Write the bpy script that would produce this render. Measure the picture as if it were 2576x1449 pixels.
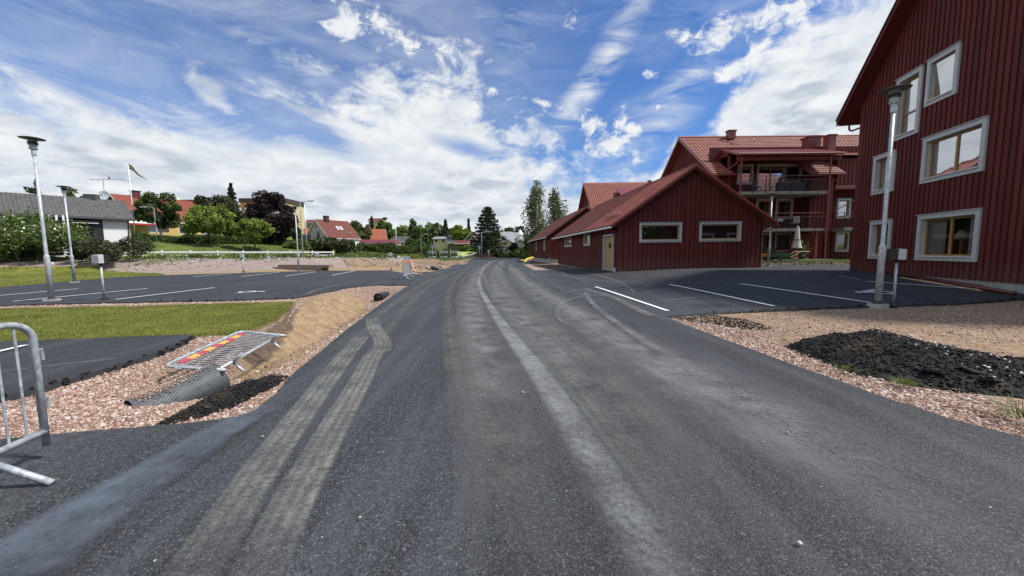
import bpy, bmesh, math, random
import numpy as np
from mathutils import Vector, Matrix, noise as mnoise
from mathutils.geometry import delaunay_2d_cdt
random.seed(7); rng = np.random.default_rng(7)
sc = bpy.context.scene; COL = sc.collection
for o in list(bpy.data.objects): bpy.data.objects.remove(o)
# ------------------------------------------------------------------ camera
FPX = 967.0; PITCH = math.radians(5.38); ROLL = math.atan(0.0100); HC = 1.4
cam_d = bpy.data.cameras.new("camera"); cam = bpy.data.objects.new("camera", cam_d); COL.objects.link(cam)
cam_d.sensor_width = 36; cam_d.lens = 36 * FPX / 2576; cam_d.clip_start = 0.05; cam_d.clip_end = 6000
cam.location = (0, 0, HC)
cam.rotation_euler = (Matrix.Rotation(math.pi / 2 - PITCH, 3, 'X') @ Matrix.Rotation(-ROLL, 3, 'Z')).to_euler()
sc.camera = cam
_fw = np.array([0, math.cos(PITCH), -math.sin(PITCH)]); _up = np.array([0, math.sin(PITCH), math.cos(PITCH)]); _rt = np.array([1., 0, 0])
def ray(px, py):
    u = px - 1288; v = 724.5 - py; c, s = math.cos(ROLL), math.sin(ROLL)
    return _fw * FPX + _rt * (c * u + s * v) + _up * (-s * u + c * v)
def at(px, py, Y):
    d = ray(px, py); return np.array([0, 0, HC]) + d * (Y / d[1])
def Gz(px, py, z):
    d = ray(px, py); return np.array([0, 0, HC]) + d * ((z - HC) / d[2])
def S(t):
    t = np.clip(t, 0, 1); return t * t * (3 - 2 * t)
def H(x, y):
    return .38 * S((x - 1) / 10) * S((y - 7) / 9) * (1 - .5 * S((y - 24) / 15)) + .27 * S((y - 24.5) / 4) * S((x - 13.8) / 2.5)
def G(px, py):
    d = ray(px, py); z = 0.
    for i in range(40):
        t = (z - HC) / d[2]; z = float(H(d[0] * t, d[1] * t))
    return np.array([d[0] * t, d[1] * t, z])
# ------------------------------------------------------------------ world + sun
SUN_AZ, SUN_EL = math.radians(97), math.radians(53)
world = bpy.data.worlds.new("World"); sc.world = world; world.use_nodes = True
def build_world():
    nt = world.node_tree; N = nt.nodes; L = nt.links; N.clear()
    def mth(op, a, b=None, c=None, clamp=False):
        n = N.new('ShaderNodeMath'); n.operation = op; n.use_clamp = clamp
        for i, v in enumerate((a, b, c)):
            if v is None: continue
            if isinstance(v, (int, float)): n.inputs[i].default_value = v
            else: L.new(v, n.inputs[i])
        return n.outputs[0]
    def sstep(x, a, b):
        n = N.new('ShaderNodeMapRange'); n.interpolation_type = 'SMOOTHSTEP'
        L.new(x, n.inputs[0]); n.inputs[1].default_value = a; n.inputs[2].default_value = b
        return n.outputs[0]
    def mixc(f, a, b):
        n = N.new('ShaderNodeMix'); n.data_type = 'RGBA'
        for i, v in ((0, f), (6, a), (7, b)):
            if isinstance(v, (int, float)): n.inputs[i].default_value = v
            elif isinstance(v, tuple): n.inputs[i].default_value = (*v, 1)
            else: L.new(v, n.inputs[i])
        return n.outputs[2]
    tc = N.new('ShaderNodeTexCoord'); sep = N.new('ShaderNodeSeparateXYZ'); L.new(tc.outputs['Generated'], sep.inputs[0])
    X, Y, Z = sep.outputs
    az = mth('ARCTAN2', X, Y); el = mth('ARCSINE', Z)
    ae = N.new('ShaderNodeCombineXYZ'); L.new(az, ae.inputs[0]); L.new(el, ae.inputs[1])
    zz = mth('ADD', mth('MAXIMUM', Z, 0), .16)
    pl = N.new('ShaderNodeCombineXYZ'); L.new(mth('DIVIDE', X, zz), pl.inputs[0]); L.new(mth('DIVIDE', Y, zz), pl.inputs[1])
    def nz(src, scale, detail=6, rough=.55, dist=0., sc3=(1, 1, 1), rot=0., loc=(0, 0, 0)):
        m = N.new('ShaderNodeMapping'); m.inputs['Scale'].default_value = sc3; m.inputs['Rotation'].default_value = (0, 0, rot)
        m.inputs['Location'].default_value = loc; L.new(src, m.inputs[0])
        n = N.new('ShaderNodeTexNoise'); n.noise_dimensions = '2D'; n.inputs['Scale'].default_value = scale; n.inputs['Detail'].default_value = detail
        n.inputs['Roughness'].default_value = rough; n.inputs['Distortion'].default_value = dist; L.new(m.outputs[0], n.inputs['Vector'])
        return n.outputs[0]
    def ang(px, py):
        d = ray(px, py); return math.atan2(d[0], d[1]), math.asin(d[2] / np.linalg.norm(d))
    def blobs(lst):
        tot = None
        for px, py, rx, ry, rot, w in lst:      # radii in angles (degrees), rotation in degrees
            a, e = ang(px, py)
            m = N.new('ShaderNodeMapping'); m.vector_type = 'TEXTURE'; m.inputs['Location'].default_value = (a, e, 0)
            m.inputs['Rotation'].default_value = (0, 0, math.radians(rot)); m.inputs['Scale'].default_value = (math.radians(rx), math.radians(ry), 1)
            L.new(ae.outputs[0], m.inputs[0])
            g = N.new('ShaderNodeTexGradient'); g.gradient_type = 'SPHERICAL'; L.new(m.outputs[0], g.inputs[0])
            tot = mth('MULTIPLY', g.outputs[1], w) if tot is None else mth('MULTIPLY_ADD', g.outputs[1], w, tot)
        return tot
    # upper edge of the cloud bank as a curve of elevation over azimuth
    fc = N.new('ShaderNodeFloatCurve'); cu = fc.mapping.curves[0]
    edge = [(0, 40), (200, 70), (420, 85), (640, 90), (850, 110), (1000, 120), (1120, 110), (1190, 165), (1225, 250), (1290, 310), (1400, 350), (1470, 395), (1540, 425),
            (1620, 425), (1700, 365), (1790, 310), (1850, 215), (1930, 120), (2020, 50), (2180, -40)]
    pts = [(0.0, .5), (.10, .52)] + [((ang(*q)[0] / math.pi) + .5, ang(*q)[1] / (math.pi / 2)) for q in edge] + [(.93, .62), (1.0, .5)]
    while len(cu.points) < len(pts): cu.points.new(.5, .5)
    for p, q in zip(cu.points, pts): p.location = q; p.handle_type = 'AUTO'
    fc.mapping.update(); L.new(mth('MULTIPLY_ADD', az, 1 / math.pi, .5), fc.inputs['Value'])
    over = mth('SUBTRACT', mth('MULTIPLY', fc.outputs[0], math.pi / 2), el)          # >0 inside the bank
    n1 = nz(pl.outputs[0], 1.5, 9, .6, .35); n2 = nz(pl.outputs[0], 5.5, 8, .62, .4, loc=(3, 1, 0)); n3 = nz(ae.outputs[0], 9, 8, .6, .5, (1, 2.2, 1))
    streak = nz(ae.outputs[0], 5, 8, .6, .6, (1, 3.6, 1), math.radians(14), (2, 5, 0))
    puff = nz(ae.outputs[0], 17, 8, .62, .25, (1, 1.35, 1), 0, (1, 4, 0))
    nn = mth('ADD', mth('MULTIPLY', n3, .45), mth('ADD', mth('MULTIPLY', puff, .35), mth('MULTIPLY', n1, .2)))
    bank = sstep(mth('ADD', mth('MULTIPLY', over, mth('MULTIPLY_ADD', sstep(az, .22, .42), 11.0, 5.2)), mth('MULTIPLY', mth('SUBTRACT', nn, .5), 3.9)), -.28, .78)
    # thin blue windows inside the bank
    thin = blobs([(230, 190, 22, 3.6, -16, 1.0), (560, 250, 18, 3.2, -20, .95), (800, 330, 14, 2.8, -22, .7), (330, 20, 30, 5, -4, 1.2), (800, 40, 12, 5, -10, .9),
                  (60, 60, 9, 9, 0, .2), (1180, 375, 9, 2.2, -12, .75), (1500, 372, 5, 5, 0, .9), (1390, 455, 5, 1.6, 0, .5), (1560, 450, 8, 2, 20, .5),
                  (120, 300, 14, 2.0, -14, .5), (620, 150, 14, 2.0, -14, .45), (1900, 60, 6, 3, 25, .5), (120, 470, 16, 1.8, -8, .3)])
    thin = mth('MULTIPLY', thin, mth('MULTIPLY_ADD', streak, 2.2, -.15))
    bank = mth('MULTIPLY', bank, mth('SUBTRACT', 1, mth('MULTIPLY', sstep(thin, .1, .95), .93)))
    # loose puffs in the open blue
    pf = blobs([(868, 18, 5.2, 3.2, 0, 1.1), (862, 60, 4.4, 1.8, 0, 1.0), (868, 92, 4.2, 1.5, 0, 1.0), (962, 62, 4.0, 2.4, 0, 1.1), (1005, 98, 2.6, 1.3, 0, .9), (1060, 120, 5, 2.4, 10, .9), (1140, 140, 4, 3, 0, 1.), (1225, 160, 2.4, 1.2, -30, .9),
                (1240, 225, 4, 1.4, -20, .9), (1445, 50, 3.6, 1.4, -10, .85), (1555, 340, 3.6, 2.0, 20, 1.15), (1490, 330, 2.4, 3, 0, 1.1), (1565, 292, 1.6, 1.8, 0, 1.1), (1598, 335, 1.8, 1.6, 0, 1.), (1530, 375, 4.2, 1.6, 0, 1.1),
                (1655, 268, 1.6, .8, 0, 1.3), (1712, 100, 3.4, 1.8, -25, 1.15), (1790, 122, 2.6, 1.3, 10, 1.05), (1640, 187, 1.6, .9, 0, 1.), (1870, 160, 4.6, 2.2, 8, 1.2), (1845, 190, 2.2, 1.4, 0, 1.), (1900, 45, 6, 2.2, 12, 1.1), (1810, 72, 3.4, 2.2, 30, 1.1), (1985, 60, 6, 3.4, 25, 1.1),
                (1350, 255, 4.6, 1.0, -12, 1.0), (1440, 290, 5.6, 1.8, -16, 1.1), (1600, 405, 3, 2.4, 0, 1.2)])
    wisp = nz(ae.outputs[0], 30, 8, .68, .7, (1, 1.6, 1), 0, (3, 9, 0))
    pm = sstep(mth('ADD', mth('MULTIPLY', pf, 1.15), mth('ADD', mth('MULTIPLY', mth('SUBTRACT', puff, .5), 3.2), mth('MULTIPLY', mth('SUBTRACT', wisp, .5), 2.6))), .35, 1.75)
    pm = mth('MULTIPLY', pm, sstep(pf, .02, .4))
    ci = blobs([(1510, 175, 14, 2.6, 52, .8), (1440, 255, 11, 2.4, 42, .6), (1290, 70, 18, 6, 20, .28), (1720, 200, 13, 2.2, 20, .5), (1640, 330, 12, 4, 40, .7), (500, 30, 26, 4, -8, .4), (1050, 30, 20, 8, 0, .2), (1750, 40, 20, 6, 0, .25), (1300, 160, 10, 7, 40, .25)])
    cn = nz(ae.outputs[0], 7, 7, .6, .5, (1, 3.5, 1), math.radians(-50), (7, 2, 0))
    cirrus = mth('MULTIPLY', ci, mth('MULTIPLY_ADD', cn, 3.0, -1.05), clamp=True)
    veil = mth('MULTIPLY', mth('MULTIPLY', sstep(az, .35, -.2), sstep(over, -.55, -.05)), mth('MULTIPLY_ADD', streak, .7, -.14))
    gen = mth('MULTIPLY', sstep(mth('ABSOLUTE', az), 1.1, 1.9), sstep(nz(pl.outputs[0], 1.1, 8, .6, .3, loc=(9, 9, 0)), .42, .58))   # broken cloud all round, outside the frame
    dens = mth('MAXIMUM', mth('MAXIMUM', bank, pm), mth('MAXIMUM', mth('MAXIMUM', cirrus, veil), gen))
    dens = mth('MAXIMUM', dens, mth('MULTIPLY', sstep(el, .12, -.02), .85))
    # underside greys
    dk = blobs([(200, 345, 14, 1.3, -6, .9), (440, 345, 7, 1.0, -4, .8), (120, 365, 16, 2.6, -8, 1.0), (420, 440, 20, 2.2, -14, 1.1), (280, 410, 16, 1.8, -12, .8), (870, 425, 4.6, 1.1, 4, 1.1), (860, 380, 7, .9, -12, .6),
                (1230, 455, 8, 2.0, 4, 1.0), (1130, 440, 6, 1.4, 0, .8), (1130, 480, 6, 1.4, 0, .8), (780, 500, 7, 1.4, 0, .9), (900, 525, 8, 1.4, 0, .7), (1040, 530, 10, 1.6, 0, .8), (1250, 540, 14, 1.8, 0, .8), (1420, 500, 9, 1.6, 0, .6),
                (1930, 310, 14, 5, 30, .8), (2080, 330, 12, 5, 0, .8), (2040, 200, 10, 2.5, 40, .3), (1700, 480, 8, 2, 0, .5), (700, 180, 16, 4, -14, .7), (500, 160, 20, 4, -10, .8), (900, 230, 12, 4, -20, .4), (1200, 320, 14, 2, -14, .55), (1500, 60, 1, 1, 0, 0)])
    gn = nz(ae.outputs[0], 10, 6, .52, .12, (1, 2.8, 1), math.radians(6), (4, 8, 0))
    gsh = mth('MULTIPLY', sstep(mth('MULTIPLY', dk, 1.0), .0, .75), sstep(gn, .40, .66))
    gsh = mth('MAXIMUM', mth('MULTIPLY', gsh, .95), mth('MULTIPLY', sstep(gn, .50, .80), .35))
    lowc = mth('MULTIPLY', sstep(el, .34, .04), sstep(nz(ae.outputs[0], 7.5, 7, .55, .15, (1, 3.4, 1), 0, (5, 5, 0)), .42, .64))
    shade = mth('MAXIMUM', gsh, mth('MULTIPLY', lowc, .8), clamp=True)
    bright = mixc(sstep(puff, .35, .7), (4.45, 4.7, 4.95), (5.25, 5.35, 5.4))
    ccol = mixc(shade, bright, (2.95, 3.3, 3.75))
    sky = N.new('ShaderNodeTexSky'); sky.sky_type = 'NISHITA'; sky.sun_disc = False
    sky.sun_elevation = SUN_EL; sky.sun_rotation = SUN_AZ; sky.air_density = 1.0; sky.dust_density = .35; sky.ozone_density = 3.0
    tint = N.new('ShaderNodeMix'); tint.data_type = 'RGBA'; tint.blend_type = 'MULTIPLY'; tint.inputs[0].default_value = 1; L.new(sky.outputs[0], tint.inputs[6]); tint.inputs[7].default_value = (.37, .54, .78, 1)
    col = mixc(mth('MINIMUM', dens, .97), tint.outputs[2], ccol)
    bg = N.new('ShaderNodeBackground'); bg.inputs[1].default_value = 0.1; L.new(col, bg.inputs[0])
    out = N.new('ShaderNodeOutputWorld'); L.new(bg.outputs[0], out.inputs[0])
build_world()
world.cycles.sampling_method = 'MANUAL'; world.cycles.sample_map_resolution = 512
sd = bpy.data.lights.new("sun", 'SUN'); sun = bpy.data.objects.new("sun", sd); COL.objects.link(sun)
sd.energy = 3.0; sd.angle = math.radians(7); sd.color = (1, .955, .88)
sdir = Vector((math.cos(SUN_EL) * math.sin(SUN_AZ), math.cos(SUN_EL) * math.cos(SUN_AZ), math.sin(SUN_EL)))
sun.rotation_euler = sdir.to_track_quat('Z', 'Y').to_euler()
vs = sc.view_settings; vs.view_transform = 'Standard'; vs.look = 'None'; vs.exposure = 0.82; vs.gamma = 1; vs.use_curve_mapping = False
sc.render.engine = 'CYCLES'; sc.cycles.max_bounces = 6; sc.cycles.transparent_max_bounces = 24; sc.cycles.caustics_reflective = False; sc.cycles.caustics_refractive = False
# ------------------------------------------------------------------ materials
def newmat(name):
    m = bpy.data.materials.new(name); m.use_nodes = True; nt = m.node_tree
    return m, nt, nt.nodes, nt.links, nt.nodes['Principled BSDF']
def c4(c): return (*c, 1) if len(c) == 3 else c
class NB:
    """small node builder"""
    def __init__(s, name):
        s.m, s.nt, s.N, s.L, s.b = newmat(name)
        s.tc = s.N.new('ShaderNodeTexCoord')
    def co(s, k='Object'): return s.tc.outputs[k]
    def map(s, src, scale=(1, 1, 1), rot=(0, 0, 0)):
        m = s.N.new('ShaderNodeMapping'); m.inputs['Scale'].default_value = scale; m.inputs['Rotation'].default_value = rot; s.L.new(src, m.inputs[0]); return m.outputs[0]
    def noise(s, src, scale, detail=5, rough=.55, dist=0):
        n = s.N.new('ShaderNodeTexNoise'); n.inputs['Scale'].default_value = scale; n.inputs['Detail'].default_value = detail; n.inputs['Roughness'].default_value = rough; n.inputs['Distortion'].default_value = dist
        s.L.new(src, n.inputs['Vector']); return n.outputs[0]
    def vor(s, src, scale, feat='F1', out='Distance', rnd=1.):
        n = s.N.new('ShaderNodeTexVoronoi'); n.feature = feat; n.inputs['Scale'].default_value = scale; n.inputs['Randomness'].default_value = rnd; s.L.new(src, n.inputs['Vector']); return n.outputs[out]
    def ramp(s, src, stops, interp='LINEAR'):
        n = s.N.new('ShaderNodeValToRGB'); n.color_ramp.interpolation = interp; e = n.color_ramp.elements
        while len(e) < len(stops): e.new(.5)
        for q, (p, c) in zip(e, stops): q.position = p; q.color = c4(c)
        s.L.new(src, n.inputs[0]); return n.outputs[0]
    def rng(s, src, a, b, c=0., d=1., smooth=False):
        n = s.N.new('ShaderNodeMapRange'); n.interpolation_type = 'SMOOTHSTEP' if smooth else 'LINEAR'; s.L.new(src, n.inputs[0])
        for i, v in enumerate((a, b, c, d)): n.inputs[i + 1].default_value = v
        return n.outputs[0]
    def math(s, op, a, b=None, clamp=False):
        n = s.N.new('ShaderNodeMath'); n.operation = op; n.use_clamp = clamp
        for i, v in enumerate((a, b)):
            if v is None: continue
            if isinstance(v, (int, float)): n.inputs[i].default_value = v
            else: s.L.new(v, n.inputs[i])
        return n.outputs[0]
    def mix(s, f, a, b, mode='MIX'):
        n = s.N.new('ShaderNodeMix'); n.data_type = 'RGBA'; n.blend_type = mode
        for i, v in ((0, f), (6, a), (7, b)):
            if isinstance(v, (int, float)): n.inputs[i].default_value = v
            elif isinstance(v, tuple): n.inputs[i].default_value = c4(v)
            else: s.L.new(v, n.inputs[i])
        return n.outputs[2]
    def bump(s, h, st=.3, dist=.01, prev=None):
        n = s.N.new('ShaderNodeBump'); n.inputs['Strength'].default_value = st; n.inputs['Distance'].default_value = dist; s.L.new(h, n.inputs['Height'])
        if prev is not None: s.L.new(prev, n.inputs['Normal'])
        return n.outputs[0]
    def island(s):
        return s.N.new('ShaderNodeNewGeometry').outputs['Random Per Island']
    def objrand(s):
        return s.N.new('ShaderNodeObjectInfo').outputs['Random']
    def attr(s, name):
        n = s.N.new('ShaderNodeAttribute'); n.attribute_name = name; return n.outputs['Color']
    def set(s, col=None, rough=None, metal=None, normal=None, spec=None, emit=None):
        for k, v in (('Base Color', col), ('Roughness', rough), ('Metallic', metal), ('Normal', normal), ('Specular IOR Level', spec)):
            if v is None: continue
            if isinstance(v, tuple): s.b.inputs[k].default_value = c4(v)
            elif isinstance(v, (int, float)): s.b.inputs[k].default_value = v
            else: s.L.new(v, s.b.inputs[k])
        return s.m
def plain(name, col, rough=.6, metal=0., var=.12, scale=6., bump=.0, bscale=60, spec=.5, grain=None):
    q = NB(name); src = q.map(q.co(), grain) if grain else q.co()
    n = q.noise(src, scale, 6, .6); lo = tuple(c * (1 - var) for c in col); hi = tuple(min(1, c * (1 + var)) for c in col)
    col_ = q.ramp(n, [(.3, lo), (.7, hi)]); r = q.rng(n, .3, .7, rough * .9, min(1, rough * 1.1))
    nr = q.bump(q.noise(q.co(), bscale, 4), .4, bump) if bump else None
    return q.set(col_, r, metal, nr, spec)
def mat_asphalt(name, base, stone, tintnoise=1., blue=0.):
    q = NB(name); P = q.co('Object')
    cell = q.vor(P, 95, 'F1', 'Color'); d = q.vor(P, 95, 'F1', 'Distance'); sep = q.N.new('ShaderNodeSeparateColor'); q.L.new(cell, sep.inputs[0])
    agg = q.ramp(sep.outputs[0], [(0, tuple(c * .62 for c in base)), (.55, base), (.82, tuple(c * 1.5 for c in base)), (.97, stone), (1, tuple(c * 1.5 for c in stone))])
    gaps = q.rng(d, .35, .75, 1, .42); col = q.mix(1., agg, gaps, 'MULTIPLY')
    crk = q.rng(q.vor(P, 42, 'DISTANCE_TO_EDGE', 'Distance'), .0, .10, .38, 1.) ; col = q.mix(1., col, crk, 'MULTIPLY'); med = q.noise(P, 22, 4, .65); col = q.mix(1., col, q.rng(med, .3, .72, .72, 1.28), 'MULTIPLY')
    big = q.noise(q.map(P, (1, .18, 1)), .75, 5, .6, .3); col = q.mix(1., col, q.rng(big, .3, .72, 1 - .2 * tintnoise, 1 + .32 * tintnoise), 'MULTIPLY')
    dust = q.rng(q.noise(q.map(P, (1, .07, 1)), 2.6, 6, .62), .46, .74, 0, .55 * tintnoise); col = q.mix(dust, col, tuple(c * 1.9 + .01 for c in base))
    pits = q.rng(q.noise(P, 48, 2, .5), .30, .40, .35, 1.); col = q.mix(1., col, pits, 'MULTIPLY')
    h = q.math('SUBTRACT', q.math('MULTIPLY', pits, .8), q.math('MULTIPLY', d, .8))
    nr = q.bump(q.noise(P, 5, 3), .15, .02, q.bump(h, .75, .006))
    return q.set(col, q.rng(med, .3, .7, .62, .86), 0, nr, .45)
M = {}
M['asphalt'] = mat_asphalt('road_asphalt', (.045, .0485, .0545), (.11, .112, .115))
M['asphalt_lot'] = mat_asphalt('fresh_asphalt', (.036, .0395, .046), (.075, .078, .082), .9)
M['asphalt_edge'] = plain('asphalt_edge', (.016, .0165, .018), .85, var=.4, scale=40, bump=.012, bscale=70)
def mat_debris():
    q = NB('asphalt_debris'); P = q.co(); c = q.ramp(q.island(), [(0, (.006, .006, .0065)), (.7, (.014, .014, .015)), (.93, (.035, .033, .031)), (1, (.09, .075, .06))])
    c = q.mix(q.rng(q.noise(P, 2.2, 5, .7), .54, .66, 0, .55), c, (.075, .052, .036)); return q.set(c, .82, 0, q.bump(q.noise(P, 45, 4), .4, .02), .25)
M['debris'] = mat_debris()
def mat_ground():
    q = NB('ground_gravel'); P = q.co('Object'); a = q.attr('zone'); s = q.N.new('ShaderNodeSeparateColor'); q.L.new(a, s.inputs[0])
    cc = q.vor(P, 34, 'F1', 'Color'); s2 = q.N.new('ShaderNodeSeparateColor'); q.L.new(cc, s2.inputs[0]); dd = q.vor(P, 34)
    peb = q.ramp(s2.outputs[0], [(0, (.18, .11, .08)), (.35, (.36, .235, .175)), (.7, (.48, .345, .275)), (1, (.60, .51, .44))])
    peb = q.mix(1., peb, q.rng(dd, .3, .8, 1, .4), 'MULTIPLY')
    fine = q.ramp(q.noise(P, 60, 5, .7), [(.3, (.22, .145, .10)), (.7, (.42, .30, .215))])
    grav = q.mix(q.rng(q.noise(P, 1.6, 4), .42, .62, 0, .75), peb, fine)
    grav = q.mix(1., grav, q.rng(q.noise(P, .5, 4), .3, .7, .8, 1.15), 'MULTIPLY')
    sn = q.noise(P, 3.5, 8, .65); sand = q.ramp(sn, [(.3, (.20, .135, .075)), (.5, (.32, .225, .13)), (.72, (.42, .31, .19))])
    sand = q.mix(1., sand, q.rng(q.noise(P, 90, 3), .3, .7, .8, 1.15), 'MULTIPLY')
    soil = q.ramp(q.noise(P, 7, 8, .7), [(.3, (.075, .05, .035)), (.7, (.17, .12, .085))])
    gr = q.ramp(q.noise(P, .8, 8, .7), [(.3, (.055, .085, .018)), (.5, (.10, .14, .03)), (.72, (.16, .19, .045))])
    jit = q.math('MULTIPLY', q.math('SUBTRACT', q.noise(P, 5, 5, .7), .5), 1.0)
    sy = q.N.new('ShaderNodeSeparateXYZ'); q.L.new(P, sy.inputs[0])
    far_g = q.ramp(q.noise(P, 3.2, 8, .75), [(.3, (.16, .125, .11)), (.5, (.29, .235, .205)), (.72, (.45, .385, .345))])
    grav = q.mix(q.rng(sy.outputs[1], 21, 29, 0, .85, True), grav, far_g)
    def m_(x): return q.rng(q.math('ADD', x, jit), .35, .65, 0, 1)
    col = q.mix(m_(s.outputs[0]), grav, sand); col = q.mix(m_(s.outputs[1]), col, soil); col = q.mix(m_(s.outputs[2]), col, gr)
    h = q.math('ADD', q.math('MULTIPLY', dd, -1.2), q.noise(P, 60, 5, .7))
    return q.set(col, .92, 0, q.bump(q.noise(P, 4, 6, .7), .6, .06, q.bump(h, .8, .014)), .25)
M['ground'] = mat_ground()
def mat_stone(name, stops, scale=30):
    q = NB(name); c = q.ramp(q.island(), stops); c = q.mix(1., c, q.rng(q.noise(q.co(), scale, 4), .3, .7, .78, 1.18), 'MULTIPLY'); return q.set(c, .88, 0, None, .3)
M['pink_stone'] = mat_stone('pink_crushed_stone', [(0, (.17, .10, .075)), (.35, (.34, .215, .165)), (.7, (.47, .335, .27)), (.92, (.56, .46, .40)), (1, (.68, .63, .58))])
M['grey_rock'] = mat_stone('blasted_rock', [(0, (.15, .13, .125)), (.5, (.32, .285, .27)), (.85, (.46, .42, .40)), (1, (.62, .6, .58))], 4)
M['chip'] = mat_stone('pale_chip', [(0, (.35, .30, .24)), (.5, (.5, .47, .42)), (1, (.75, .74, .7))])
def mat_lawn():
    q = NB('lawn_turf'); P = q.co(); n = q.noise(P, 1.1, 8, .65, .4); c = q.ramp(n, [(.28, (.085, .10, .02)), (.45, (.14, .155, .028)), (.58, (.20, .20, .038)), (.74, (.30, .26, .07))])
    c = q.mix(1., c, q.rng(q.noise(q.map(P, (1, 3, 1)), 26, 5, .7), .3, .7, .62, 1.25), 'MULTIPLY')
    bare = q.rng(q.noise(P, 2.2, 6, .7), .58, .70, 0, .7); c = q.mix(bare, c, (.10, .075, .045))
    return q.set(c, .9, 0, q.bump(q.noise(P, 70, 5, .7), .9, .03), .2)
M['lawn'] = mat_lawn()
def mat_leaf(name, lo, mid, hi, trans=.25):
    q = NB(name); c = q.ramp(q.island(), [(0, lo), (.5, mid), (1, hi)]); c = q.mix(1., c, q.rng(q.noise(q.co(), .9, 3), .3, .7, .75, 1.25), 'MULTIPLY')
    q.set(c, .62, 0, None, .3); t = q.N.new('ShaderNodeBsdfTranslucent'); q.L.new(c, t.inputs[0]); mx = q.N.new('ShaderNodeMixShader'); mx.inputs[0].default_value = trans
    q.L.new(q.b.outputs[0], mx.inputs[1]); q.L.new(t.outputs[0], mx.inputs[2]); q.L.new(mx.outputs[0], q.N['Material Output'].inputs[0]); return q.m
M['leaf_dark'] = mat_leaf('leaf_dark', (.036, .060, .016), (.064, .102, .026), (.11, .155, .04))
M['leaf_mid'] = mat_leaf('leaf_mid', (.045, .078, .016), (.085, .135, .028), (.135, .195, .048))
M['leaf_light'] = mat_leaf('leaf_light', (.12, .17, .028), (.20, .265, .048), (.29, .36, .08), .35)
M['leaf_lime'] = mat_leaf('leaf_lime', (.16, .21, .03), (.24, .30, .05), (.34, .40, .09), .35)
M['leaf_purple'] = mat_leaf('leaf_purple', (.013, .009, .011), (.026, .015, .018), (.05, .026, .03), .15)
M['leaf_birch'] = mat_leaf('leaf_birch', (.06, .08, .03), (.12, .15, .06), (.20, .23, .12), .3)
M['leaf_dusk'] = mat_leaf('leaf_dusk', (.032, .040, .018), (.058, .068, .030), (.10, .105, .05))
M['needle'] = mat_leaf('needle', (.014, .026, .014), (.026, .045, .022), (.045, .07, .03), .1)
M['blossom'] = plain('blossom', (.78, .78, .66), .6, var=.1)
M['weed'] = mat_leaf('weed', (.07, .10, .02), (.13, .18, .035), (.23, .26, .08), .3)
M['grass_blade'] = mat_leaf('grass_blade', (.12, .145, .026), (.19, .215, .040), (.32, .31, .08), .3)
M['bark'] = plain('bark', (.10, .082, .065), .9, var=.4, scale=14, bump=.02)
M['birch_bark'] = plain('birch_bark', (.42, .41, .38), .8, var=.35, scale=7)
def mat_red(name, col, rough=.75):
    q = NB(name); r = q.objrand(); c = q.mix(1., q.ramp(q.noise(q.map(q.co(), (3, 3, .35)), 6, 6, .6), [(.3, tuple(x * .86 for x in col)), (.7, tuple(x * 1.14 for x in col))]), q.rng(r, 0, 1, .80, 1.16), 'MULTIPLY')
    z = q.N.new('ShaderNodeSeparateXYZ'); q.L.new(q.co(), z.inputs[0])
    fade = q.math('MULTIPLY', q.rng(q.noise(q.map(q.co(), (1.2, 1.2, .5)), 1.2, 6, .7), .46, .7, 0, .40), 1.); c = q.mix(fade, c, tuple(x * 1.35 + .012 for x in col))
    dirt = q.math('MULTIPLY', q.rng(z.outputs[2], .45, 1.15, .6, 0, True), q.rng(q.noise(q.co(), 7, 5, .7), .35, .65, .2, 1)); c = q.mix(dirt, c, (.13, .075, .06))
    return q.set(c, rough, 0, q.bump(q.noise(q.map(q.co(), (60, 60, 4)), 2, 4), .25, .003), .35)
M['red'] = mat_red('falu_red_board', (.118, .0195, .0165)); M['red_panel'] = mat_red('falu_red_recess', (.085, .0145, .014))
M['red_metal'] = plain('red_sheet_metal', (.20, .048, .038), .38, var=.1, scale=3)
def mat_tile(name, col, var=.2):
    q = NB(name); r = q.objrand(); i = q.island(); k = q.math('FRACT', q.math('ADD', q.math('MULTIPLY', r, 7.3), i))
    c = q.ramp(k, [(0, tuple(x * (1 - var) for x in col)), (.5, col), (1, tuple(x * (1 + var) for x in col))])
    c = q.mix(1., c, q.rng(q.noise(q.co(), 3, 6, .65), .3, .7, .85, 1.15), 'MULTIPLY'); return q.set(c, .6, 0, q.bump(q.noise(q.co(), 60, 3), .2, .004), .4)
M['tile'] = mat_tile('red_concrete_tile', (.26, .080, .055)); M['tile_dark'] = mat_tile('charcoal_tile', (.085, .084, .086)); M['tile_orange'] = mat_tile('orange_clay_tile', (.40, .105, .050)); M['tile_brown'] = mat_tile('brown_red_clay_tile', (.24, .075, .048))
def mat_tilefar(name, col):
    q = NB(name); P = q.co('Object'); w = q.N.new('ShaderNodeTexWave'); w.bands_direction = 'Z'; w.inputs['Scale'].default_value = 1.1; w.inputs['Distortion'].default_value = .4; q.L.new(P, w.inputs[0])
    c = q.mix(1., q.ramp(q.noise(P, 1.2, 6, .7), [(.3, tuple(x * .8 for x in col)), (.7, tuple(x * 1.15 for x in col))]), q.rng(w.outputs[1], 0, 1, .8, 1.05), 'MULTIPLY')
    return q.set(c, .7, 0, q.bump(w.outputs[1], .5, .05), .3)
M['far_red'] = mat_tilefar('far_red_roof', (.23, .060, .038)); M['far_brown'] = mat_tilefar('far_brown_roof', (.15, .047, .034)); M['far_orange'] = mat_tilefar('far_orange_roof', (.30, .09, .048)); M['far_grey'] = mat_tilefar('far_grey_roof', (.085, .083, .085))
M['maroon'] = plain('maroon_sheet_roof', (.14, .037, .045), .5); M['far_metal'] = plain('pale_sheet_roof', (.24, .26, .28), .5)
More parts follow.
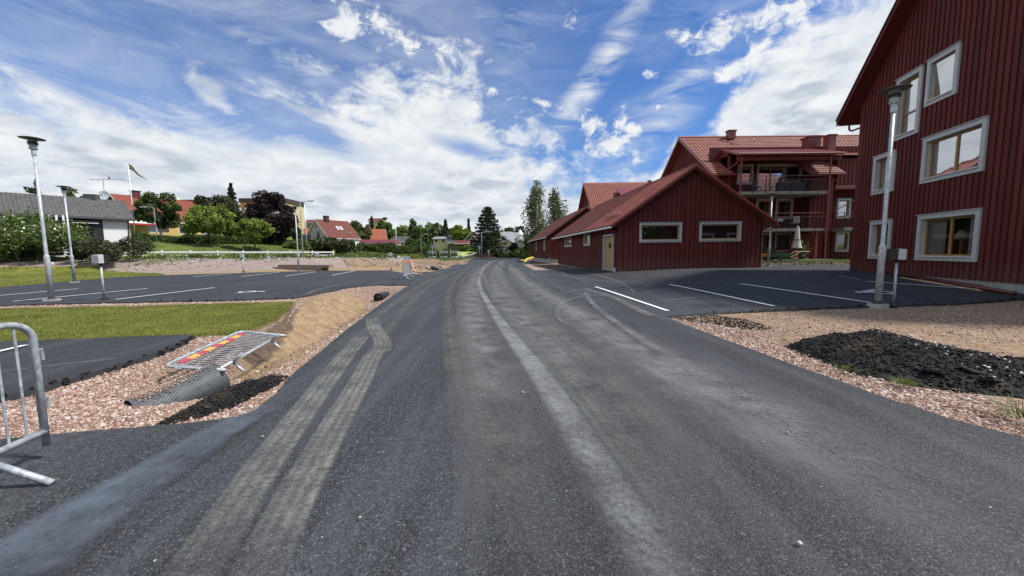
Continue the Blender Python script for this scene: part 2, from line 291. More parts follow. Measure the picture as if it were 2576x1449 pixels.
M['trim'] = plain('grey_white_trim', (.50, .52, .53), .5, var=.05); M['white'] = plain('white_paint', (.74, .74, .72), .55, var=.05, scale=3)
M['white_brick'] = plain('white_brick', (.70, .71, .71), .7, var=.08, scale=9, bump=.01); M['yellow_wall'] = plain('yellow_boards', (.52, .36, .13), .7, var=.08, scale=3)
M['cream'] = plain('cream_render', (.52, .44, .25), .8, var=.06, scale=2); M['pale_yellow'] = plain('pale_yellow_boards', (.70, .58, .33), .75, var=.06); M['tan'] = plain('tan_boards', (.36, .29, .19), .8, var=.1)
M['gable_shade'] = plain('shaded_white_boards', (.44, .44, .38), .75, var=.07, scale=3); M['greygreen'] = plain('pale_green_boards', (.48, .52, .47), .75, var=.05); M['far_redwall'] = plain('dark_red_boards', (.085, .017, .016), .75); M['orange'] = plain('orange_cladding', (.66, .27, .05), .6)
M['brown_sheet'] = plain('brown_fascia', (.06, .035, .03), .6); M['black'] = plain('black_paint', (.017, .017, .019), .45); M['darkgrey'] = plain('dark_grey_metal', (.06, .06, .065), .5)
M['oak'] = plain('oiled_pine', (.36, .20, .075), .45, var=.15, scale=4, grain=(1, 1, 12)); M['door'] = plain('oak_veneer_door', (.44, .28, .105), .45, var=.12, scale=3, grain=(10, 10, 1))
M['concrete'] = plain('concrete', (.36, .36, .35), .85, var=.12, scale=12, bump=.006); M['floor_conc'] = plain('balcony_concrete', (.20, .195, .18), .85, var=.12)
def mat_galv():
    q = NB('galvanised_steel'); v = q.vor(q.map(q.co(), (1, 1, .6)), 38, 'F1', 'Color'); s = q.N.new('ShaderNodeSeparateColor'); q.L.new(v, s.inputs[0]); n = q.noise(q.co(), 9, 5)
    c = q.mix(1., q.ramp(s.outputs[0], [(0, (.36, .39, .42)), (1, (.56, .60, .63))]), q.rng(n, .3, .7, .82, 1.12), 'MULTIPLY'); return q.set(c, q.rng(s.outputs[0], 0, 1, .38, .58), .30, None, .5)
M['galv'] = mat_galv(); M['lampmetal'] = plain('lamp_grey_metal', (.13, .15, .15), .4, .4); M['greenglass'] = plain('lamp_frosted_ring', (.35, .45, .42), .25)
M['boxgrey'] = plain('pale_grey_plastic', (.46, .49, .51), .4, var=.04); M['boxblack'] = plain('black_plastic', (.018, .019, .021), .4)
M['refl_y'] = plain('yellow_reflective', (.80, .42, .04), .35, var=.05); M['refl_r'] = plain('red_reflective', (.48, .035, .065), .35, var=.05); M['tape_r'] = plain('tape_red', (.62, .05, .04), .4); M['tape_w'] = plain('tape_white', (.8, .78, .76), .4); M['orange_paint'] = plain('orange_label', (.85, .18, .05), .4)
M['paint'] = plain('road_paint', (.74, .75, .75), .6, var=.07, scale=20); M['wood_old'] = plain('weathered_timber', (.22, .185, .145), .9, var=.3, scale=3, bump=.01, grain=(1, 1, 8)); M['wood_new'] = plain('new_pine', (.52, .38, .21), .7, var=.12)
M['blue_sign'] = plain('blue_sign', (.03, .12, .42), .4); M['sign_yellow'] = plain('sign_yellow', (.75, .48, .05), .4); M['yellow_pipe'] = plain('yellow_pipe', (.62, .56, .03), .4); M['redpipe'] = plain('red_brown_pipe', (.12, .028, .022), .35)
M['cloth'] = plain('cream_cloth', (.50, .47, .44), .8, var=.08); M['curtain'] = plain('curtain', (.62, .60, .56), .9, var=.12, scale=5, grain=(9, 9, .3)); M['pale_backing'] = plain('pale_backing_sheet', (.78, .80, .80), .8, var=.05, scale=3); M['interior'] = plain('room_dark', (.045, .04, .037), .9); M['shade'] = plain('lamp_shade_cloth', (.62, .52, .38), .8)
M['green'] = plain('green_cart', (.05, .14, .085), .5); M['cart_y'] = plain('yellow_cart', (.62, .33, .05), .5); M['pot'] = plain('dark_pot', (.03, .03, .033), .6); M['flag_b'] = plain('flag_cloth', (.04, .07, .13), .7); M['flag_y'] = plain('flag_cloth_yellow', (.55, .42, .06), .7)
M['pipe'] = plain('corrugated_pipe', (.12, .135, .145), .42, var=.25, scale=14); M['pipe_in'] = plain('pipe_inside', (.012, .016, .014), .6); M['pink'] = plain('pink_laundry', (.62, .42, .46), .8)
def mat_glass(name, boost=.0, rough=.015):
    m, nt, N, L, b = newmat(name); N.remove(b); fr = N.new('ShaderNodeFresnel'); fr.inputs[0].default_value = 1.6; a = N.new('ShaderNodeMath'); a.operation = 'MULTIPLY_ADD'; a.use_clamp = True; a.inputs[1].default_value = 1.35; a.inputs[2].default_value = boost; L.new(fr.outputs[0], a.inputs[0])
    t = N.new('ShaderNodeBsdfTransparent'); t.inputs[0].default_value = (.80, .84, .83, 1); g = N.new('ShaderNodeBsdfGlossy'); g.inputs['Roughness'].default_value = rough; g.inputs[0].default_value = (.95, .97, 1, 1)
    tx = N.new('ShaderNodeTexCoord'); nz = N.new('ShaderNodeTexNoise'); nz.inputs['Scale'].default_value = 1.4; L.new(tx.outputs['Object'], nz.inputs[0]); bp = N.new('ShaderNodeBump'); bp.inputs['Strength'].default_value = .06; bp.inputs['Distance'].default_value = .05; L.new(nz.outputs[0], bp.inputs['Height']); L.new(bp.outputs[0], g.inputs['Normal'])
    x = N.new('ShaderNodeMixShader'); L.new(a.outputs[0], x.inputs[0]); L.new(t.outputs[0], x.inputs[1]); L.new(g.outputs[0], x.inputs[2]); L.new(x.outputs[0], N['Material Output'].inputs[0]); return m
M['glass'] = mat_glass('window_glass', .08); M['glass_hi'] = mat_glass('coated_window_glass', .42)
def mat_track(name, col, amount, ribs=0., scale=34, edge=.16, low=.40, fade=.06):
    """dust or polish left on the asphalt: alpha from noise at the grain of the road, ribs along the tread"""
    q = NB(name); uv = q.co('UV'); s = q.N.new('ShaderNodeSeparateXYZ'); q.L.new(uv, s.inputs[0]); P = q.co('Object')
    u = s.outputs[0]; e = q.math('MULTIPLY', q.rng(u, 0, edge, 0, 1, True), q.rng(u, 1 - edge, 1, 1, 0, True))
    g = q.rng(q.noise(P, scale, 5, .75), low, low + .24, 0, 1); big = q.rng(q.noise(P, 1.7, 6, .7), .32, .62, .12, 1)
    a = q.math('MULTIPLY', q.math('MULTIPLY', e, q.math('ADD', q.math('MULTIPLY', g, .85), .12)), q.math('MULTIPLY', big, amount))
    if ribs:
        w = q.math('SINE', q.math('MULTIPLY', u, ribs)); a = q.math('MULTIPLY', a, q.rng(w, -1, 1, .62, 1.05))
    v = s.outputs[1]; a = q.math('MULTIPLY', a, q.math('MULTIPLY', q.rng(v, 0, fade, 0, 1), q.rng(v, .94, 1, 1, 0)), clamp=True)
    q.set(col, .9, 0, q.bump(q.noise(P, 55, 4, .7), .6, .005), .2); q.L.new(a, q.b.inputs['Alpha']); return q.m
M['track_dust'] = mat_track('tyre_dust', (.25, .246, .228), .85, 25., low=.30, edge=.15, fade=.16); M['track_soft'] = mat_track('tyre_dust_soft', (.17, .163, .148), .75, 15., edge=.3, low=.34)
M['track_grey'] = mat_track('polished_seam', (.29, .30, .31), 1.0, 0, edge=.3, low=.34); M['track_dark'] = mat_track('dark_tread', (.026, .027, .03), .35, 0, edge=.4, low=.3)
M['track_faint'] = mat_track('faint_turning_mark', (.20, .20, .20), .75, 0, edge=.35, low=.3); M['bitumen'] = mat_track('sealed_strip_sky_tint', (.105, .125, .155), .9, 0, scale=32, edge=.26, low=.22); M['streak_soft'] = mat_track('soft_dust_streak', (.27, .28, .285), .75, 0, scale=26, edge=.48, low=.36); M['dust_film'] = mat_track('dust_film', (.19, .193, .195), .95, 0, scale=30, edge=.42, low=.30)  # sealed strip: blue sky reflection is put into its colour
# ------------------------------------------------------------------ mesh helpers
def V(*a): return np.array(a, float)
class MB:
    def __init__(s): s.v = []; s.f = []; s.mi = []; s.uv = None
    def add(s, vs_, fs, mi=0):
        b = len(s.v); s.v.extend([tuple(map(float, p)) for p in vs_]); s.f.extend([tuple(i + b for i in f) for f in fs]); s.mi.extend([mi] * len(fs))
    def hexa(s, p, mi=0):   # p: 4 bottom (ccw) + 4 top
        s.add(p, [(3, 2, 1, 0), (4, 5, 6, 7), (0, 1, 5, 4), (1, 2, 6, 5), (2, 3, 7, 6), (3, 0, 4, 7)], mi)
    def box(s, x0, x1, y0, y1, z0, z1, mi=0):
        s.hexa([(x0, y0, z0), (x1, y0, z0), (x1, y1, z0), (x0, y1, z0), (x0, y0, z1), (x1, y0, z1), (x1, y1, z1), (x0, y1, z1)], mi)
    def cbox(s, c, sx, sy, sz, rz=0, mi=0, tilt=None):
        M_ = Matrix.Rotation(rz, 3, 'Z')
        if tilt: M_ = M_ @ Matrix.Rotation(tilt[0], 3, 'X') @ Matrix.Rotation(tilt[1], 3, 'Y')
        p = [M_ @ Vector((a * sx / 2, b * sy / 2, d * sz / 2)) + Vector(c) for d in (-1, 1) for a, b in ((-1, -1), (1, -1), (1, 1), (-1, 1))]
        s.hexa(p, mi)
    def tube(s, pts, r, n=8, cap=True, mi=0):
        pts = [Vector(p) for p in pts]; rs = r if isinstance(r, (list, tuple)) else [r] * len(pts); vs_ = []; fs = []
        up = None
        for i, p in enumerate(pts):
            t = (pts[min(i + 1, len(pts) - 1)] - pts[max(i - 1, 0)]).normalized()
            if up is None: up = t.orthogonal().normalized()
            up = (up - t * up.dot(t)); up = up.normalized() if up.length > 1e-6 else t.orthogonal().normalized(); w = t.cross(up)
            for k in range(n):
                a = 2 * math.pi * k / n; vs_.append(p + (up * math.cos(a) + w * math.sin(a)) * rs[i])
        for i in range(len(pts) - 1):
            for k in range(n): fs.append((i * n + k, i * n + (k + 1) % n, (i + 1) * n + (k + 1) % n, (i + 1) * n + k))
        if cap: fs.append(tuple(range(n))[::-1]); fs.append(tuple((len(pts) - 1) * n + k for k in range(n)))
        s.add(vs_, fs, mi)
    def lathe(s, prof, c=(0, 0, 0), n=20, mi=0):   # prof [(r,z)]
        vs_ = [(c[0] + r * math.cos(2 * math.pi * k / n), c[1] + r * math.sin(2 * math.pi * k / n), c[2] + z) for r, z in prof for k in range(n)]
        fs = [(i * n + k, i * n + (k + 1) % n, (i + 1) * n + (k + 1) % n, (i + 1) * n + k) for i in range(len(prof) - 1) for k in range(n)]
        if prof[0][0] > 1e-4: fs.append(tuple(range(n))[::-1])
        if prof[-1][0] > 1e-4: fs.append(tuple((len(prof) - 1) * n + k for k in range(n)))
        s.add(vs_, fs, mi)
    def mesh(s, name, mats, smooth=False):
        me = bpy.data.meshes.new(name); me.from_pydata(s.v, [], s.f)
        for m in (mats if isinstance(mats, (list, tuple)) else [mats]): me.materials.append(m)
        if len(set(s.mi)) > 1: me.polygons.foreach_set('material_index', s.mi)
        if smooth: me.polygons.foreach_set('use_smooth', [True] * len(me.polygons))
        me.update(); return me
def link(name, data, parent=None, label=None, kind=None):
    o = bpy.data.objects.new(name, data); COL.objects.link(o)
    if parent is not None: o.parent = parent; o.matrix_parent_inverse = parent.matrix_world.inverted()
    if label: o['label'] = label
    if kind: o['kind'] = kind
    return o
def obj(name, mb, mat, parent=None, smooth=False, label=None, kind=None):
    return link(name, mb.mesh(name, mat, smooth), parent, label, kind)
def thing(name, label, cat, loc=(0, 0, 0), rz=0, group=None):
    o = bpy.data.objects.new(name, None); COL.objects.link(o); o.empty_display_size = .2; o.location = [float(x) for x in loc]; o.rotation_euler = (0, 0, rz)
    o.matrix_world = Matrix.Translation(Vector([float(x) for x in loc])) @ Matrix.Rotation(rz, 4, 'Z')
    return tag(o, label, cat, group)
def tag(o, label, cat, group=None, kind=None):
    o['label'] = label; o['category'] = cat
    if group: o['group'] = group
    if kind: o['kind'] = kind
    return o
def part(name, mb, mat, parent, smooth=False, label=None, kind=None):
    """mesh coordinates are local to the parent"""
    o = bpy.data.objects.new(name, mb.mesh(name, mat, smooth)); COL.objects.link(o); o.parent = parent
    if label: o['label'] = label
    if kind: o['kind'] = kind
    return o
def dup(root, loc, rz=0, label=None, scale=1):
    r = root.copy(); COL.objects.link(r); r.location = [float(x) for x in loc]; r.rotation_euler = (0, 0, rz); r.scale = (scale,) * 3
    if label: r['label'] = label
    for ch in list(root.children):
        c = ch.copy(); COL.objects.link(c); c.parent = r
        for g in ch.children: d = g.copy(); COL.objects.link(d); d.parent = c
    return r
def fastmesh(name, verts, faces, mats, matidx=None):
    """verts Nx3, faces MxK (constant K)"""
    me = bpy.data.meshes.new(name); n, k = faces.shape
    me.vertices.add(len(verts)); me.vertices.foreach_set('co', verts.astype(np.float32).ravel())
    me.loops.add(n * k); me.loops.foreach_set('vertex_index', faces.astype(np.int32).ravel())
    me.polygons.add(n); me.polygons.foreach_set('loop_start', np.arange(0, n * k, k, dtype=np.int32)); me.polygons.foreach_set('loop_total', np.full(n, k, dtype=np.int32))
    for m in (mats if isinstance(mats, (list, tuple)) else [mats]): me.materials.append(m)
    if matidx is not None: me.polygons.foreach_set('material_index', matidx.astype(np.int32))
    me.update(calc_edges=True); return me
def smoothpts(pts, n=8):
    P = [np.array(p, float) for p in pts]; out = []
    for i in range(len(P) - 1):
        a, b, c, d = P[max(i - 1, 0)], P[i], P[i + 1], P[min(i + 2, len(P) - 1)]
        for k in range(n):
            t = k / n; out.append(.5 * ((2 * b) + (-a + c) * t + (2 * a - 5 * b + 4 * c - d) * t * t + (-a + 3 * b - 3 * c + d) * t ** 3))
    out.append(P[-1]); return out
# ------------------------------------------------------------------ polygons
def inpoly(x, y, poly):
    poly = np.asarray(poly)[:, :2]; ins = np.zeros(np.shape(x), bool); j = len(poly) - 1
    for i in range(len(poly)):
        xi, yi = poly[i]; xj, yj = poly[j]
        with np.errstate(divide='ignore', invalid='ignore'):
            c = ((yi > y) != (yj > y)) & (x < (xj - xi) * (y - yi) / (yj - yi + 1e-12) + xi)
        ins ^= c; j = i
    return ins
def pdist(x, y, poly, closed=True):
    poly = np.asarray(poly)[:, :2]; d = np.full(np.shape(x), 1e9); n = len(poly)
    for i in range(n if closed else n - 1):
        a = poly[i]; b = poly[(i + 1) % n]; ab = b - a; t = np.clip(((x - a[0]) * ab[0] + (y - a[1]) * ab[1]) / max(ab @ ab, 1e-9), 0, 1)
        d = np.minimum(d, np.hypot(x - a[0] - t * ab[0], y - a[1] - t * ab[1]))
    return d
def sdist(x, y, poly): return np.where(inpoly(x, y, poly), 1, -1) * pdist(x, y, poly)   # >0 inside
def PG(*pts): return [G(*p)[:2] for p in pts]
def dens(poly, st, closed=True):
    out = []; n = len(poly)
    for i in range(n if closed else n - 1):
        a = np.array(poly[i][:2]); b = np.array(poly[(i + 1) % n][:2]); d = np.linalg.norm(b - a); rr = np.hypot(*((a + b) / 2)); s_ = max(st, .03 * rr); k = max(1, int(d / s_))
        out += [a + (b - a) * t / k for t in range(k)]
    if not closed: out.append(np.array(poly[-1][:2]))
    return out
def tri_poly(outer, holes=(), inner=()):
    vs_ = []; ed = []
    for lp in (outer, *holes):
        b = len(vs_); n = len(lp); vs_ += [Vector((float(p[0]), float(p[1]))) for p in lp]; ed += [(b + i, b + (i + 1) % n) for i in range(n)]
    vs_ += [Vector((float(p[0]), float(p[1]))) for p in inner]
    ov, oe, of, *_ = delaunay_2d_cdt(vs_, ed, [], 0, 1e-5)
    ov = np.array([tuple(v) for v in ov]); of = [tuple(f) for f in of]; c = np.array([ov[list(f)].mean(0) for f in of])
    keep = inpoly(c[:, 0], c[:, 1], outer)
    for h in holes: keep &= ~inpoly(c[:, 0], c[:, 1], h)
    return ov, [f for f, k in zip(of, keep) if k]
def inner_grid(poly, st):
    P = np.array([p[:2] for p in poly]); out = []
    x0, y0 = P.min(0); x1, y1 = P.max(0); bands = [(0, 14, st), (14, 32, st * 2.2), (32, 500, st * 5)]
    for r0, r1, s_ in bands:
        gx, gy = np.meshgrid(np.arange(x0, x1, s_), np.arange(y0, y1, s_)); gx = gx.ravel() + rng.uniform(-.1, .1, gx.size) * s_; gy = gy.ravel() + rng.uniform(-.1, .1, gy.size) * s_
        rr = np.hypot(gx, gy); k = (rr >= r0) & (rr < r1) & inpoly(gx, gy, poly) & (pdist(gx, gy, poly) > .3 * s_); out += list(zip(gx[k], gy[k]))
    return out
def sheet(name, poly, mat, zf, st=.5, skirt=0., edge_mat=None, ragged=0., parent=None, kind='structure', label=None, ragged_fn=None):
    lp = dens(poly, .35 if not ragged else .07)
    if ragged:
        q = []; n = len(lp)
        for i, p in enumerate(lp):
            t = lp[(i + 1) % n] - lp[i - 1]; nn_ = np.array([-t[1], t[0]]) / (np.linalg.norm(t) + 1e-9); a = ragged if (ragged_fn is None or ragged_fn(p)) else 0
            q.append(p + nn_ * a * (mnoise.noise(Vector((p[0] * 9, p[1] * 9, 0))) + .6 * mnoise.noise(Vector((p[0] * 31, p[1] * 31, 3)))))
        lp = q
    ov, fs = tri_poly(lp, (), inner_grid(lp, st)); z = zf(ov[:, 0], ov[:, 1]); mb = MB()
    fs = [f if ((ov[f[1]] - ov[f[0]])[0] * (ov[f[2]] - ov[f[0]])[1] - (ov[f[1]] - ov[f[0]])[1] * (ov[f[2]] - ov[f[0]])[0]) > 0 else f[::-1] for f in fs]
    mb.add([(x, y, zz) for (x, y), zz in zip(ov, z)], fs)
    if skirt:
        L_ = np.array(lp); zl = zf(L_[:, 0], L_[:, 1]); n = len(L_); cx = (L_ - L_.mean(0)); area = sum(L_[i][0] * L_[(i + 1) % n][1] - L_[(i + 1) % n][0] * L_[i][1] for i in range(n)); sg = 1 if area > 0 else -1
        tn = np.roll(L_, -1, 0) - np.roll(L_, 1, 0); nr = np.stack([tn[:, 1], -tn[:, 0]], 1) * sg; nr /= np.linalg.norm(nr, axis=1)[:, None] + 1e-9
        jit = np.array([abs(mnoise.noise(Vector((p[0] * 14, p[1] * 14, 5)))) for p in L_]); out_ = L_ + nr * (.5 * skirt + .5 * skirt * jit[:, None] * 2)
        mb.add([(x, y, a) for (x, y), a in zip(L_, zl)] + [(x, y, a - skirt) for (x, y), a in zip(out_, zl)], [(i, (i + 1) % n, n + (i + 1) % n, n + i) for i in range(n)], 1)
    me = mb.mesh(name, [mat, edge_mat] if skirt else mat)
    if parent is not None:
        o = bpy.data.objects.new(name, me); COL.objects.link(o); o.parent = parent
    else: o = link(name, me); o['kind'] = kind
    if label: o['label'] = label
    return o
# ------------------------------------------------------------------ site outlines
ROAD_L = PG((640, 1033), (700, 985), (735, 940), (800, 890), (870, 830), (950, 770), (1000, 735), (1030, 717))
LOT_ROAD = PG((1030, 717), (1052, 694), (1084, 683.5))
ROAD_L2 = PG((1084, 683.5), (1101, 680), (1128, 669.5), (1160, 658), (1184, 653))
ROAD_R = PG((1308, 652.5), (1317, 666), (1345, 680), (1440, 724), (1560, 765), (1675, 795))
ROAD_R2 = PG((1675, 795), (1720, 815), (1800, 845), (1900, 882), (2000, 918), (2200, 990), (2400, 1055), (2576, 1100))
SIDE_EDGE = PG((0, 1103), (90, 1096), (180, 1088), (330, 1075), (500, 1060), (600, 1046))
road_poly = [(-11, -7), (4.0, -7), (3.9, .8)] + ROAD_R2[::-1] + ROAD_R[::-1] + [(1.9, 84), (-8.6, 84)] + ROAD_L2[::-1] + LOT_ROAD[::-1][1:] + ROAD_L[::-1][1:] + SIDE_EDGE[::-1] + [(-7, 2.75), (-11, 2.7)]
lotL_poly = PG((1030, 717), (990, 716), (950, 716), (880, 722), (800, 738), (740, 749), (600, 754), (400, 758), (200, 762), (0, 767))[::1] + [(-20, 10.4), (-27, 10.2), (-29, 17)] + PG((0, 722), (120, 712), (300, 697), (420, 692), (610, 686), (800, 681), (980, 680), (1005, 685), (1050, 690), (1084, 683.5), (1052, 694))
GARA = V(6.05, 21.9); GARu = V(.9995, -.03); GARb = V(-.0645, .998); GARW = 7.95; GARL = 18.3
gB = GARA + GARu * GARW
lotR_poly = ROAD_R[::-1][:-2] + PG((1382, 679), (1480, 676), (1520, 674)) + [tuple(GARA + GARb * 2.6 + V(.3, 0)), tuple(GARA + V(.4, .4)), tuple(gB + V(-.2, .6)), tuple(gB + GARb * 3.0 + V(.1, 0)), (16.4, 25.0), (20, 24.8), (22.5, 24), (22, 17), (16.2, 17.6), (13.2, 5.6), (12.4, 5.2)] + PG((2576, 749), (2480, 758), (2400, 763), (2300, 766), (2200, 769), (2080, 773), (1950, 779), (1800, 786))
strip_poly = PG((485, 844), (400, 846), (200, 855), (0, 862)) + [(-11, 6.3), (-11, 3.4)] + PG((0, 1003), (150, 963), (270, 930), (400, 888), (478, 852))
lawn1_poly = PG((0, 775), (300, 769), (600, 761), (700, 759), (742, 758), (728, 778), (700, 800), (640, 826), (600, 836), (560, 841), (490, 843.5), (400, 845), (200, 854), (0, 861)) + [(-12.5, 6.2), (-21, 6.6), (-21, 10.1)]
lawn2_poly = PG((0, 722.5), (120, 712.5), (300, 697.5), (422, 692.5), (400, 687), (250, 683.5), (100, 686), (0, 688)) + [(-48, 32), (-46, 17.4), (-29, 17.2)]
SITE = [(-70, -60), (-52, 8), (-50, 25), (-40, 29.5), (-33, 31.5), (-24, 33.5), (-16, 36), (-10, 38.5), (-8.5, 45), (-9.5, 66), (-9, 84), (3, 84), (5, 70), (16, 66), (30, 45), (60, 40), (60, -60)]
# control points of the land around the site: (x, y, z)
def CP(px, py, Y): return tuple(at(px, py, Y))
ctrl = [CP(0, 657, 38), CP(150, 656, 38), CP(300, 655, 38), CP(450, 654, 38.5), (-21.5, 40.5, .9), CP(700, 651.5, 44), CP(850, 650, 49), CP(980, 650, 52), CP(1080, 651, 58), CP(1130, 651, 66),
        (-48, 38.5, 1.0), (-40, 42.5, 1.0), (-32, 47.2, .92), (-24, 52, .8), (-14, 60, .5), (-12, 76, .25), (-30, 84, .6), (-10, 84, .12), (0, 86, .1), (6, 86, .15), (20, 84, .4),
        CP(420, 614, 50), CP(200, 612, 46), CP(60, 606, 46), CP(330, 601, 47), CP(0, 596, 50), CP(380, 590, 60), CP(500, 598, 60), CP(640, 614, 62), CP(740, 620, 66), CP(800, 628, 70), CP(700, 606, 78),
        CP(905, 637, 74), CP(900, 625, 90), CP(950, 626, 95), CP(1050, 628, 105), CP(1120, 628, 112), CP(1190, 628, 115), CP(1180, 640, 96), CP(1260, 640, 112), CP(1310, 630, 125), CP(1330, 640, 100),
        CP(620, 588, 130), CP(450, 575, 130), CP(100, 560, 110), (-90, 40, 3.5), (-160, 90, 12), (-160, 200, 16), (-60, 250, 12), (0, 260, 8), (60, 250, 6), (150, 120, 2), (90, 50, .8), (40, 60, .6), (-200, -50, 3), (-300, 400, 22), (0, 600, 12), (300, 300, 8), (300, -100, 1)]
ctrl = np.array(ctrl)
def interp(x, y):
    shp = np.shape(x); x = np.ravel(x).astype(float); y = np.ravel(y).astype(float); num = np.zeros(len(x)); den = np.zeros(len(x))
    dS = np.maximum(pdist(x, y, SITE), .05)
    for cx, cy, cz in ctrl:
        d = np.hypot(x - cx, y - cy) + .4; w = 1 / (d / (1 + .0 * d)) ** 3.4; num += w * cz; den += w
    zi = num / den; w = 1 / dS ** 3.4; zi = (num + w * H(x, y)) / (den + w)
    return np.where(inpoly(x, y, SITE), H(x, y), zi).reshape(shp)
ditch = [V(*Gz(935, 756, -.36)[:2]), V(*Gz(925, 765, -.4)[:2]), V(*Gz(880, 795, -.45)[:2]), V(*Gz(800, 850, -.45)[:2]), V(*Gz(720, 895, -.42)[:2]), V(*Gz(650, 925, -.40)[:2]), V(*Gz(600, 945, -.38)[:2]), V(*Gz(560, 962, -.34)[:2]), V(*Gz(480, 1000, -.22)[:2])]
dz_ = [.34, .42, .46, .46, .43, .38, .36, .34, .18]
def ditchz(x, y):
    best = np.full(np.shape(x), 1e9); dep = np.zeros(np.shape(x))
    for i in range(len(ditch) - 1):
        a, b = ditch[i], ditch[i + 1]; ab = b - a; t = np.clip(((x - a[0]) * ab[0] + (y - a[1]) * ab[1]) / (ab @ ab), 0, 1); d = np.hypot(x - a[0] - t * ab[0], y - a[1] - t * ab[1])
        k = d < best; best = np.where(k, d, best); dep = np.where(k, dz_[i] * (1 - t) + dz_[i + 1] * t, dep)
    w = .95 + .35 * S((y - 8) / 6); return -dep * (1 - S(best / w)) ** 1.0
def paved_d(x, y):
    d = np.full(np.shape(x), -1e9)
    for p in (road_poly, lotL_poly, lotR_poly, strip_poly): d = np.maximum(d, sdist(x, y, p))
    return d
def nz2(x, y, f, seed=0.):
    return np.array([mnoise.noise(Vector((float(a) * f, float(b) * f, seed))) for a, b in zip(np.ravel(x), np.ravel(y))]).reshape(np.shape(x))
def Zg0(x, y):
    z = interp(x, y); return z + ditchz(x, y)
def Zg(x, y):
    x = np.asarray(x, float); y = np.asarray(y, float); z = Zg0(x, y); ins = inpoly(x, y, SITE)
    pd = paved_d(x, y); z = z - np.where(ins, .045 + .06 * S(pd / .15), 0)
    rough = np.where(pd < 0, S(-pd / .3), 0); return z + rough * (.03 * nz2(x, y, 1.3, 2.) + .014 * nz2(x, y, 6., 7.))
def zg(x, y): return float(Zg(np.array([x]), np.array([y]))[0])
# ------------------------------------------------------------------ ground sheet
def axis(a, b, st, far):
    core = list(np.arange(a, b, st)); lo = []; s_ = st; x = a
    while x > -far: s_ *= 1.09; x -= s_; lo.append(x)
    hi = []; s_ = st; x = core[-1]
    while x < far: s_ *= 1.09; x += s_; hi.append(x)
    return np.array(lo[::-1] + core + hi)
gx = axis(-9, 8.5, .10, 2200); gy = axis(2.2, 15, .10, 2200)
XX, YY = np.meshgrid(gx, gy); ZZ = Zg(XX, YY)
nx, ny = len(gx), len(gy); idx = np.arange(nx * ny).reshape(ny, nx)
fc_ = np.stack([idx[:-1, :-1].ravel(), idx[:-1, 1:].ravel(), idx[1:, 1:].ravel(), idx[1:, :-1].ravel()], 1)
gme = fastmesh('ground', np.stack([XX.ravel(), YY.ravel(), ZZ.ravel()], 1), fc_, M['ground'])
sand_poly = PG((752, 753), (800, 741), (870, 730), (915, 733), (945, 757), (925, 785), (880, 815), (800, 868), (735, 905), (650, 945), (600, 950), (575, 925), (560, 880), (640, 835), (700, 805), (735, 775))
sand2_poly = PG((400, 692), (610, 686), (980, 680), (1090, 684), (1128, 668), (1188, 652), (1130, 651.2), (1060, 656), (980, 669), (850, 674.5), (700, 678), (430, 686))
soil_poly = PG((742, 758), (760, 760), (735, 800), (690, 835), (640, 860), (590, 858), (600, 838), (650, 822), (705, 797))
gravR_zone = [(3.95, -2)] + ROAD_R2[::-1] + lotR_poly[-1:] + [tuple(p) for p in lotR_poly[::-1][1:9]] + [(12.2, 5), (11, -2)]
soilR = [tuple(GARA + V(-2.2, 1.2)), tuple(GARA + V(0, 1.2)), tuple(GARA + GARb * 18), tuple(GARA + GARb * 45), (2.2, 60), (1.8, 38)]
grassB = [(14.5, 25.6), (15.4, 25.2), (17.5, 25.7), (20, 25.8), (24.5, 25.6), (26, 31), (14.5, 31)]
z_r = np.clip(.5 + sdist(XX, YY, sand_poly) / .5, 0, 1); _pin = 0; z_r = np.maximum(z_r, np.clip(.5 + sdist(XX, YY, sand2_poly) / 1.2, 0, 1)); z_r = np.maximum(z_r, .45 * np.clip(.5 + sdist(XX, YY, soilR) / 1, 0, 1))
_in = np.clip((pdist(XX, YY, ROAD_R2, False) - .75) / .5, 0, 1) * (inpoly(XX, YY, gravR_zone)); z_r = np.maximum(z_r, .50 * _in)
z_g = np.clip(.45 + sdist(XX, YY, soil_poly) / .3, 0, 1); z_g = np.maximum(z_g, .62 * np.clip(.5 + sdist(XX, YY, soilR) / 1, 0, 1)); z_g = np.maximum(z_g, .50 * np.clip(.5 + sdist(XX, YY, sand2_poly) / 3, 0, 1)* (YY > 41))
outs = ~inpoly(XX, YY, SITE)
fenceA, fenceB = V(-52, 35.67), V(-24, 52)
sf = ((XX - fenceA[0]) * (-(fenceB - fenceA)[1]) + (YY - fenceA[1]) * (fenceB - fenceA)[0]) / np.linalg.norm(fenceB - fenceA)
z_b = np.where(outs & ((sf > -1.2) | (YY > 64)), np.clip(.5 + (np.maximum(sf, (YY - 64))) / 3, 0, 1), 0); z_b = np.where(outs & (XX > 3), 1, z_b); z_b = np.maximum(z_b, np.clip(.5 + sdist(XX, YY, grassB) / .4, 0, 1)); z_b = np.maximum(z_b, (XX < -53) * 1.); z_b = np.maximum(z_b, np.where(YY < -8, 1., 0)); z_b = np.maximum(z_b, (XX > 27.) * 1.)
ca = gme.color_attributes.new('zone', 'FLOAT_COLOR', 'POINT'); ca.data.foreach_set('color', np.stack([z_r.ravel(), z_g.ravel(), z_b.ravel(), np.ones(z_r.size)], 1).astype(np.float32).ravel())
gme.polygons.foreach_set('use_smooth', [True] * len(gme.polygons))
ground = link('ground', gme, None, 'pink crushed gravel, sand and rough grass around the new road', 'structure')
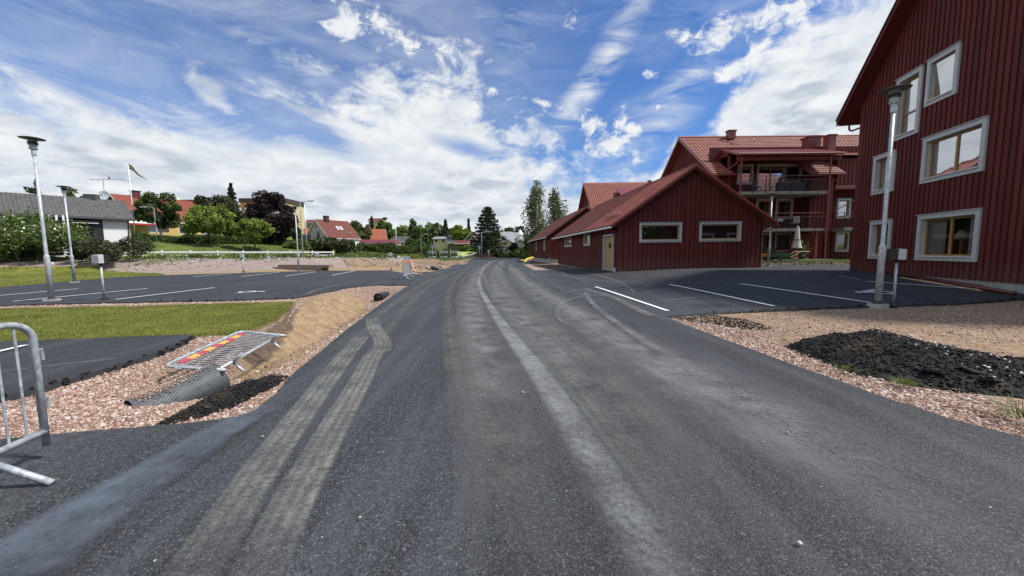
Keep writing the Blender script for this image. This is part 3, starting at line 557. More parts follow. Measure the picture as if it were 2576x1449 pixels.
# ------------------------------------------------------------------ asphalt
def nearleft(p): return True
road = sheet('road', road_poly, M['asphalt'], lambda x, y: H(x, y) - .001, .55, .075, M['asphalt_edge'], .018, label='newly laid grey asphalt road curving into the distance')
lotL = sheet('parking_lot', lotL_poly, M['asphalt_lot'], lambda x, y: H(x, y) - .0, .6, .075, M['asphalt_edge'], .018, label='dark asphalt parking lot left of the road')
lotR = sheet('parking_lot', lotR_poly, M['asphalt_lot'], lambda x, y: H(x, y) - .0, .5, .075, M['asphalt_edge'], .02, label='dark asphalt parking lot beside the red garage')
strip_ = sheet('asphalt_path', strip_poly, M['asphalt_lot'], lambda x, y: H(x, y) + .02, .5, .13, M['asphalt_edge'], .03, label='dark asphalt bay ending in the gravel at the left')
lawn1 = sheet('lawn', lawn1_poly, M['lawn'], lambda x, y: Zg(x, y) + .035 - .05 * (1 - S(np.abs(sdist(x, y, lawn1_poly)) / .2)), .35, label='mown green lawn strip between two asphalt areas')
lawn2 = sheet('lawn', lawn2_poly, M['lawn'], lambda x, y: Zg(x, y) + .035, .6, label='green lawn wedge beyond the left parking lot')
def strip(name, pts, w, mat, parent, dz, n=8, world=False, ztab=H, label=None):
    """pts picture points on the ground (or world xy); w width in metres or list"""
    C = [np.array(p[:2], float) if world else G(*p)[:2] for p in pts]; C = smoothpts(C, n); N_ = len(C); ws = np.interp(np.linspace(0, 1, N_), np.linspace(0, 1, len(w)), w) if isinstance(w, (list, tuple)) else [w] * N_
    vs_ = []; uvs = []; L_ = [0]
    for i in range(1, N_): L_.append(L_[-1] + np.linalg.norm(C[i] - C[i - 1]))
    K = 4
    for i in range(N_):
        t = C[min(i + 1, N_ - 1)] - C[max(i - 1, 0)]; t /= np.linalg.norm(t) + 1e-9; nr = np.array([t[1], -t[0]])
        for k in range(K + 1):
            p = C[i] + nr * ws[i] * (k / K - .5); vs_.append((p[0], p[1], float(ztab(p[0], p[1])) + dz)); uvs.append((k / K, L_[i] / L_[-1]))
    fs = [(i * (K + 1) + k, i * (K + 1) + k + 1, (i + 1) * (K + 1) + k + 1, (i + 1) * (K + 1) + k) for i in range(N_ - 1) for k in range(K)]
    fs = [f[::-1] for f in fs]
    me = bpy.data.meshes.new(name); me.from_pydata(vs_, [], fs); me.materials.append(mat); ul = me.uv_layers.new(name='UVMap')
    li = np.zeros(len(me.loops), dtype=np.int32); me.loops.foreach_get('vertex_index', li); ul.data.foreach_set('uv', np.array(uvs, dtype=np.float32)[li].ravel())
    o = bpy.data.objects.new(name, me); COL.objects.link(o); o.parent = parent
    if label: o['label'] = label
    return o
# tyre marks on the road (parts of the road)
T = [('dust_film', [(1500, 1620), (1420, 1449), (1350, 1290), (1290, 1150), (1240, 1000), (1210, 880), (1190, 790), (1190, 720), (1215, 675), (1240, 655)], [1.0, 1.0, 1.0, 1.2, 1.2], 'dust_film'), ('dust_film', [(2100, 1620), (1900, 1449), (1760, 1290), (1620, 1150), (1480, 1000), (1380, 880), (1300, 790), (1255, 720), (1252, 675), (1265, 655)], [1.5, 1.5, 1.7, 1.7, 1.7], 'dust_film'), ('dust_film', [(2900, 1560), (2600, 1400), (2300, 1250), (2050, 1120), (1800, 990), (1620, 890), (1480, 810), (1370, 745), (1310, 700), (1290, 672)], [1.6, 1.6, 1.6, 1.5], 'dust_film'),
     ('tyre_mark', [(390, 1560), (482, 1449), (555, 1340), (625, 1230), (696, 1130), (762, 1040), (832, 945), (880, 885), (915, 842)], .295, 'track_dust'), ('tyre_mark', [(905, 855), (950, 800), (1010, 750), (1070, 712), (1120, 690)], .28, 'track_soft'), ('tyre_mark', [(940, 892), (990, 815), (1050, 745), (1105, 706), (1152, 682)], .26, 'track_soft'),
     ('tyre_mark', [(580, 1560), (648, 1449), (702, 1340), (752, 1240), (812, 1130), (862, 1040), (908, 960), (935, 905), (958, 868)], .285, 'track_dust'),
     ('tyre_mark', [(936, 800), (938, 818), (948, 838), (960, 858), (962, 876), (952, 892)], .30, 'track_dust'),
     ('tyre_mark', [(1290, 1560), (1262, 1449), (1225, 1300), (1190, 1150), (1160, 1010), (1138, 890), (1127, 800), (1130, 740), (1150, 700), (1185, 672), (1220, 658)], [.34, .34, .34, .3, .3], 'track_soft'),
     ('tyre_mark', [(1410, 1560), (1370, 1449), (1310, 1300), (1262, 1150), (1215, 1010), (1180, 890), (1160, 800), (1156, 740), (1170, 700), (1200, 672)], [.30, .3, .26, .24], 'track_soft'),
     ('seam_streak', [(1790, 1600), (1690, 1449), (1590, 1290), (1500, 1150), (1420, 1030), (1345, 925), (1280, 840), (1232, 770), (1208, 725), (1207, 695), (1224, 668), (1250, 655)], [.56, .48, .38, .26, .20, .18], 'track_grey'),
     ('seam_streak', [(1760, 1600), (1665, 1449), (1568, 1290), (1482, 1150), (1405, 1030), (1333, 925), (1270, 840), (1226, 770)], [.42, .38, .32, .26, .20], 'streak_soft'),
     ('seam_streak', [(1900, 1600), (1795, 1449), (1690, 1290), (1590, 1160), (1490, 1030), (1400, 925), (1320, 840), (1262, 775), (1228, 730), (1220, 695), (1236, 670)], [.34, .3, .24, .2, .18], 'track_soft'),
     ('dark_tread', [(1740, 1449), (1640, 1290), (1545, 1160), (1455, 1030), (1372, 925), (1300, 840), (1246, 772), (1217, 722)], .045, 'track_dark'),
     ('tyre_mark', [(2040, 1449), (1880, 1290), (1740, 1160), (1600, 1030), (1500, 925), (1400, 840), (1310, 765), (1262, 715), (1250, 685), (1262, 664)], .42, 'track_soft'),
     ('tyre_mark', [(2350, 1449), (2140, 1290), (1980, 1160), (1820, 1040), (1650, 930), (1520, 840), (1410, 770), (1330, 715), (1288, 682), (1282, 664)], .5, 'track_faint'),
     ('turning_mark', [(1268, 770), (1350, 757), (1440, 735), (1530, 722), (1640, 718)], .14, 'track_faint'), ('turning_mark', [(1420, 820), (1400, 790), (1425, 760), (1480, 745), (1540, 748)], .14, 'track_faint'),
     ('turning_mark', [(1690, 905), (1600, 850), (1530, 800), (1490, 765), (1470, 735)], .22, 'track_faint'),
     ('tyre_mark', [(1070, 700), (1100, 690), (1160, 682), (1210, 690), (1225, 720)], .2, 'track_faint'), ('dark_tread', [(1075, 640 + 60), (1130, 684), (1180, 668), (1225, 660)], .3, 'track_dark'),
     ('tyre_mark', [(1112, 700), (1150, 684), (1195, 668), (1240, 657)], .25, 'track_soft'), ('dark_tread', [(1290, 690), (1262, 674), (1252, 662), (1262, 655)], .3, 'track_dark'),
     ('sealed_strip', [(-60, 1520), (60, 1420), (190, 1330), (330, 1240), (450, 1165), (560, 1095), (640, 1050), (700, 1028)], [.62, .62, .55, .46, .36, .22], 'bitumen')]
dz0 = .004
for nm, pts, w, mt in T: strip(nm, pts, w, M[mt], road, dz0, 8); dz0 += .0016
dz0 = .004
for pts, w in ([(1640, 716), (1560, 708), (1470, 704), (1430, 694), (1415, 686), (1438, 680), (1470, 683), (1530, 700), (1580, 722), (1600, 745)], .13), ([(1560, 714), (1480, 702), (1400, 694), (1352, 688), (1338, 692), (1350, 698), (1400, 704), (1450, 708)], .13), \
              ([(1600, 738), (1700, 728), (1830, 722)], .12), ([(1610, 714), (1760, 712), (1900, 705), (2020, 702)], .12), ([(1640, 760), (1740, 750), (1830, 742)], .12), ([(1700, 690), (1860, 692), (1980, 690)], .12), ([(2010, 684), (2080, 690), (2130, 698), (2190, 712)], .5), ([(2100, 740), (2180, 750), (2280, 752)], .12), ([(1470, 728), (1540, 748), (1600, 778), (1650, 800)], .35):
    strip('turning_mark', pts, w, M['track_faint'], lotR, dz0, 8); dz0 += .0016
dz0 = .004
for pts, w in ([(0, 727), (250, 712), (480, 698), (600, 692)], .12), ([(300, 716), (560, 714), (800, 709), (1000, 704)], .12), ([(560, 717), (700, 706), (900, 700), (1040, 696)], .12), ([(0, 750), (300, 742), (520, 726)], .12), ([(760, 742), (860, 716), (1000, 708), (1045, 702)], .25), ([(640, 734), (760, 722), (900, 712)], .12):
    strip('turning_mark', pts, w, M['track_faint'], lotL, dz0, 8); dz0 += .0016
strip('turning_mark', [(0, 940), (120, 925), (300, 905)], .1, M['track_faint'], strip_, .0045, 6, ztab=lambda x, y: H(x, y) + .02)
def line(a, b, parent, w=.10, off=0.):
    A, B = G(*a)[:2], G(*b)[:2]; t = (B - A) / np.linalg.norm(B - A); nr = np.array([-t[1], t[0]]); n = max(2, int(np.linalg.norm(B - A) / .4)); mb = MB(); vs_ = []
    for i in range(n + 1):
        p = A + (B - A) * i / n
        for s_ in (-1, 1): q = p + nr * s_ * w / 2; vs_.append((q[0], q[1], float(H(*q)) + .016 + off))
    mb.add(vs_, [(2 * i, 2 * i + 1, 2 * i + 3, 2 * i + 2)[::-1] for i in range(n)]); return part('bay_line', mb, M['paint'], parent)
for a, b in (((487, 697), (607, 686)), ((606, 696), (704.7, 684.8)), ((719, 695), (796, 684)), ((835, 693), (894.6, 681.7)), ((0, 744), (196.5, 727)), ((33.7, 759), (371, 726.3)), ((291.7, 754), (539.8, 724.3))): line(a, b, lotL)
for a, b in (((1498, 722), (1680, 783)), ((1684.5, 716.4), (1947.3, 771)), ((1861, 714.6), (2189.6, 762.2)), ((2181.7, 709), (2576.4, 736.7)), ((2080, 681), (2135, 681.5))): line(a, b, lotR, .10)
line((-60, 903), (65.5, 873), strip_, .09, .02)
def wheelchair(c, ang, size, parent):
    """flat painted wheelchair symbol: head, body, seat, leg and an open wheel"""
    mb = MB(); ca_, sa_ = math.cos(ang), math.sin(ang)
    def P_(x, y): X = c[0] + size * (x * ca_ - y * sa_); Y = c[1] + size * (x * sa_ + y * ca_); return (X, Y, float(H(X, Y)) + .016)
    def bar(x0, y0, x1, y1, w):
        d = V(x1 - x0, y1 - y0); d /= np.linalg.norm(d); n_ = V(-d[1], d[0]) * w / 2; mb.add([P_(x0 + n_[0], y0 + n_[1]), P_(x0 - n_[0], y0 - n_[1]), P_(x1 - n_[0], y1 - n_[1]), P_(x1 + n_[0], y1 + n_[1])], [(0, 1, 2, 3)])
    mb.add([P_(-.12 + .11 * math.cos(t), .86 + .11 * math.sin(t)) for t in np.linspace(0, 2 * math.pi, 14)[:-1]], [tuple(range(13))])
    bar(-.12, .74, -.10, .36, .13); bar(-.07, .56, .22, .56, .09); bar(-.16, .37, .26, .37, .10); bar(.23, .40, .42, .02, .10); bar(.38, .03, .54, .08, .09)
    n = 20; arc = [(math.radians(125 + 225 * i / n)) for i in range(n + 1)]; vs_ = []
    for t in arc: vs_ += [P_(-.08 + .36 * math.cos(t), .18 + .36 * math.sin(t)), P_(-.08 + .26 * math.cos(t), .18 + .26 * math.sin(t))]
    mb.add(vs_, [(2 * i, 2 * i + 1, 2 * i + 3, 2 * i + 2) for i in range(n)]); part('wheelchair_symbol', mb, M['paint'], parent)
wheelchair(G(610, 735.2)[:2], math.radians(-90), .80, lotL); wheelchair(G(2228, 735.5)[:2], math.radians(80), .85, lotR)
# kerb stone line of the street that closes the view
mb = MB(); mb.box(-20, -3.2, 80.2, 80.5, .12, .34); mb.box(-3.2, 3.2, 82, 82.3, .02, .13)
o = obj('kerb', mb, M['concrete'], label='pale kerb line along the far cross street', kind='structure')
# ------------------------------------------------------------------ scattered stones and grass
def template_rock(seed, n=1):
    r = np.random.default_rng(seed); base = np.array([[1, 0, 0], [-1, 0, 0], [0, 1, 0], [0, -1, 0], [0, 0, 1], [0, 0, -1]], float); f = np.array([[0, 2, 4], [2, 1, 4], [1, 3, 4], [3, 0, 4], [2, 0, 5], [1, 2, 5], [3, 1, 5], [0, 3, 5]])
    return base, f
def rocks(name, pts, size, mat, squash=.65, seed=1, sink=.25, matidx=None):
    r = np.random.default_rng(seed); b, f = template_rock(seed); n = len(pts); size = np.asarray(size)
    q = r.normal(size=(n, 4)); q /= np.linalg.norm(q, axis=1)[:, None]; w, x, y, z = q.T
    R = np.stack([np.stack([1 - 2 * (y * y + z * z), 2 * (x * y - z * w), 2 * (x * z + y * w)], 1), np.stack([2 * (x * y + z * w), 1 - 2 * (x * x + z * z), 2 * (y * z - x * w)], 1), np.stack([2 * (x * z - y * w), 2 * (y * z + x * w), 1 - 2 * (x * x + y * y)], 1)], 1)
    loc = b[None] * (1 + r.uniform(-.35, .35, (n, 6, 3))) * r.uniform(.55, 1.2, (n, 1, 3)); v = np.einsum('nij,nkj->nki', R, loc) * size[:, None, None]; v[:, :, 2] *= squash; v += pts[:, None, :]; v[:, :, 2] += (size * squash * (1 - sink * 2))[:, None] * .5
    fa = (f[None] + (np.arange(n) * 6)[:, None, None]).reshape(-1, 3)
    return fastmesh(name, v.reshape(-1, 3), fa, mat)
def sample_poly(poly, n, bias=None, seed=1):
    r = np.random.default_rng(seed); P = np.array([p[:2] for p in poly]); a, b = P.min(0), P.max(0); out = np.zeros((0, 2)); it = 0
    while len(out) < n and it < 60:
        q = r.uniform(a, b, (n * 2, 2)); k = inpoly(q[:, 0], q[:, 1], poly)
        if bias is not None: k &= r.uniform(size=len(q)) < bias(q[:, 0], q[:, 1])
        out = np.vstack([out, q[k]]); it += 1
    return out[:n]
def Zfast(x, y, cache={}):
    # bilinear lookup in the ground grid
    ix = np.clip(np.searchsorted(gx, x) - 1, 0, nx - 2); iy = np.clip(np.searchsorted(gy, y) - 1, 0, ny - 2); tx = (x - gx[ix]) / (gx[ix + 1] - gx[ix]); ty = (y - gy[iy]) / (gy[iy + 1] - gy[iy])
    return (ZZ[iy, ix] * (1 - tx) * (1 - ty) + ZZ[iy, ix + 1] * tx * (1 - ty) + ZZ[iy + 1, ix] * (1 - tx) * ty + ZZ[iy + 1, ix + 1] * tx * ty)
def near(x, y): return np.clip((5.5 / (np.hypot(x, y) + .1)) ** 1.6, .02, 1)
def nopave(x, y, m=.0): return paved_d(x, y) < -m
gravL = SIDE_EDGE + [tuple(ROAD_L[0])] + ROAD_L[1:] + lotL_poly[1:7] + [tuple(sand_poly[0])] + soil_poly[3:6] + PG((560, 842), (492, 846)) + strip_poly[::-1][:5] + [(-8, 3.4), (-8, 2.9)]
gravR = [(3.95, -2)] + ROAD_R2[::-1] + lotR_poly[-1:] + [tuple(p) for p in lotR_poly[::-1][1:9]] + [(12.2, 5), (11, -2)]
pL = sample_poly(gravL, 46000, lambda x, y: near(x, y) * nopave(x, y, .01) * np.clip(.62 + 1.3 * nz2(x, y, 1.1, 41.), .12, 1) * (1 - .93 * (sdist(x, y, sand_poly) > .12)) * (sdist(x, y, lawn1_poly) < -.02), 3)
pR = sample_poly(gravR, 56000, lambda x, y: near(x, y) * nopave(x, y, .01) * np.clip(.75 + 1.1 * nz2(x, y, 1.0, 43.), .2, 1) * np.clip(1.1 - .98 * (pdist(x, y, ROAD_R2, False) > .7), .1, 1), 4)
band = sample_poly(PG((0, 768), (300, 766), (600, 760), (745, 756), (740, 749), (600, 754), (400, 758), (200, 762), (0, 765)), 5000, lambda x, y: nopave(x, y, .01) * 1., 5)
for nm, pp, sd_, lb in (('gravel_stones', pL, 3, 'loose pink crushed stone between road edge and left asphalt bay'), ('gravel_stones', pR, 4, 'loose pink crushed stone along the right road edge'), ('gravel_stones', band, 5, 'thin band of pink crushed stone along the left lot edge')):
    r = np.random.default_rng(sd_); sz = r.lognormal(math.log(.0080), .50, len(pp)) * (1 + .035 * np.hypot(pp[:, 0], pp[:, 1])); sz = np.clip(sz, .004, .032)
    me = rocks(nm, np.column_stack([pp, Zfast(pp[:, 0], pp[:, 1])]), sz, M['pink_stone'], .7, sd_)
    tag(link(nm, me), lb, 'gravel', 'crushed stone', 'stuff')
# asphalt crumbs along cut edges
ce = []
for poly, k in ((ROAD_L, 1), (ROAD_R2, 1), (SIDE_EDGE, 1), (strip_poly[-6:], 5), (lotR_poly[-9:], 2), (lotL_poly[:10], 1)):
    for p in dens(poly, .03, False):
        for j in range(int(2 * k)): ce.append(p + rng.normal(0, .035 * k, 2))
ce = np.array(ce); ce_n = len(ce); ce = ce[paved_d(ce[:, 0], ce[:, 1]) < .01]
tag(link('asphalt_crumbs', rocks('asphalt_crumbs', np.column_stack([ce, Zfast(ce[:, 0], ce[:, 1]) + .004]), rng.uniform(.006, .018, len(ce)), M['debris'], .8, 9)), 'black asphalt crumbs spilled along the cut asphalt edges', 'crumbs', None, 'stuff')
ck = []
for poly, dn, sg_ in ((strip_poly[-6:], 75, .035), (lotR_poly[-9:], 55, .03), (lotL_poly[:8], 30, .025)):
    for p in dens(poly, .02, False):
        r0 = max(1, .12 * np.hypot(*p))
        for j in range(max(1, int(dn / 9))): ck.append(p + rng.normal(0, sg_ * 1.25, 2))
ck = np.array(ck); kd_ = paved_d(ck[:, 0], ck[:, 1]); ck = ck[kd_ < .02]; kd_ = kd_[kd_ < .02]
tag(link('asphalt_crumbs', rocks('asphalt_crumbs', np.column_stack([ck, H(ck[:, 0], ck[:, 1]) + .020 - .045 * S(-kd_ / .12)]), rng.uniform(.010, .026, len(ck)) * (1 + .03 * np.hypot(ck[:, 0], ck[:, 1])), M['debris'], .8, 10)), 'thick black crumbling edge of the parking asphalt', 'crumbs', None, 'stuff')
# pale chips lying on the road
cp_ = sample_poly([(-3, 1.3), (3.6, 1.3), (3.5, 9), (-2, 16), (-4, 16), (-2.2, 3)], 170, near, 12)
tag(link('road_chips', rocks('road_chips', np.column_stack([cp_, H(cp_[:, 0], cp_[:, 1]) + .018]), np.clip(rng.lognormal(math.log(.006), .5, len(cp_)), .003, .018), M['chip'], .3, 13)), 'pale stone chips and leaf scraps strewn over the road', 'chips', None, 'stuff')
cl = sample_poly(sand_poly, 900, None, 27); tag(link('clods', rocks('clods', np.column_stack([cl, Zfast(cl[:, 0], cl[:, 1])]), np.clip(rng.lognormal(math.log(.010), .6, len(cl)), .004, .05), plain('sand_clod', (.27, .19, .115), .95, var=.4, scale=9), .7, 28)), 'loose clods and pebbles on the sandy ditch side', 'clods', None, 'stuff')
sp_ = []
for poly in (ROAD_L, ROAD_R2, SIDE_EDGE):
    for p in dens(poly, .02, False): sp_.append(p + rng.normal(0, .12, 2))
sp_ = np.array(sp_); kk = paved_d(sp_[:, 0], sp_[:, 1]); sp_ = sp_[(kk > .01) & (rng.uniform(size=len(kk)) < .45)]
tag(link('spilled_gravel', rocks('spilled_gravel', np.column_stack([sp_, H(sp_[:, 0], sp_[:, 1]) + .002]), np.clip(rng.lognormal(math.log(.005), .45, len(sp_)), .002, .014), M['pink_stone'], .7, 29)), 'single pink stones spilled onto the road margins', 'gravel', None, 'stuff')
# grass blades
def blades(name, pts, zf, h, mat, seed, w=.012, lean=.6):
    r = np.random.default_rng(seed); n = len(pts); z = zf(pts[:, 0], pts[:, 1]); a = r.uniform(0, 2 * math.pi, n); hh = r.uniform(.5, 1.2, n) * h; ww = w * (1 + .06 * np.hypot(pts[:, 0], pts[:, 1])) if np.isscalar(w) else w
    dx = np.cos(a) * ww; dy = np.sin(a) * ww; lx = r.normal(0, lean, n) * hh; ly = r.normal(0, lean, n) * hh
    v = np.stack([np.column_stack([pts[:, 0] - dx, pts[:, 1] - dy, z - .01]), np.column_stack([pts[:, 0] + dx, pts[:, 1] + dy, z - .01]), np.column_stack([pts[:, 0] + lx, pts[:, 1] + ly, z + hh])], 1)
    return fastmesh(name, v.reshape(-1, 3), np.arange(3 * n).reshape(-1, 3), mat)
g1 = sample_poly(lawn1_poly, 90000, lambda x, y: np.clip((9 / (np.hypot(x, y))) ** 1.5, .05, 1), 21)
tag(link('grass_blades', blades('grass_blades', g1, lambda x, y: Zfast(x, y) + .03, .035, M['grass_blade'], 22, .004)), 'short mown grass on the lawn strip by the ditch', 'grass', 'mown grass', 'stuff')
g2 = sample_poly(lawn2_poly, 25000, lambda x, y: (x > -38) * 1., 23)
tag(link('grass_blades', blades('grass_blades', g2, lambda x, y: Zfast(x, y) + .03, .05, M['grass_blade'], 24, .006)), 'short mown grass beyond the left parking lot', 'grass', 'mown grass', 'stuff')
g3 = sample_poly(grassB, 22000, None, 25)
tag(link('grass_blades', blades('grass_blades', g3, Zfast, .06, M['weed'], 26, .005)), 'short fresh grass before the apartment house patio', 'grass', 'mown grass', 'stuff')
# blasted rock on the bank
def bankband(n, lo, hi, seed, x0=-56, x1=-8):
    r = np.random.default_rng(seed); out = []
    d = (fenceB - fenceA) / np.linalg.norm(fenceB - fenceA); nn_ = V(-d[1], d[0]); t = r.uniform(-6, 62, n); s_ = r.uniform(lo, hi, n); return fenceA + d * t[:, None] + nn_ * s_[:, None]
bk = bankband(7500, -12.0, -.6, 31); k = (paved_d(bk[:, 0], bk[:, 1]) < -1.5) & (sdist(bk[:, 0], bk[:, 1], lawn2_poly) < -.4) & (bk[:, 0] < -14.5); bk = bk[k]; dens_ = (nz2(bk[:, 0], bk[:, 1], .22, 4.) + rng.uniform(-.5, .5, len(bk))) > -.12; bk = bk[dens_]
sz = np.clip(rng.lognormal(math.log(.085), .45, len(bk)), .03, .24)
tag(link('bank_rocks', rocks('bank_rocks', np.column_stack([bk, Zfast(bk[:, 0], bk[:, 1])]), sz, M['grey_rock'], .75, 33)), 'blasted grey and pink rocks on the gravel bank below the white fence', 'rocks', None, 'stuff')
pp = sample_poly(PG((1100, 650), (1250, 640), (1262, 651), (1180, 654), (1100, 656)), 10, None, 3)
bk = None; rp = bankband(2600, -3.4, -.4, 35); k = ((rp[:, 0] > -30) & (rp[:, 0] < -15)); rp = rp[k]
tag(link('bank_rocks', rocks('bank_rocks', np.column_stack([rp, Zfast(rp[:, 0], rp[:, 1]) + .05]), np.clip(rng.lognormal(math.log(.16), .4, len(rp)), .05, .4), M['grey_rock'], .8, 36)), 'pale rock slope under the end of the white fence', 'rocks', None, 'stuff')
# ------------------------------------------------------------------ wall frames
class FR:
    def __init__(s, o, u, n, base=(0, 0, 0)):
        s.o = V(*o) if len(o) == 3 else V(o[0], o[1], 0); s.u = V(*u, 0)[:3] / np.linalg.norm(u[:2]); s.n = V(*n, 0)[:3] / np.linalg.norm(n[:2]); s.b = V(*base)
    def p(s, a, z, c=0.): return s.o + s.u * a + s.n * c + V(0, 0, z) - s.b
def fbox(mb, F, a0, a1, z0, z1, c0, c1, mi=0):
    q = lambda a, z, c: F.p(a, z, c)
    pts = [q(a0, z0, c0), q(a1, z0, c0), q(a1, z0, c1), q(a0, z0, c1), q(a0, z1, c0), q(a1, z1, c0), q(a1, z1, c1), q(a0, z1, c1)]
    d = np.cross(pts[1] - pts[0], pts[3] - pts[0])
    if d[2] < 0: pts = [pts[3], pts[2], pts[1], pts[0], pts[7], pts[6], pts[5], pts[4]]
    mb.hexa(pts, mi)
def fpoly(mb, F, pts, c0, c1, mi=0, holes=()):
    """wall plate of outline pts (a,z) between offsets c0 (back) and c1 (front), with openings"""
    ov, fs = tri_poly(pts, holes); n = len(ov)
    mb.add([F.p(a, z, c1) for a, z in ov], fs, mi)
    for lp in (pts, *holes):
        m = len(lp); mb.add([F.p(a, z, c1) for a, z in lp] + [F.p(a, z, c0) for a, z in lp], [(i, (i + 1) % m, m + (i + 1) % m, m + i) for i in range(m)], mi)
def boards(parent, F, W, top, z0, module, bw, proud, holes, a_start=0., c=0., mat=None, name='board', maxn=290):
    n = int((W - a_start) / module); cnt = 0; rest = MB()
    for i in range(n + 1):
        a = a_start + i * module + (module - bw) / 2; b = min(a + bw, W)
        if b - a < .02: continue
        zt = min(top(a), top(b)); segs = [(z0, zt)]
        for h in holes:
            if b > h[0] + .005 and a < h[2] - .005:
                ns = []
                for s0, s1 in segs:
                    if h[1] > s0: ns.append((s0, min(s1, h[1])))
                    if h[3] < s1: ns.append((max(s0, h[3]), s1))
                segs = [q for q in ns if q[1] - q[0] > .02]
        if not segs: continue
        for s0, s1 in segs:
            mb = MB() if cnt < maxn else rest
            if abs(top(a) - top(b)) > 1e-4 and abs(s1 - zt) < 1e-6:
                P = [F.p(a, s0, c), F.p(b, s0, c), F.p(b, s0, c + proud), F.p(a, s0, c + proud), F.p(a, top(a), c), F.p(b, top(b), c), F.p(b, top(b), c + proud), F.p(a, top(a), c + proud)]
                if np.cross(P[1] - P[0], P[3] - P[0])[2] < 0: P = [P[3], P[2], P[1], P[0], P[7], P[6], P[5], P[4]]
                mb.hexa(P)
            else: fbox(mb, F, a, b, s0, s1, c, c + proud)
            if cnt < maxn: part(name, mb, mat or M['red'], parent)
            cnt += 1
    if rest.v: part('board_rest', rest, mat or M['red'], parent, kind='stuff')
def window(parent, F, a0, z0, a1, z1, trim=.13, mull=(), bars=(), style='oak', backing='interior', glass='glass', depth=.10, sill=True, front=.05, open_=0., extra=None):
    """opening a0..a1,z0..z1 is the outside of the casing; returns the hole in the wall"""
    t = trim; w = MB(); ia0, ia1, iz0, iz1 = a0 + t, a1 - t, z0 + t, z1 - t
    fbox(w, F, a0, a1, iz1, z1, -.01, front + .003); fbox(w, F, a0, ia0, z0, iz1, -.01, front); fbox(w, F, ia1, a1, z0, iz1, -.01, front); fbox(w, F, ia0, ia1, z0, iz0, -.01, front - .004)
    for x0, x1, y0, y1 in ((ia0, ia0 + .014, iz0 + .015, iz1 - .015), (ia1 - .014, ia1, iz0 + .015, iz1 - .015), (ia0, ia1, iz1 - .014, iz1), (ia0, ia1, iz0, iz0 + .014)): fbox(w, F, x0, x1, y0, y1, -.22, -.012)   # reveal
    wo = part('window', w, M['trim'], parent)
    cap = MB(); fbox(cap, F, a0 - .03, a1 + .03, z1 + .001, z1 + .022, -.0, front + .045); part('drip_cap', cap, M['trim'] if style != 'far' else M['white'], wo)
    if sill: s_ = MB(); fbox(s_, F, ia0 - .03, ia1 + .03, iz0 - .018, iz0 + .012, -.05, front + .05); part('sill', s_, M['white'], wo)
    fw = .055; sm = MB(); cg = -depth; ja0, ja1, jz0, jz1 = ia0 + .015, ia1 - .015, iz0 + .016, iz1 - .015
    edges = [ja0] + [ja0 + (ja1 - ja0) * q for q in mull] + [ja1]; zed = [jz0] + [jz0 + (jz1 - jz0) * q for q in bars] + [jz1]
    fbox(sm, F, ja0, ja1, jz1 - fw, jz1, cg - .03, cg + .03); fbox(sm, F, ja0, ja1, jz0, jz0 + fw, cg - .03, cg + .03)
    for q in [ja0] + [e - fw / 2 for e in edges[1:-1]] + [ja1 - fw]: ww = fw if q in (ja0, ja1 - fw) else fw * 1.5; fbox(sm, F, q, q + ww, jz0 + fw, jz1 - fw, cg - .028, cg + .034)
    for q in zed[1:-1]: fbox(sm, F, ja0 + fw, ja1 - fw, q - fw / 2, q + fw / 2, cg - .026, cg + .036)
    part('sash', sm, M['oak'] if style == 'oak' else M['white'], wo)
    for i in range(len(edges) - 1):
        for j in range(len(zed) - 1):
            g = MB(); x0, x1, y0, y1 = edges[i] + fw * .9, edges[i + 1] - fw * .9, zed[j] + fw * .9, zed[j + 1] - fw * .9; P = [F.p(x0, y0, cg + open_ * 0), F.p(x1, y0, cg), F.p(x1, y1, cg + .004 + open_), F.p(x0, y1, cg + .004 + open_)]; g.add(P, [(0, 1, 2, 3)]); part('pane', g, M[glass], wo)
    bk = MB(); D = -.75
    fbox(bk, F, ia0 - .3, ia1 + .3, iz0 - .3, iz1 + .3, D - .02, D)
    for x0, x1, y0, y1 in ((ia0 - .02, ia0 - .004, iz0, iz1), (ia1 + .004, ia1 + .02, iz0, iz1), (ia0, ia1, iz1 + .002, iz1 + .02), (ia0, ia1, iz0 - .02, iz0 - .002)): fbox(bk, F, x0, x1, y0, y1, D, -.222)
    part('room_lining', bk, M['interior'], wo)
    if backing == 'pale_backing': b = MB(); fbox(b, F, ja0 + .05, ja1 - .03, jz0 + .03, jz1 - .1, cg - .10, cg - .09); part('pale_backing', b, M['pale_backing'], wo)
    if backing in ('curtain', 'curtain1'):
        for (x0, x1) in (((ja0 + .04, ja0 + .04 + (ja1 - ja0) * .28), (ja1 - .04 - (ja1 - ja0) * .26, ja1 - .04)) if backing == 'curtain' else ((ja0 + .03, ja1 - .03),)):
            b = MB(); nn = 28; top_ = [F.p(x0 + (x1 - x0) * i / nn, jz1 - .03, cg - .16 + .022 * math.sin(i * 1.6)) for i in range(nn + 1)]; bo = [F.p(x0 + (x1 - x0) * i / nn, jz0 + .02, cg - .16 + .03 * math.sin(i * 1.6)) for i in range(nn + 1)]
            b.add(bo + top_, [(i, i + 1, nn + 2 + i, nn + 1 + i) for i in range(nn)]); part('curtain', b, M['curtain'], wo)
    if extra: extra(wo, F, ja0, ja1, jz0, jz1, cg)
    return (ia0, iz0, ia1, iz1)
def hole_loops(hs): return [[(h[0], h[1]), (h[2], h[1]), (h[2], h[3]), (h[0], h[3])] for h in hs]
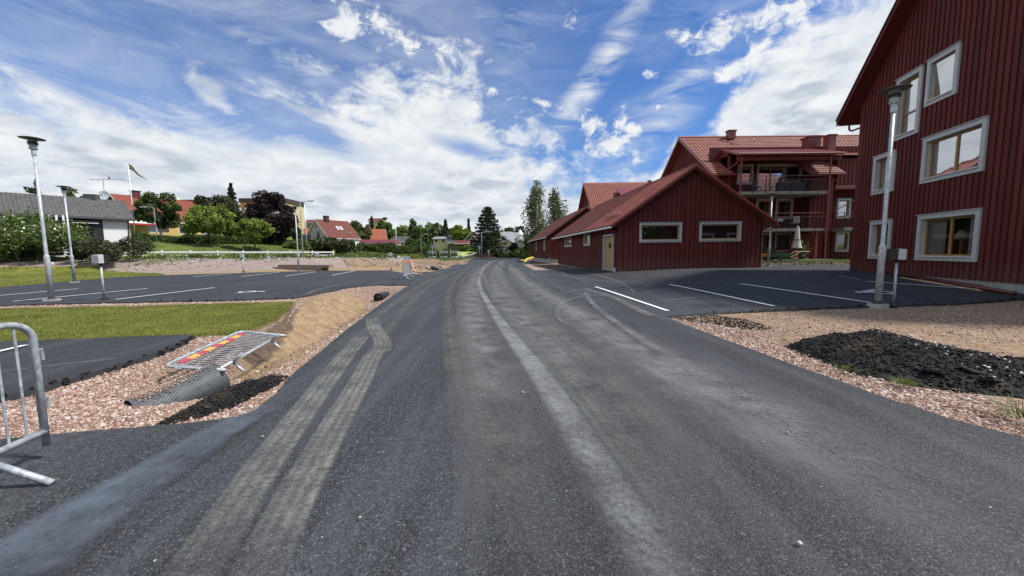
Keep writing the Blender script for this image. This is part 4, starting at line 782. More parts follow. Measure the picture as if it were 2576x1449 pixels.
# tiles -------------------------------------------------------------
TW, TC = .30, .345
def tile_template():
    prof = [(0, .0), (.05, .028), (.10, .036), (.15, .028), (.20, .004), (.25, -.004), (.30, .0)]; v = []; f = []
    for y, dz in ((0, .030), (TC + .02, .004)):
        for x, z in prof: v.append((x, y, z + dz))
    n = len(prof)
    for x, z in prof: v.append((x, 0, z + .004))
    for i in range(n - 1): f.append((i, i + 1, n + i + 1, n + i)); f.append((2 * n + i, 2 * n + i + 1, i + 1, i))
    return v, f
TV, TF = tile_template()
def tiles(parent, o, u, v, nu, nv, mat, nparts=0, skip=None, tw=1.):
    """roof tiles: o lower corner, u along the eave, v up the slope (unit vectors, 3D). The nearest nparts are parts."""
    u = V(*u); v = V(*v); nrm = np.cross(u, v); nrm /= np.linalg.norm(nrm)
    if nrm[2] < 0: nrm = -nrm
    cells = [(i, j) for j in range(nv) for i in range(nu) if not (skip and skip((i + .5) * TW, (j + .5) * TC))]
    pos = {c: V(*o) + u * (c[0] * TW) + v * (c[1] * TC) for c in cells}; cells.sort(key=lambda c: np.linalg.norm(pos[c] + V(*parent.location) - V(0, 0, HC)) if parent else 0)
    me = bpy.data.meshes.new('roof_tile'); me.from_pydata([tuple(u * x + v * y + nrm * z) for x, y, z in TV], [], TF); me.materials.append(mat)
    for c in cells[:nparts]:
        t = bpy.data.objects.new('roof_tile', me); COL.objects.link(t); t.parent = parent; t.location = [float(q) for q in pos[c] + nrm * random.uniform(0, .004)]
    rest = cells[nparts:]
    if rest:
        base = np.array([u * x + v * y + nrm * z for x, y, z in TV]); P = np.array([pos[c] for c in rest]); vv = (base[None] + P[:, None]).reshape(-1, 3); ff = (np.array(TF)[None] + (np.arange(len(rest)) * len(TV))[:, None, None]).reshape(-1, 4)
        t = bpy.data.objects.new('roof_tile_field', fastmesh('roof_tile_field', vv, ff, mat)); COL.objects.link(t); t.parent = parent; t['kind'] = 'stuff'
# ------------------------------------------------------------------ big apartment house at the right
AZ = math.radians(14.5); bc = G(2140, 680); bigU = V(-math.sin(AZ), -math.cos(AZ)); bigN = V(-math.cos(AZ), math.sin(AZ))
RIDGE_SLOPE = .88
def unit(v): v = V(*v); return v / np.linalg.norm(v)
def big_house():
    W, L = 11.0, 22.0; ze = 7.30 + .0; base = V(bc[0], bc[1], 0)
    t = thing('apartment_building', 'tall dark red board gable house at the right with grey window casings', 'building', base, group='red apartment houses')
    F = FR((bc[0], bc[1]), bigU, bigN, base); zpl = .42
    top = lambda a: 7.9 + min(a, W - a) * RIDGE_SLOPE
    out = [(0, .10), (W, .10), (W, top(W)), (W / 2, top(W / 2)), (0, top(0))]
    def lamps(wo, F_, x0, x1, y0, y1, cg):
        for ax in (.42, .80):
            m = MB(); a = x0 + (x1 - x0) * ax; c = F_.p(a, y0 + .55, cg - .42); m.lathe([(.05, 0), (.20, 0.01), (.09, .30), (.0, .3)], c, 16); part('lamp_shade', m, M['shade'], wo)
            m = MB(); m.tube([F_.p(a, y0 - .1, cg - .42), F_.p(a, y0 + .56, cg - .42)], .05, 10); part('lamp_base', m, M['oak'], wo)
    H_ = []
    for a0, z0, a1, z1, kw in ((1.26, .95, 2.56, 2.54, dict(backing='curtain')), (1.17, 3.66, 2.47, 5.25, dict(backing='curtain', glass='glass_hi')), (2.24, 5.60, 3.54, 7.96, dict(bars=(.38,), backing='pale_backing', glass='glass_hi')),
                              (3.76, 6.40, 5.08, 7.99, dict(backing='pale_backing', glass='glass_hi', open_=.10)), (3.87, 3.69, 6.32, 5.28, dict(mull=(.5,), backing='pale_backing', glass='glass_hi')), (3.94, .95, 6.40, 2.56, dict(mull=(.5,), backing='curtain', extra=lamps))):  # upper windows: pale sheet added for the cloudy sky they mirror
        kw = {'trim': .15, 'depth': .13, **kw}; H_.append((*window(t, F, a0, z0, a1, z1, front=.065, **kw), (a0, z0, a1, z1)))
    holes = hole_loops(H_)
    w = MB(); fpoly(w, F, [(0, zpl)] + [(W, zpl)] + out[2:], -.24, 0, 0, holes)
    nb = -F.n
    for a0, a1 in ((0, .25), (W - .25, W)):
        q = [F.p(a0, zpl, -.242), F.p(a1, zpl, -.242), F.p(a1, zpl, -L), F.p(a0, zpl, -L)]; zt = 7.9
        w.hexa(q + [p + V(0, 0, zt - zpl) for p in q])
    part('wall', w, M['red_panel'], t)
    pl = MB(); fbox(pl, F, .03, W - .03, -.3, zpl - .003, -L, -.03); part('plinth', pl, M['concrete'], t)
    cas = [h[4] for h in H_]
    boards(t, F, W, lambda a: top(a) - .02, zpl - .03, .212, .128, .030, cas, .075, 0.002)
    cb = MB(); fbox(cb, F, -.03, .10, zpl - .03, 8.0, -.1, .034); part('corner_board', cb, M['red'], t)
    boards(t, FR(F.p(0, 0, 0) + base, -bigN, -bigU, base), 3.0, lambda a: 7.9, zpl - .03, .25, .15, .028, [], .1, .002)
    # roof: two slabs; verge overhang .55 out of the wall, eaves 0.85
    s = RIDGE_SLOPE; og = .55; oe = .82
    for sg in (0, 1):
        A = lambda a, z, c: F.p(a if not sg else W - a, z, c)
        e0 = -oe; zt = lambda a: 7.9 + a * s + .06
        r = MB(); th = .20; P = [A(e0, zt(e0), og), A(W / 2, zt(W / 2), og), A(W / 2, zt(W / 2), -L), A(e0, zt(e0), -L)]; r.hexa(P + [p + V(0, 0, th) for p in P]); part('roof', r, M['red'], t)
        b = MB(); P = [A(e0 - .02, zt(e0 - .02) - .06, og + .002), A(W / 2, zt(W / 2) - .06, og + .002), A(W / 2, zt(W / 2) - .06, og + .03), A(e0 - .02, zt(e0 - .02) - .06, og + .03)]; b.hexa(P + [p + V(0, 0, .30) for p in P]); part('bargeboard', b, M['red'], t)
        b = MB(); P = [A(e0 - .03, zt(e0 - .03) + .205, og - .05), A(W / 2, zt(W / 2) + .205, og - .05), A(W / 2, zt(W / 2) + .205, og + .07), A(e0 - .03, zt(e0 - .03) + .205, og + .07)]; b.hexa(P + [p + V(0, 0, .05) for p in P]); part('verge_flashing', b, M['darkgrey'], t)
        if sg == 0:
            g = MB(); g.tube([A(e0 - .07, zt(e0) + .02, og - .1), A(e0 - .07, zt(e0) + .02, -L)], .065, 10); part('gutter', g, M['red_metal'], t)
            g = MB(); g.tube(smoothpts([A(e0 - .07, zt(e0) - .03, .02), A(e0 - .06, zt(e0) - .22, .02), A(e0 + .12, zt(e0) - .34, -.02), A(-.14, zt(e0) - .38, -.08), A(-.13, zt(e0) - .60, -.12)], 5) + [A(-.13, .45, -.12)], .042, 10); part('downpipe', g, M['red_metal'], t)
    k = MB(); k.cbox(F.p(.02, .32, .10), .12, .12, .12); part('drain_shoe', k, M['white'], t)
    return t
big_house()
# ------------------------------------------------------------------ garages
def garage(name, label, A, u, b, W, L, z0, ze, zr, og, oe, nparts, wins_front, wins_side, door=None, lamp=False, guards=()):
    base = V(A[0], A[1], 0); t = thing(name, label, 'building', base, group='red garages with tiled roofs'); u = unit(u); b = unit(b)
    nf = V(u[1], -u[0]); ns = V(-b[1], b[0]); nsR = -ns
    if nf @ b > 0: nf = -nf
    if ns @ u > 0: ns = -ns
    F = FR(A, u, nf, base); Sd = FR(A, b, ns, base); sl = (zr - ze) / (W / 2); top = lambda a: ze + min(a, W - a) * sl; zp = z0 + .16
    fh = [(*window(t, F, *w[:4], **w[4]), w[:4]) for w in wins_front]; sh = [(*window(t, Sd, *w[:4], **w[4]), w[:4]) for w in wins_side]
    dh = []
    if door:
        a0, a1, dz0_, dz1 = door; m = MB()
        fbox(m, Sd, a0, a0 + .11, dz0_, dz1 - .11, -.02, .055); fbox(m, Sd, a1 - .11, a1, dz0_, dz1 - .11, -.02, .055); fbox(m, Sd, a0 - .01, a1 + .01, dz1 - .11, dz1, -.02, .058)
        fbox(m, Sd, a0 + .11, a0 + .125, dz0_, dz1 - .11, -.2, -.02); fbox(m, Sd, a1 - .125, a1 - .11, dz0_, dz1 - .11, -.2, -.02)
        fr_ = part('door_frame', m, M['trim'], t); m = MB(); fbox(m, Sd, a0 + .127, a1 - .127, dz0_ + .03, dz1 - .125, -.12, -.07); d = part('door_leaf', m, M['door'], fr_)
        for hz in (.35, 1.05, 1.75): m = MB(); fbox(m, Sd, a1 - .15, a1 - .12, dz0_ + hz, dz0_ + hz + .11, -.07, -.045); part('hinge', m, M['white'], fr_)
        m = MB(); c = Sd.p((a0 + a1) / 2 - .10, dz0_ + 1.55, -.045); ring = [c + Sd.u * .15 * math.cos(k / 12 * 2 * math.pi) + V(0, 0, .15 * math.sin(k / 12 * 2 * math.pi)) for k in range(13)]; m.tube(ring, .035, 6, False); part('wreath', m, M['leaf_dark'], fr_)
        m = MB(); fbox(m, Sd, a0 + .16, a0 + .19, dz0_ + 1.0, dz0_ + 1.12, -.07, -.03); fbox(m, Sd, a0 + .16, a0 + .28, dz0_ + 1.06, dz0_ + 1.08, -.035, -.02); part('handle', m, M['galv'], fr_)
        dh = [(a0 + .1, dz0_, a1 - .1, dz1 - .1)]; sh.append((*dh[0], (a0, dz0_, a1, dz1)))
    m = MB(); fpoly(m, F, [(0, zp), (W, zp), (W, ze), (W / 2, zr), (0, ze)], -.2, 0, 0, hole_loops(fh))
    fpoly(m, Sd, [(.2, zp - (0.2 if door else 0)), (L, zp - (0.2 if door else 0)), (L, ze - .0), (.2, ze - .0)], -.2, 0, 0, hole_loops([(h[0], max(h[1], zp - .19), h[2], h[3]) for h in sh]))
    q = [F.p(W, zp, 0), F.p(W - .2, zp, 0), F.p(W - .2, zp, 0) + V(*b, 0) * L, F.p(W, zp, 0) + V(*b, 0) * L]; m.hexa(q + [p + V(0, 0, ze - zp) for p in q])
    q = [F.p(0, zp, 0) + V(*b, 0) * L, F.p(W, zp, 0) + V(*b, 0) * L]; m.add([q[0], q[1], q[1] + V(0, 0, ze - zp), (q[0] + q[1]) / 2 + V(0, 0, zr - zp), q[0] + V(0, 0, ze - zp)], [(0, 1, 2, 3, 4)])
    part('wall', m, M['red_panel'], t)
    m = MB(); i_ = V(*u, 0) * .04; q = [F.p(0, -.4, -.04) + i_, F.p(W, -.4, -.04) - i_, F.p(W, -.4, 0) + V(*b, 0) * (L - .04) - i_, F.p(0, -.4, 0) + V(*b, 0) * (L - .04) + i_]; m.hexa(q + [p + V(0, 0, zp + .4 - .003) for p in q]); part('plinth', m, M['concrete'], t)
    boards(t, F, W, lambda a: top(a) - .02, zp - .03, .262, .200, .026, [h[4] for h in fh], .03, .002)
    boards(t, Sd, L, lambda a: ze - .03, zp - .03 - (.16 if door else 0), .262, .150, .026, [h[4] for h in sh], .06, .002)
    m = MB(); fbox(m, F, -.03, .1, zp - .03, ze + .05, -.1, .031); part('corner_board', m, M['red'], t)
    # roof
    up = V(0, 0, 1); cs = 1 / math.hypot(1, sl)
    for sg in (0, 1):
        a = lambda x: x if not sg else W - x
        zt = lambda x: ze + x * sl + .03; P = lambda x, d, dz=0: F.p(a(x), zt(x) + dz, 0) + V(*b, 0) * d
        r = MB(); q = [P(-oe, -og), P(W / 2, -og), P(W / 2, L + og), P(-oe, L + og)]; r.hexa(q + [p + V(0, 0, .13) for p in q]); part('roof', r, M['red_metal'] if sg == 0 else M['tile'], t)
        for k, (dz, hgt, cc) in enumerate(((-.05, .16, .0), (.075, .13, .028))):
            r = MB(); q = [P(-oe - .01, -og - .028 - cc, dz), P(W / 2, -og - .028 - cc, dz), P(W / 2, -og - .001 - cc * .98, dz), P(-oe - .01, -og - .001 - cc * .98, dz)]; r.hexa(q + [p + V(0, 0, hgt) for p in q]); part('bargeboard', r, M['red'] if k == 0 else M['red_metal'], t)
        if sg == 0:
            o = P(-oe - .04, -og + .02, .135); vv = (V(*u, 0) + V(0, 0, sl)) * cs; nv = int((W / 2 + oe + .04) / cs / TC) + 0; tiles(t, o, V(*b, 0), vv, int((L + 2 * og - .02) / TW), nv, M['tile'], nparts)
            m = MB(); m.tube([P(-oe - .09, -og + .02, .06), P(-oe - .09, L + og, .06)], .06, 10); part('gutter', m, M['white'], t)
            pts = [P(-oe - .09, .28, .02), P(-oe - .08, .30, -.14), P(-.20, .34, -.34), P(-.09, .34, -.50)]; m = MB(); m.tube(smoothpts(pts, 5) + [F.p(-.09, z0 + .28, 0) + V(*b, 0) * .34], .042, 10); part('downpipe', m, M['red_metal'], t)
            m = MB(); m.cbox(F.p(-.09, z0 + .14, 0) + V(*b, 0) * .34, .11, .11, .28); part('drain_shoe', m, M['white'], t)
            pts = [P(-oe - .09, L - .28, .02), P(-oe - .08, L - .3, -.14), P(-.20, L - .3, -.34), P(-.09, L - .3, -.50)]; m = MB(); m.tube(smoothpts(pts, 5) + [F.p(-.09, z0 + .28, 0) + V(*b, 0) * (L - .3)], .042, 8); part('downpipe', m, M['red_metal'], t)
            for gd in guards:
                m = MB(); d0, d1 = gd
                for h in (.10, .22): m.tube([P(.28, d0, .15 + h), P(.28, d1, .15 + h)], .018, 6)
                d = d0
                while d <= d1 + .01: m.tube([P(.10, d, .16), P(.30, d, .40)], .016, 6); m.tube([P(.48, d, .18), P(.30, d, .40)], .016, 6); d += (d1 - d0) / 3
                part('snow_guard', m, M['red_metal'], t)
        else:
            m = MB(); m.tube([P(-oe - .09, -og + .02, .06), P(-oe - .09, L + og, .06)], .06, 10); part('gutter', m, M['red_metal'], t)
            pts = [P(-oe - .09, .10, .02), P(-oe - .08, .12, -.14), P(-.16, .12, -.42), P(-.09, .12, -.50)]; m = MB(); m.tube(smoothpts(pts, 5) + [F.p(W + .09, z0 + .25, 0) + V(*b, 0) * .12], .042, 10); part('downpipe', m, M['red_metal'], t)
            m = MB(); m.cbox(F.p(W - .12, z0 + .08, .06), .16, .12, .14); part('drain_shoe', m, M['white'], t)
    m = MB(); m.tube([F.p(W / 2, zr + .19, 0) + V(*b, 0) * (-og), F.p(W / 2, zr + .19, 0) + V(*b, 0) * (L + og)], .085, 8); part('ridge_tile', m, M['tile'], t)
    if lamp: m = MB(); fbox(m, Sd, .55, .68, 2.36, 2.62, .03, .17); part('wall_lamp', m, M['black'], t)
    return t
def rect_on(F, tl, br, Y):   # picture rectangle to wall coordinates, wall roughly facing us
    out = []
    for px, py in (tl, br):
        d = ray(px, py); o = np.array([0, 0, HC]); n = F.n; t_ = ((F.o - o) @ n) / (d @ n); p = o + d * t_ - F.o; out.append((p @ F.u, p[2]))
    return out[0][0], out[1][1], out[1][0], out[0][1]
_b0 = V(GARA[0], GARA[1], 0); _F = FR(GARA, GARu, V(GARu[1], -GARu[0]), (0, 0, 0)); _S = FR(GARA, GARb, V(-GARb[1], GARb[0]), (0, 0, 0))
w1 = rect_on(_F, (1608.5, 561), (1714, 609.5), 0); w2 = rect_on(_F, (1759.5, 559), (1863, 607), 0)
sa = lambda px: (lambda t_: t_)(0)
def side_a(px, py0, py1):
    r = rect_on(_S, (px[0], py0), (px[1], py1), 0); return (min(r[0], r[2]), r[1], max(r[0], r[2]), r[3])
s1 = side_a((1421.5, 1438), 592, 620.5); s2 = side_a((1470, 1485), 580, 617.5); dr = side_a((1519, 1543.5), 570, 672)
print('garage windows', w1, w2, s1, s2, dr)
s1 = (s1[0], s1[3] - 1.25, s1[0] + .95, s1[3]) if False else s1
g1_ = garage('garage', 'low dark red garage with two wide gable windows and red tiled roof, beside the road', GARA, GARu, GARb, GARW, GARL, .14, 3.02, 5.82, .42, .50, 300,
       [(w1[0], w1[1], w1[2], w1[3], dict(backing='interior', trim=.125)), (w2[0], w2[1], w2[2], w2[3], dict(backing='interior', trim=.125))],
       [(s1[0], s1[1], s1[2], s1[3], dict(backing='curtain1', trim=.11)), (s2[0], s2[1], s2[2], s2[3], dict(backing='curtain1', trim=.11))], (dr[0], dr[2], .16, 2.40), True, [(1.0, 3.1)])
A2 = V(4.42, 44.0)
garage('garage', 'farther low dark red garage behind the tiled one, beside the road bend', A2, GARu, GARb, GARW, 19.0, .38, 3.30, 6.1, .42, .50, 0, [], [(3.9, 1.5, 5.0, 2.85, dict(backing='curtain1', trim=.11)), (11.8, 1.5, 12.9, 2.85, dict(backing='curtain1', trim=.11))])
# ------------------------------------------------------------------ apartment house behind the garage
def house_B():
    x0, yF = 15.75, 30.0; L = 21.5; Wd = 11.6; base = V(x0, yF, 0); z0 = .5; ze = 7.28; sl = .70; zr = ze + Wd / 2 * sl
    t = thing('apartment_building', 'three storey red apartment house with balconies behind the garage', 'building', base, group='red apartment houses')
    Gf = FR((x0, yF), (0, 1), (-1, 0), base); Fr = FR((x0, yF), (1, 0), (0, -1), base); rec = 1.15
    wl = FR((x0, yF + rec), (1, 0), (0, -1), base); wq = FR((x0, yF + rec), (1, 0), (0, -1))
    Z5 = lambda X, Y: (1635.8 + .2734 * X, 319.5 + .2734 * Y)
    def R(X0, Y0, X1, Y1): return rect_on(wq, Z5(X0, Y0), Z5(X1, Y1), 0)
    hs = []
    for r, kw in ((R(803, 347, 942, 528), dict(glass='glass_hi')), (R(985, 345, 1232, 600), dict(mull=(.5,), sill=False, glass='glass_hi')), (R(1238, 345, 1395, 516), dict(glass='glass_hi')), (R(975, 663, 1112, 850), dict(backing='curtain')), (R(1158, 662, 1306, 845), dict(backing='curtain')),
                  (R(1015, 975, 1112, 1165), dict(sill=False, backing='curtain1')), (R(1147, 972, 1296, 1152), dict(backing='curtain')), (R(1720, 660, 1836, 840), dict(backing='interior', glass='glass_hi')), (R(1704, 965, 1820, 1147), dict(backing='pale_backing'))):
        kw = {'backing': 'interior', 'glass': 'glass', 'trim': .14, **kw}; hs.append((*window(t, wl, *r, front=.05, **kw), r))
    m = MB(); zp = z0 + .15
    fpoly(m, wl, [(0, zp), (L, zp), (L, 9.4), (0, 9.4)], -.2, 0, 0, hole_loops(hs))
    fpoly(m, Gf, [(rec + .01, zp), (Wd, zp), (Wd, ze), (Wd / 2, zr - .05), (0, ze - .05), (0, 5.8), (rec + .01, 5.8)], -.2, 0)
    m.add([(L, 0, zp), (L, Wd, zp), (L, Wd, ze), (L, Wd / 2, zr - .05), (L, 0, ze)], [(0, 1, 2, 3, 4)]); m.add([(0, Wd, zp), (L, Wd, zp), (L, Wd, ze), (0, Wd, ze)], [(0, 1, 2, 3)])
    part('wall', m, M['red_panel'], t)
    boards(t, wl, L, lambda a: 9.3 if a > 1.0 else 7.5, zp, .30, .185, .028, [h[4] for h in hs], .05, .002)
    boards(t, Gf, Wd, lambda a: ze + min(a, Wd - a) * sl - .08, 4.5, .30, .185, .028, [], .05, .002)
    # projecting bays: (a0,a1)
    for a0, a1, zt in ((-.02, .98, ze - .12), (7.15, 8.95, ze - .12)):
        b = MB(); z_ = 5.8 if a0 < 0 else zp; fbox(b, Fr, a0, a1, z_, zt, -rec, 0); bo = part('bay', b, M['red_panel'], t); n = int((a1 - a0) / .3)
        for i in range(n):
            q = MB(); fbox(q, Fr, a0 + i * .3 + .06, a0 + i * .3 + .245, z_, zt, .002, .03); part('board', q, M['red'], bo)
    b = MB(); fbox(b, Fr, 9.35, L, 6.05, 8.3, -rec - .03, -.3); bo = part('bay', b, M['red_panel'], t)
    for i in range(8): q = MB(); fbox(q, Fr, 9.4 + i * .3, 9.585 + i * .3, 6.3, 8.3, -.298, -.27); part('board', q, M['red'], bo)
    b = MB(); fbox(b, Fr, 9.3, L, 5.98, 6.28, -1.1, -.25); part('beam', b, M['red_metal'], t)
    # main roof
    oe, og = .5, .55
    for sg in (0, 1):
        Yf = lambda x: x if sg == 0 else Wd - x
        P = lambda x, d, dz=0: V(d, Yf(x), ze + x * sl + dz)
        r = MB(); q = [P(-oe, -og), P(Wd / 2, -og), P(Wd / 2, L), P(-oe, L)] if sg else [P(2.2, -og), P(Wd / 2, -og), P(Wd / 2, L), P(2.2, L)]; r.hexa(q + [p + V(0, 0, .14) for p in q]); part('roof', r, M['tile'], t)
        if sg == 0:
            for d0, d1 in ((-og, 1.12), (6.75, 9.3)): r = MB(); q = [P(-oe, d0), P(2.199, d0), P(2.199, d1), P(-oe, d1)]; r.hexa(q + [p + V(0, 0, .14) for p in q]); part('roof', r, M['red_metal'], t)
        for c, hh, mt in ((0, .24, 'red_metal'),):
            r = MB(); q = [P(-oe - .01, -og - .04, -.06), P(Wd / 2, -og - .04, -.06), P(Wd / 2, -og - .002, -.06), P(-oe - .01, -og - .002, -.06)]; r.hexa(q + [p + V(0, 0, .27) for p in q]); part('bargeboard', r, M['red_metal'], t)
    cs = 1 / math.hypot(1, sl); vv = V(0, cs, sl * cs)
    tiles(t, V(-og, -oe, ze - oe * sl + .142), (1, 0, 0), vv, int((L + og) / TW), int((Wd / 2 + oe) / cs / TC), M['tile'], 0, skip=lambda a, b: (a > 1.62 + og - .6 + .0 and a < 7.3 and b < 3.25) or (a > 9.8 and b < 3.25) or (7.3 <= a <= 9.8 and 1.25 < b < 3.25 and False))
    m = MB(); m.tube([(-og, Wd / 2, zr + .19), (L, Wd / 2, zr + .19)], .09, 8); part('ridge_tile', m, M['tile'], t)
    for d0, d1 in ((-og, 1.1), (6.75, 9.3)): m = MB(); m.tube([V(d0, -oe - .08, ze - oe * sl + .06), V(d1, -oe - .08, ze - oe * sl + .06)], .06, 8); part('gutter', m, M['red_metal'], t)
    # low sheet roof over the upper balcony
    zf, zb, yf, yb = 8.18, 9.56, -1.45, 2.55
    for d0, d1 in ((.78, 8.35),):
        q = [(d0, yf, zf), (d1, yf, zf), (d1, yb, zb), (d0, yb, zb)]; m = MB(); m.hexa([V(*p) for p in q] + [V(*p) + V(0, 0, .16) for p in q]); ro = part('balcony_roof', m, M['red_metal'], t)
        for k in range(16): m = MB(); x = d0 + .25 + k * .49; m.hexa([V(x, yf, zf + .162), V(x + .025, yf, zf + .162), V(x + .025, yb, zb + .162), V(x, yb, zb + .162)] + [V(x, yf, zf + .19), V(x + .025, yf, zf + .19), V(x + .025, yb, zb + .19), V(x, yb, zb + .19)]); part('standing_seam', m, M['red_metal'], ro)
        m = MB(); m.tube([(d0 - .05, yf - .07, zf + .1), (d1 + .05, yf - .07, zf + .1)], .06, 8); part('gutter', m, M['red_metal'], ro)
        m = MB(); m.box(d0, d1, yf + .2, yf + .34, zf - .32, zf - .02); part('beam', m, M['red'], t)
    m = MB(); m.add([(.8, .1, ze), (.8, 2.4, ze + 1.6), (.8, 2.4, 9.5), (.8, .1, 8.75)], [(0, 1, 2, 3)]); m.box(.80, .95, -.1, 1.1, 5.8, 8.5); part('dormer_cheek', m, M['red'], t)
    q = [(9.1, .35, 8.5), (L, .35, 8.5), (L, 2.6, 9.3), (9.1, 2.6, 9.3)]; m = MB(); m.hexa([V(*p) for p in q] + [V(*p) + V(0, 0, .12) for p in q]); part('balcony_roof', m, M['red_metal'], t)
    m = MB(); m.tube([(9.1, .25, 8.55), (L, .25, 8.55)], .06, 8); part('gutter', m, M['red_metal'], t)
    # balconies
    def balcony(d0, d1, yf_, zt, h=1.12, post_to=None, col='black', yb_=1.1):
        m = MB(); m.box(d0, d1, yf_, yb_, zt - .20, zt); bl = part('balcony', m, M['floor_conc'], t)
        mm = MB(); mm.tube([(d0, yb_, zt + h), (d0, yf_ + .03, zt + h), (d1, yf_ + .03, zt + h), (d1, yb_, zt + h)], .022, 6); mm.tube([(d0, yb_, zt + h - .28), (d0, yf_ + .03, zt + h - .28), (d1, yf_ + .03, zt + h - .28), (d1, yb_, zt + h - .28)], .016, 6); mm.tube([(d0, yb_, zt + .0), (d0, yf_ + .03, zt + .0), (d1, yf_ + .03, zt + .0), (d1, yb_, zt + .0)], .016, 6)
        part('railing', mm, M['darkgrey'] if col == 'dark' else M['red_metal'], bl)
        x = d0 + .09
        bars_ = bpy.data.meshes.new('baluster'); q = MB(); q.box(-.008, .008, -.008, .008, -.12, h - .28); bars_ = q.mesh('baluster', M['black'])
        i = 0
        while x < d1:
            o = bpy.data.objects.new('baluster', bars_); COL.objects.link(o); o.parent = bl; o.location = (x, yf_ + .03, zt); x += .105; i += 1
        for k in range(int((d1 - d0) / .95) + 1): o = MB(); xx = min(d0 + k * .95, d1); o.box(xx - .02, xx + .02, yf_ - .005, yf_ + .035, zt - .16, zt + h); part('rail_post', o, M['black'], bl)
        return bl
    zt3 = 5.62; balcony(1.02, 7.6, -1.3, zt3); zt2 = 2.92; balcony(1.02, 7.45, -1.3, zt2); balcony(9.0, 12.5, -1.1, 2.95)
    for x in (1.05, 7.55): m = MB(); m.box(x - .04, x + .04, -1.34, -1.26, .45 if x > 3 else zt3, 8.1); part('post', m, M['red_metal'], t)
    m = MB(); m.tube([(9.0, -.2, 4.3), (11.6, -1.0, 5.9)], .04, 6); part('downpipe', m, M['red_metal'], t)
    m = MB(); m.tube(smoothpts([(8.95, -.6, ze - .45), (8.9, -.3, ze - .65), (8.5, -.1, ze - .95)], 4) + [(8.5, -.08, .7)], .045, 8); part('downpipe', m, M['red_metal'], t)
    m = MB(); m.tube([(.98, -1.3, 8.1), (.92, -1.2, 7.8), (-.02, .0, 6.9), (-.05, .05, 6.6), (-.05, .05, .6)], .045, 8); part('downpipe', m, M['red_metal'], t)
    m = MB(); m.box(5.55, 7.0, -.5, -.44, .6, 2.55); part('screen_wall', m, M['red'], t)
    m = MB(); m.box(6.95, 7.15, -1.1, -.9, .5, 2.75); part('post', m, M['red_metal'], t)
    m = MB(); m.box(-.3, 8, -1.9, 1.1, .3, .62); part('patio_slab', m, M['floor_conc'], t)
    # chimneys, hatch and ladder
    for c, s_ in (((3.85, 5.3, zr - .15), (.62, .5, .62)), ((9.05, .8, 8.7), (.55, .6, 1.35)), ((8.7, 2.2, 9.3), (.9, .9, 1.0))):
        m = MB(); m.cbox(V(*c) + V(0, 0, s_[2] / 2), s_[0], s_[1], s_[2]); ch = part('chimney', m, M['red_metal'], t); m = MB(); m.cbox(V(*c) + V(0, 0, s_[2] + .07), s_[0] * 1.25, s_[1] * 1.2, .09); part('chimney_cap', m, M['red_metal'], ch)
    m = MB(); m.lathe([(.30, 0), (.30, .12), (.05, .34), (0, .34)], (9.15, 2.3, 10.32), 4); part('chimney_hood', m, M['galv'], t)
    for c in ((3.0, 4.7), (10.1, 4.6)):
        zz = ze + c[1] * sl + .25; m = MB()
        for dx in (0, .35): m.tube([V(c[0] + dx + .5, c[1] - .5, zz - .35), V(c[0] + dx - .3, c[1] + .6, zz + .42)], .02, 5)
        for k in range(4): f = k / 3; m.tube([V(c[0] + .5 - .8 * f, c[1] - .5 + 1.1 * f, zz - .35 + .77 * f), V(c[0] + .85 - .8 * f, c[1] - .5 + 1.1 * f, zz - .35 + .77 * f)], .018, 5)
        part('roof_ladder', m, M['red_metal'], t)
    m = MB(); m.box(3.9, 4.05, 1.0, 1.12, 4.0, 4.35); part('wall_lamp', m, M['black'], t)
    return base
bB = house_B()
# things on the patio and balconies
def small(name, label, cat, parts, loc, rz=0, group=None):
    t = thing(name, label, cat, loc, rz, group)
    for nm, mb, mt in parts: part(nm, mb, M[mt], t, smooth=nm in ('pot', 'canopy', 'bowl'))
    return t
bx, by = 15.75, 30.0
m1 = MB(); n = 16; prof = [(.05, 2.45), (.13, 2.2), (.16, 1.6), (.24, 1.1), (.30, .85)]
vs_ = [];
for i, (r, z) in enumerate(prof):
    for k in range(n): rr = r * (1 + .18 * (1 if k % 2 else -1) * (i / 4)); a = 2 * math.pi * k / n; vs_.append((rr * math.cos(a), rr * math.sin(a), z))
m1.add(vs_, [(i * n + k, i * n + (k + 1) % n, (i + 1) * n + (k + 1) % n, (i + 1) * n + k) for i in range(4) for k in range(n)]); m2 = MB(); m2.tube([(0, 0, 0), (0, 0, 2.5)], .022, 8); m3 = MB(); m3.lathe([(.28, 0), (.28, .05), (.05, .09), (0, .09)]); m4 = MB(); m4.tube([(.2 * math.cos(a), .2 * math.sin(a), 1.45) for a in np.linspace(0, 6.28, 12)], .03, 6, False)
small('parasol', 'closed cream parasol tied with a dark band on the patio', 'parasol', [('canopy', m1, 'cloth'), ('pole', m2, 'wood_new'), ('base', m3, 'pot'), ('strap', m4, 'flag_b')], (bx + 5.2, by - 1.6, .62))
def seat(w):
    a = MB(); a.box(-w / 2, w / 2, -.35, .35, .18, .42); b = MB(); b.box(-w / 2, w / 2, .28, .40, .42, .92); c = MB(); c.box(-w / 2 - .09, -w / 2, -.35, .4, .0, .62); d = MB(); d.box(w / 2, w / 2 + .09, -.35, .4, .0, .62); e = MB(); e.box(-w / 2 + .05, w / 2 - .05, -.33, .27, .421, .52); return [('seat', a, 'black'), ('backrest', b, 'pot'), ('armrest', c, 'black'), ('armrest', d, 'black'), ('cushion', e, 'darkgrey')]
small('garden_sofa', 'dark wicker sofa in front of the left patio window', 'sofa', seat(1.5), (bx + 1.2, by + .3, .62)); small('garden_sofa', 'dark wicker seat with high back beside the closed parasol', 'sofa', seat(.9), (bx + 3.9, by - .2, .62), math.pi)
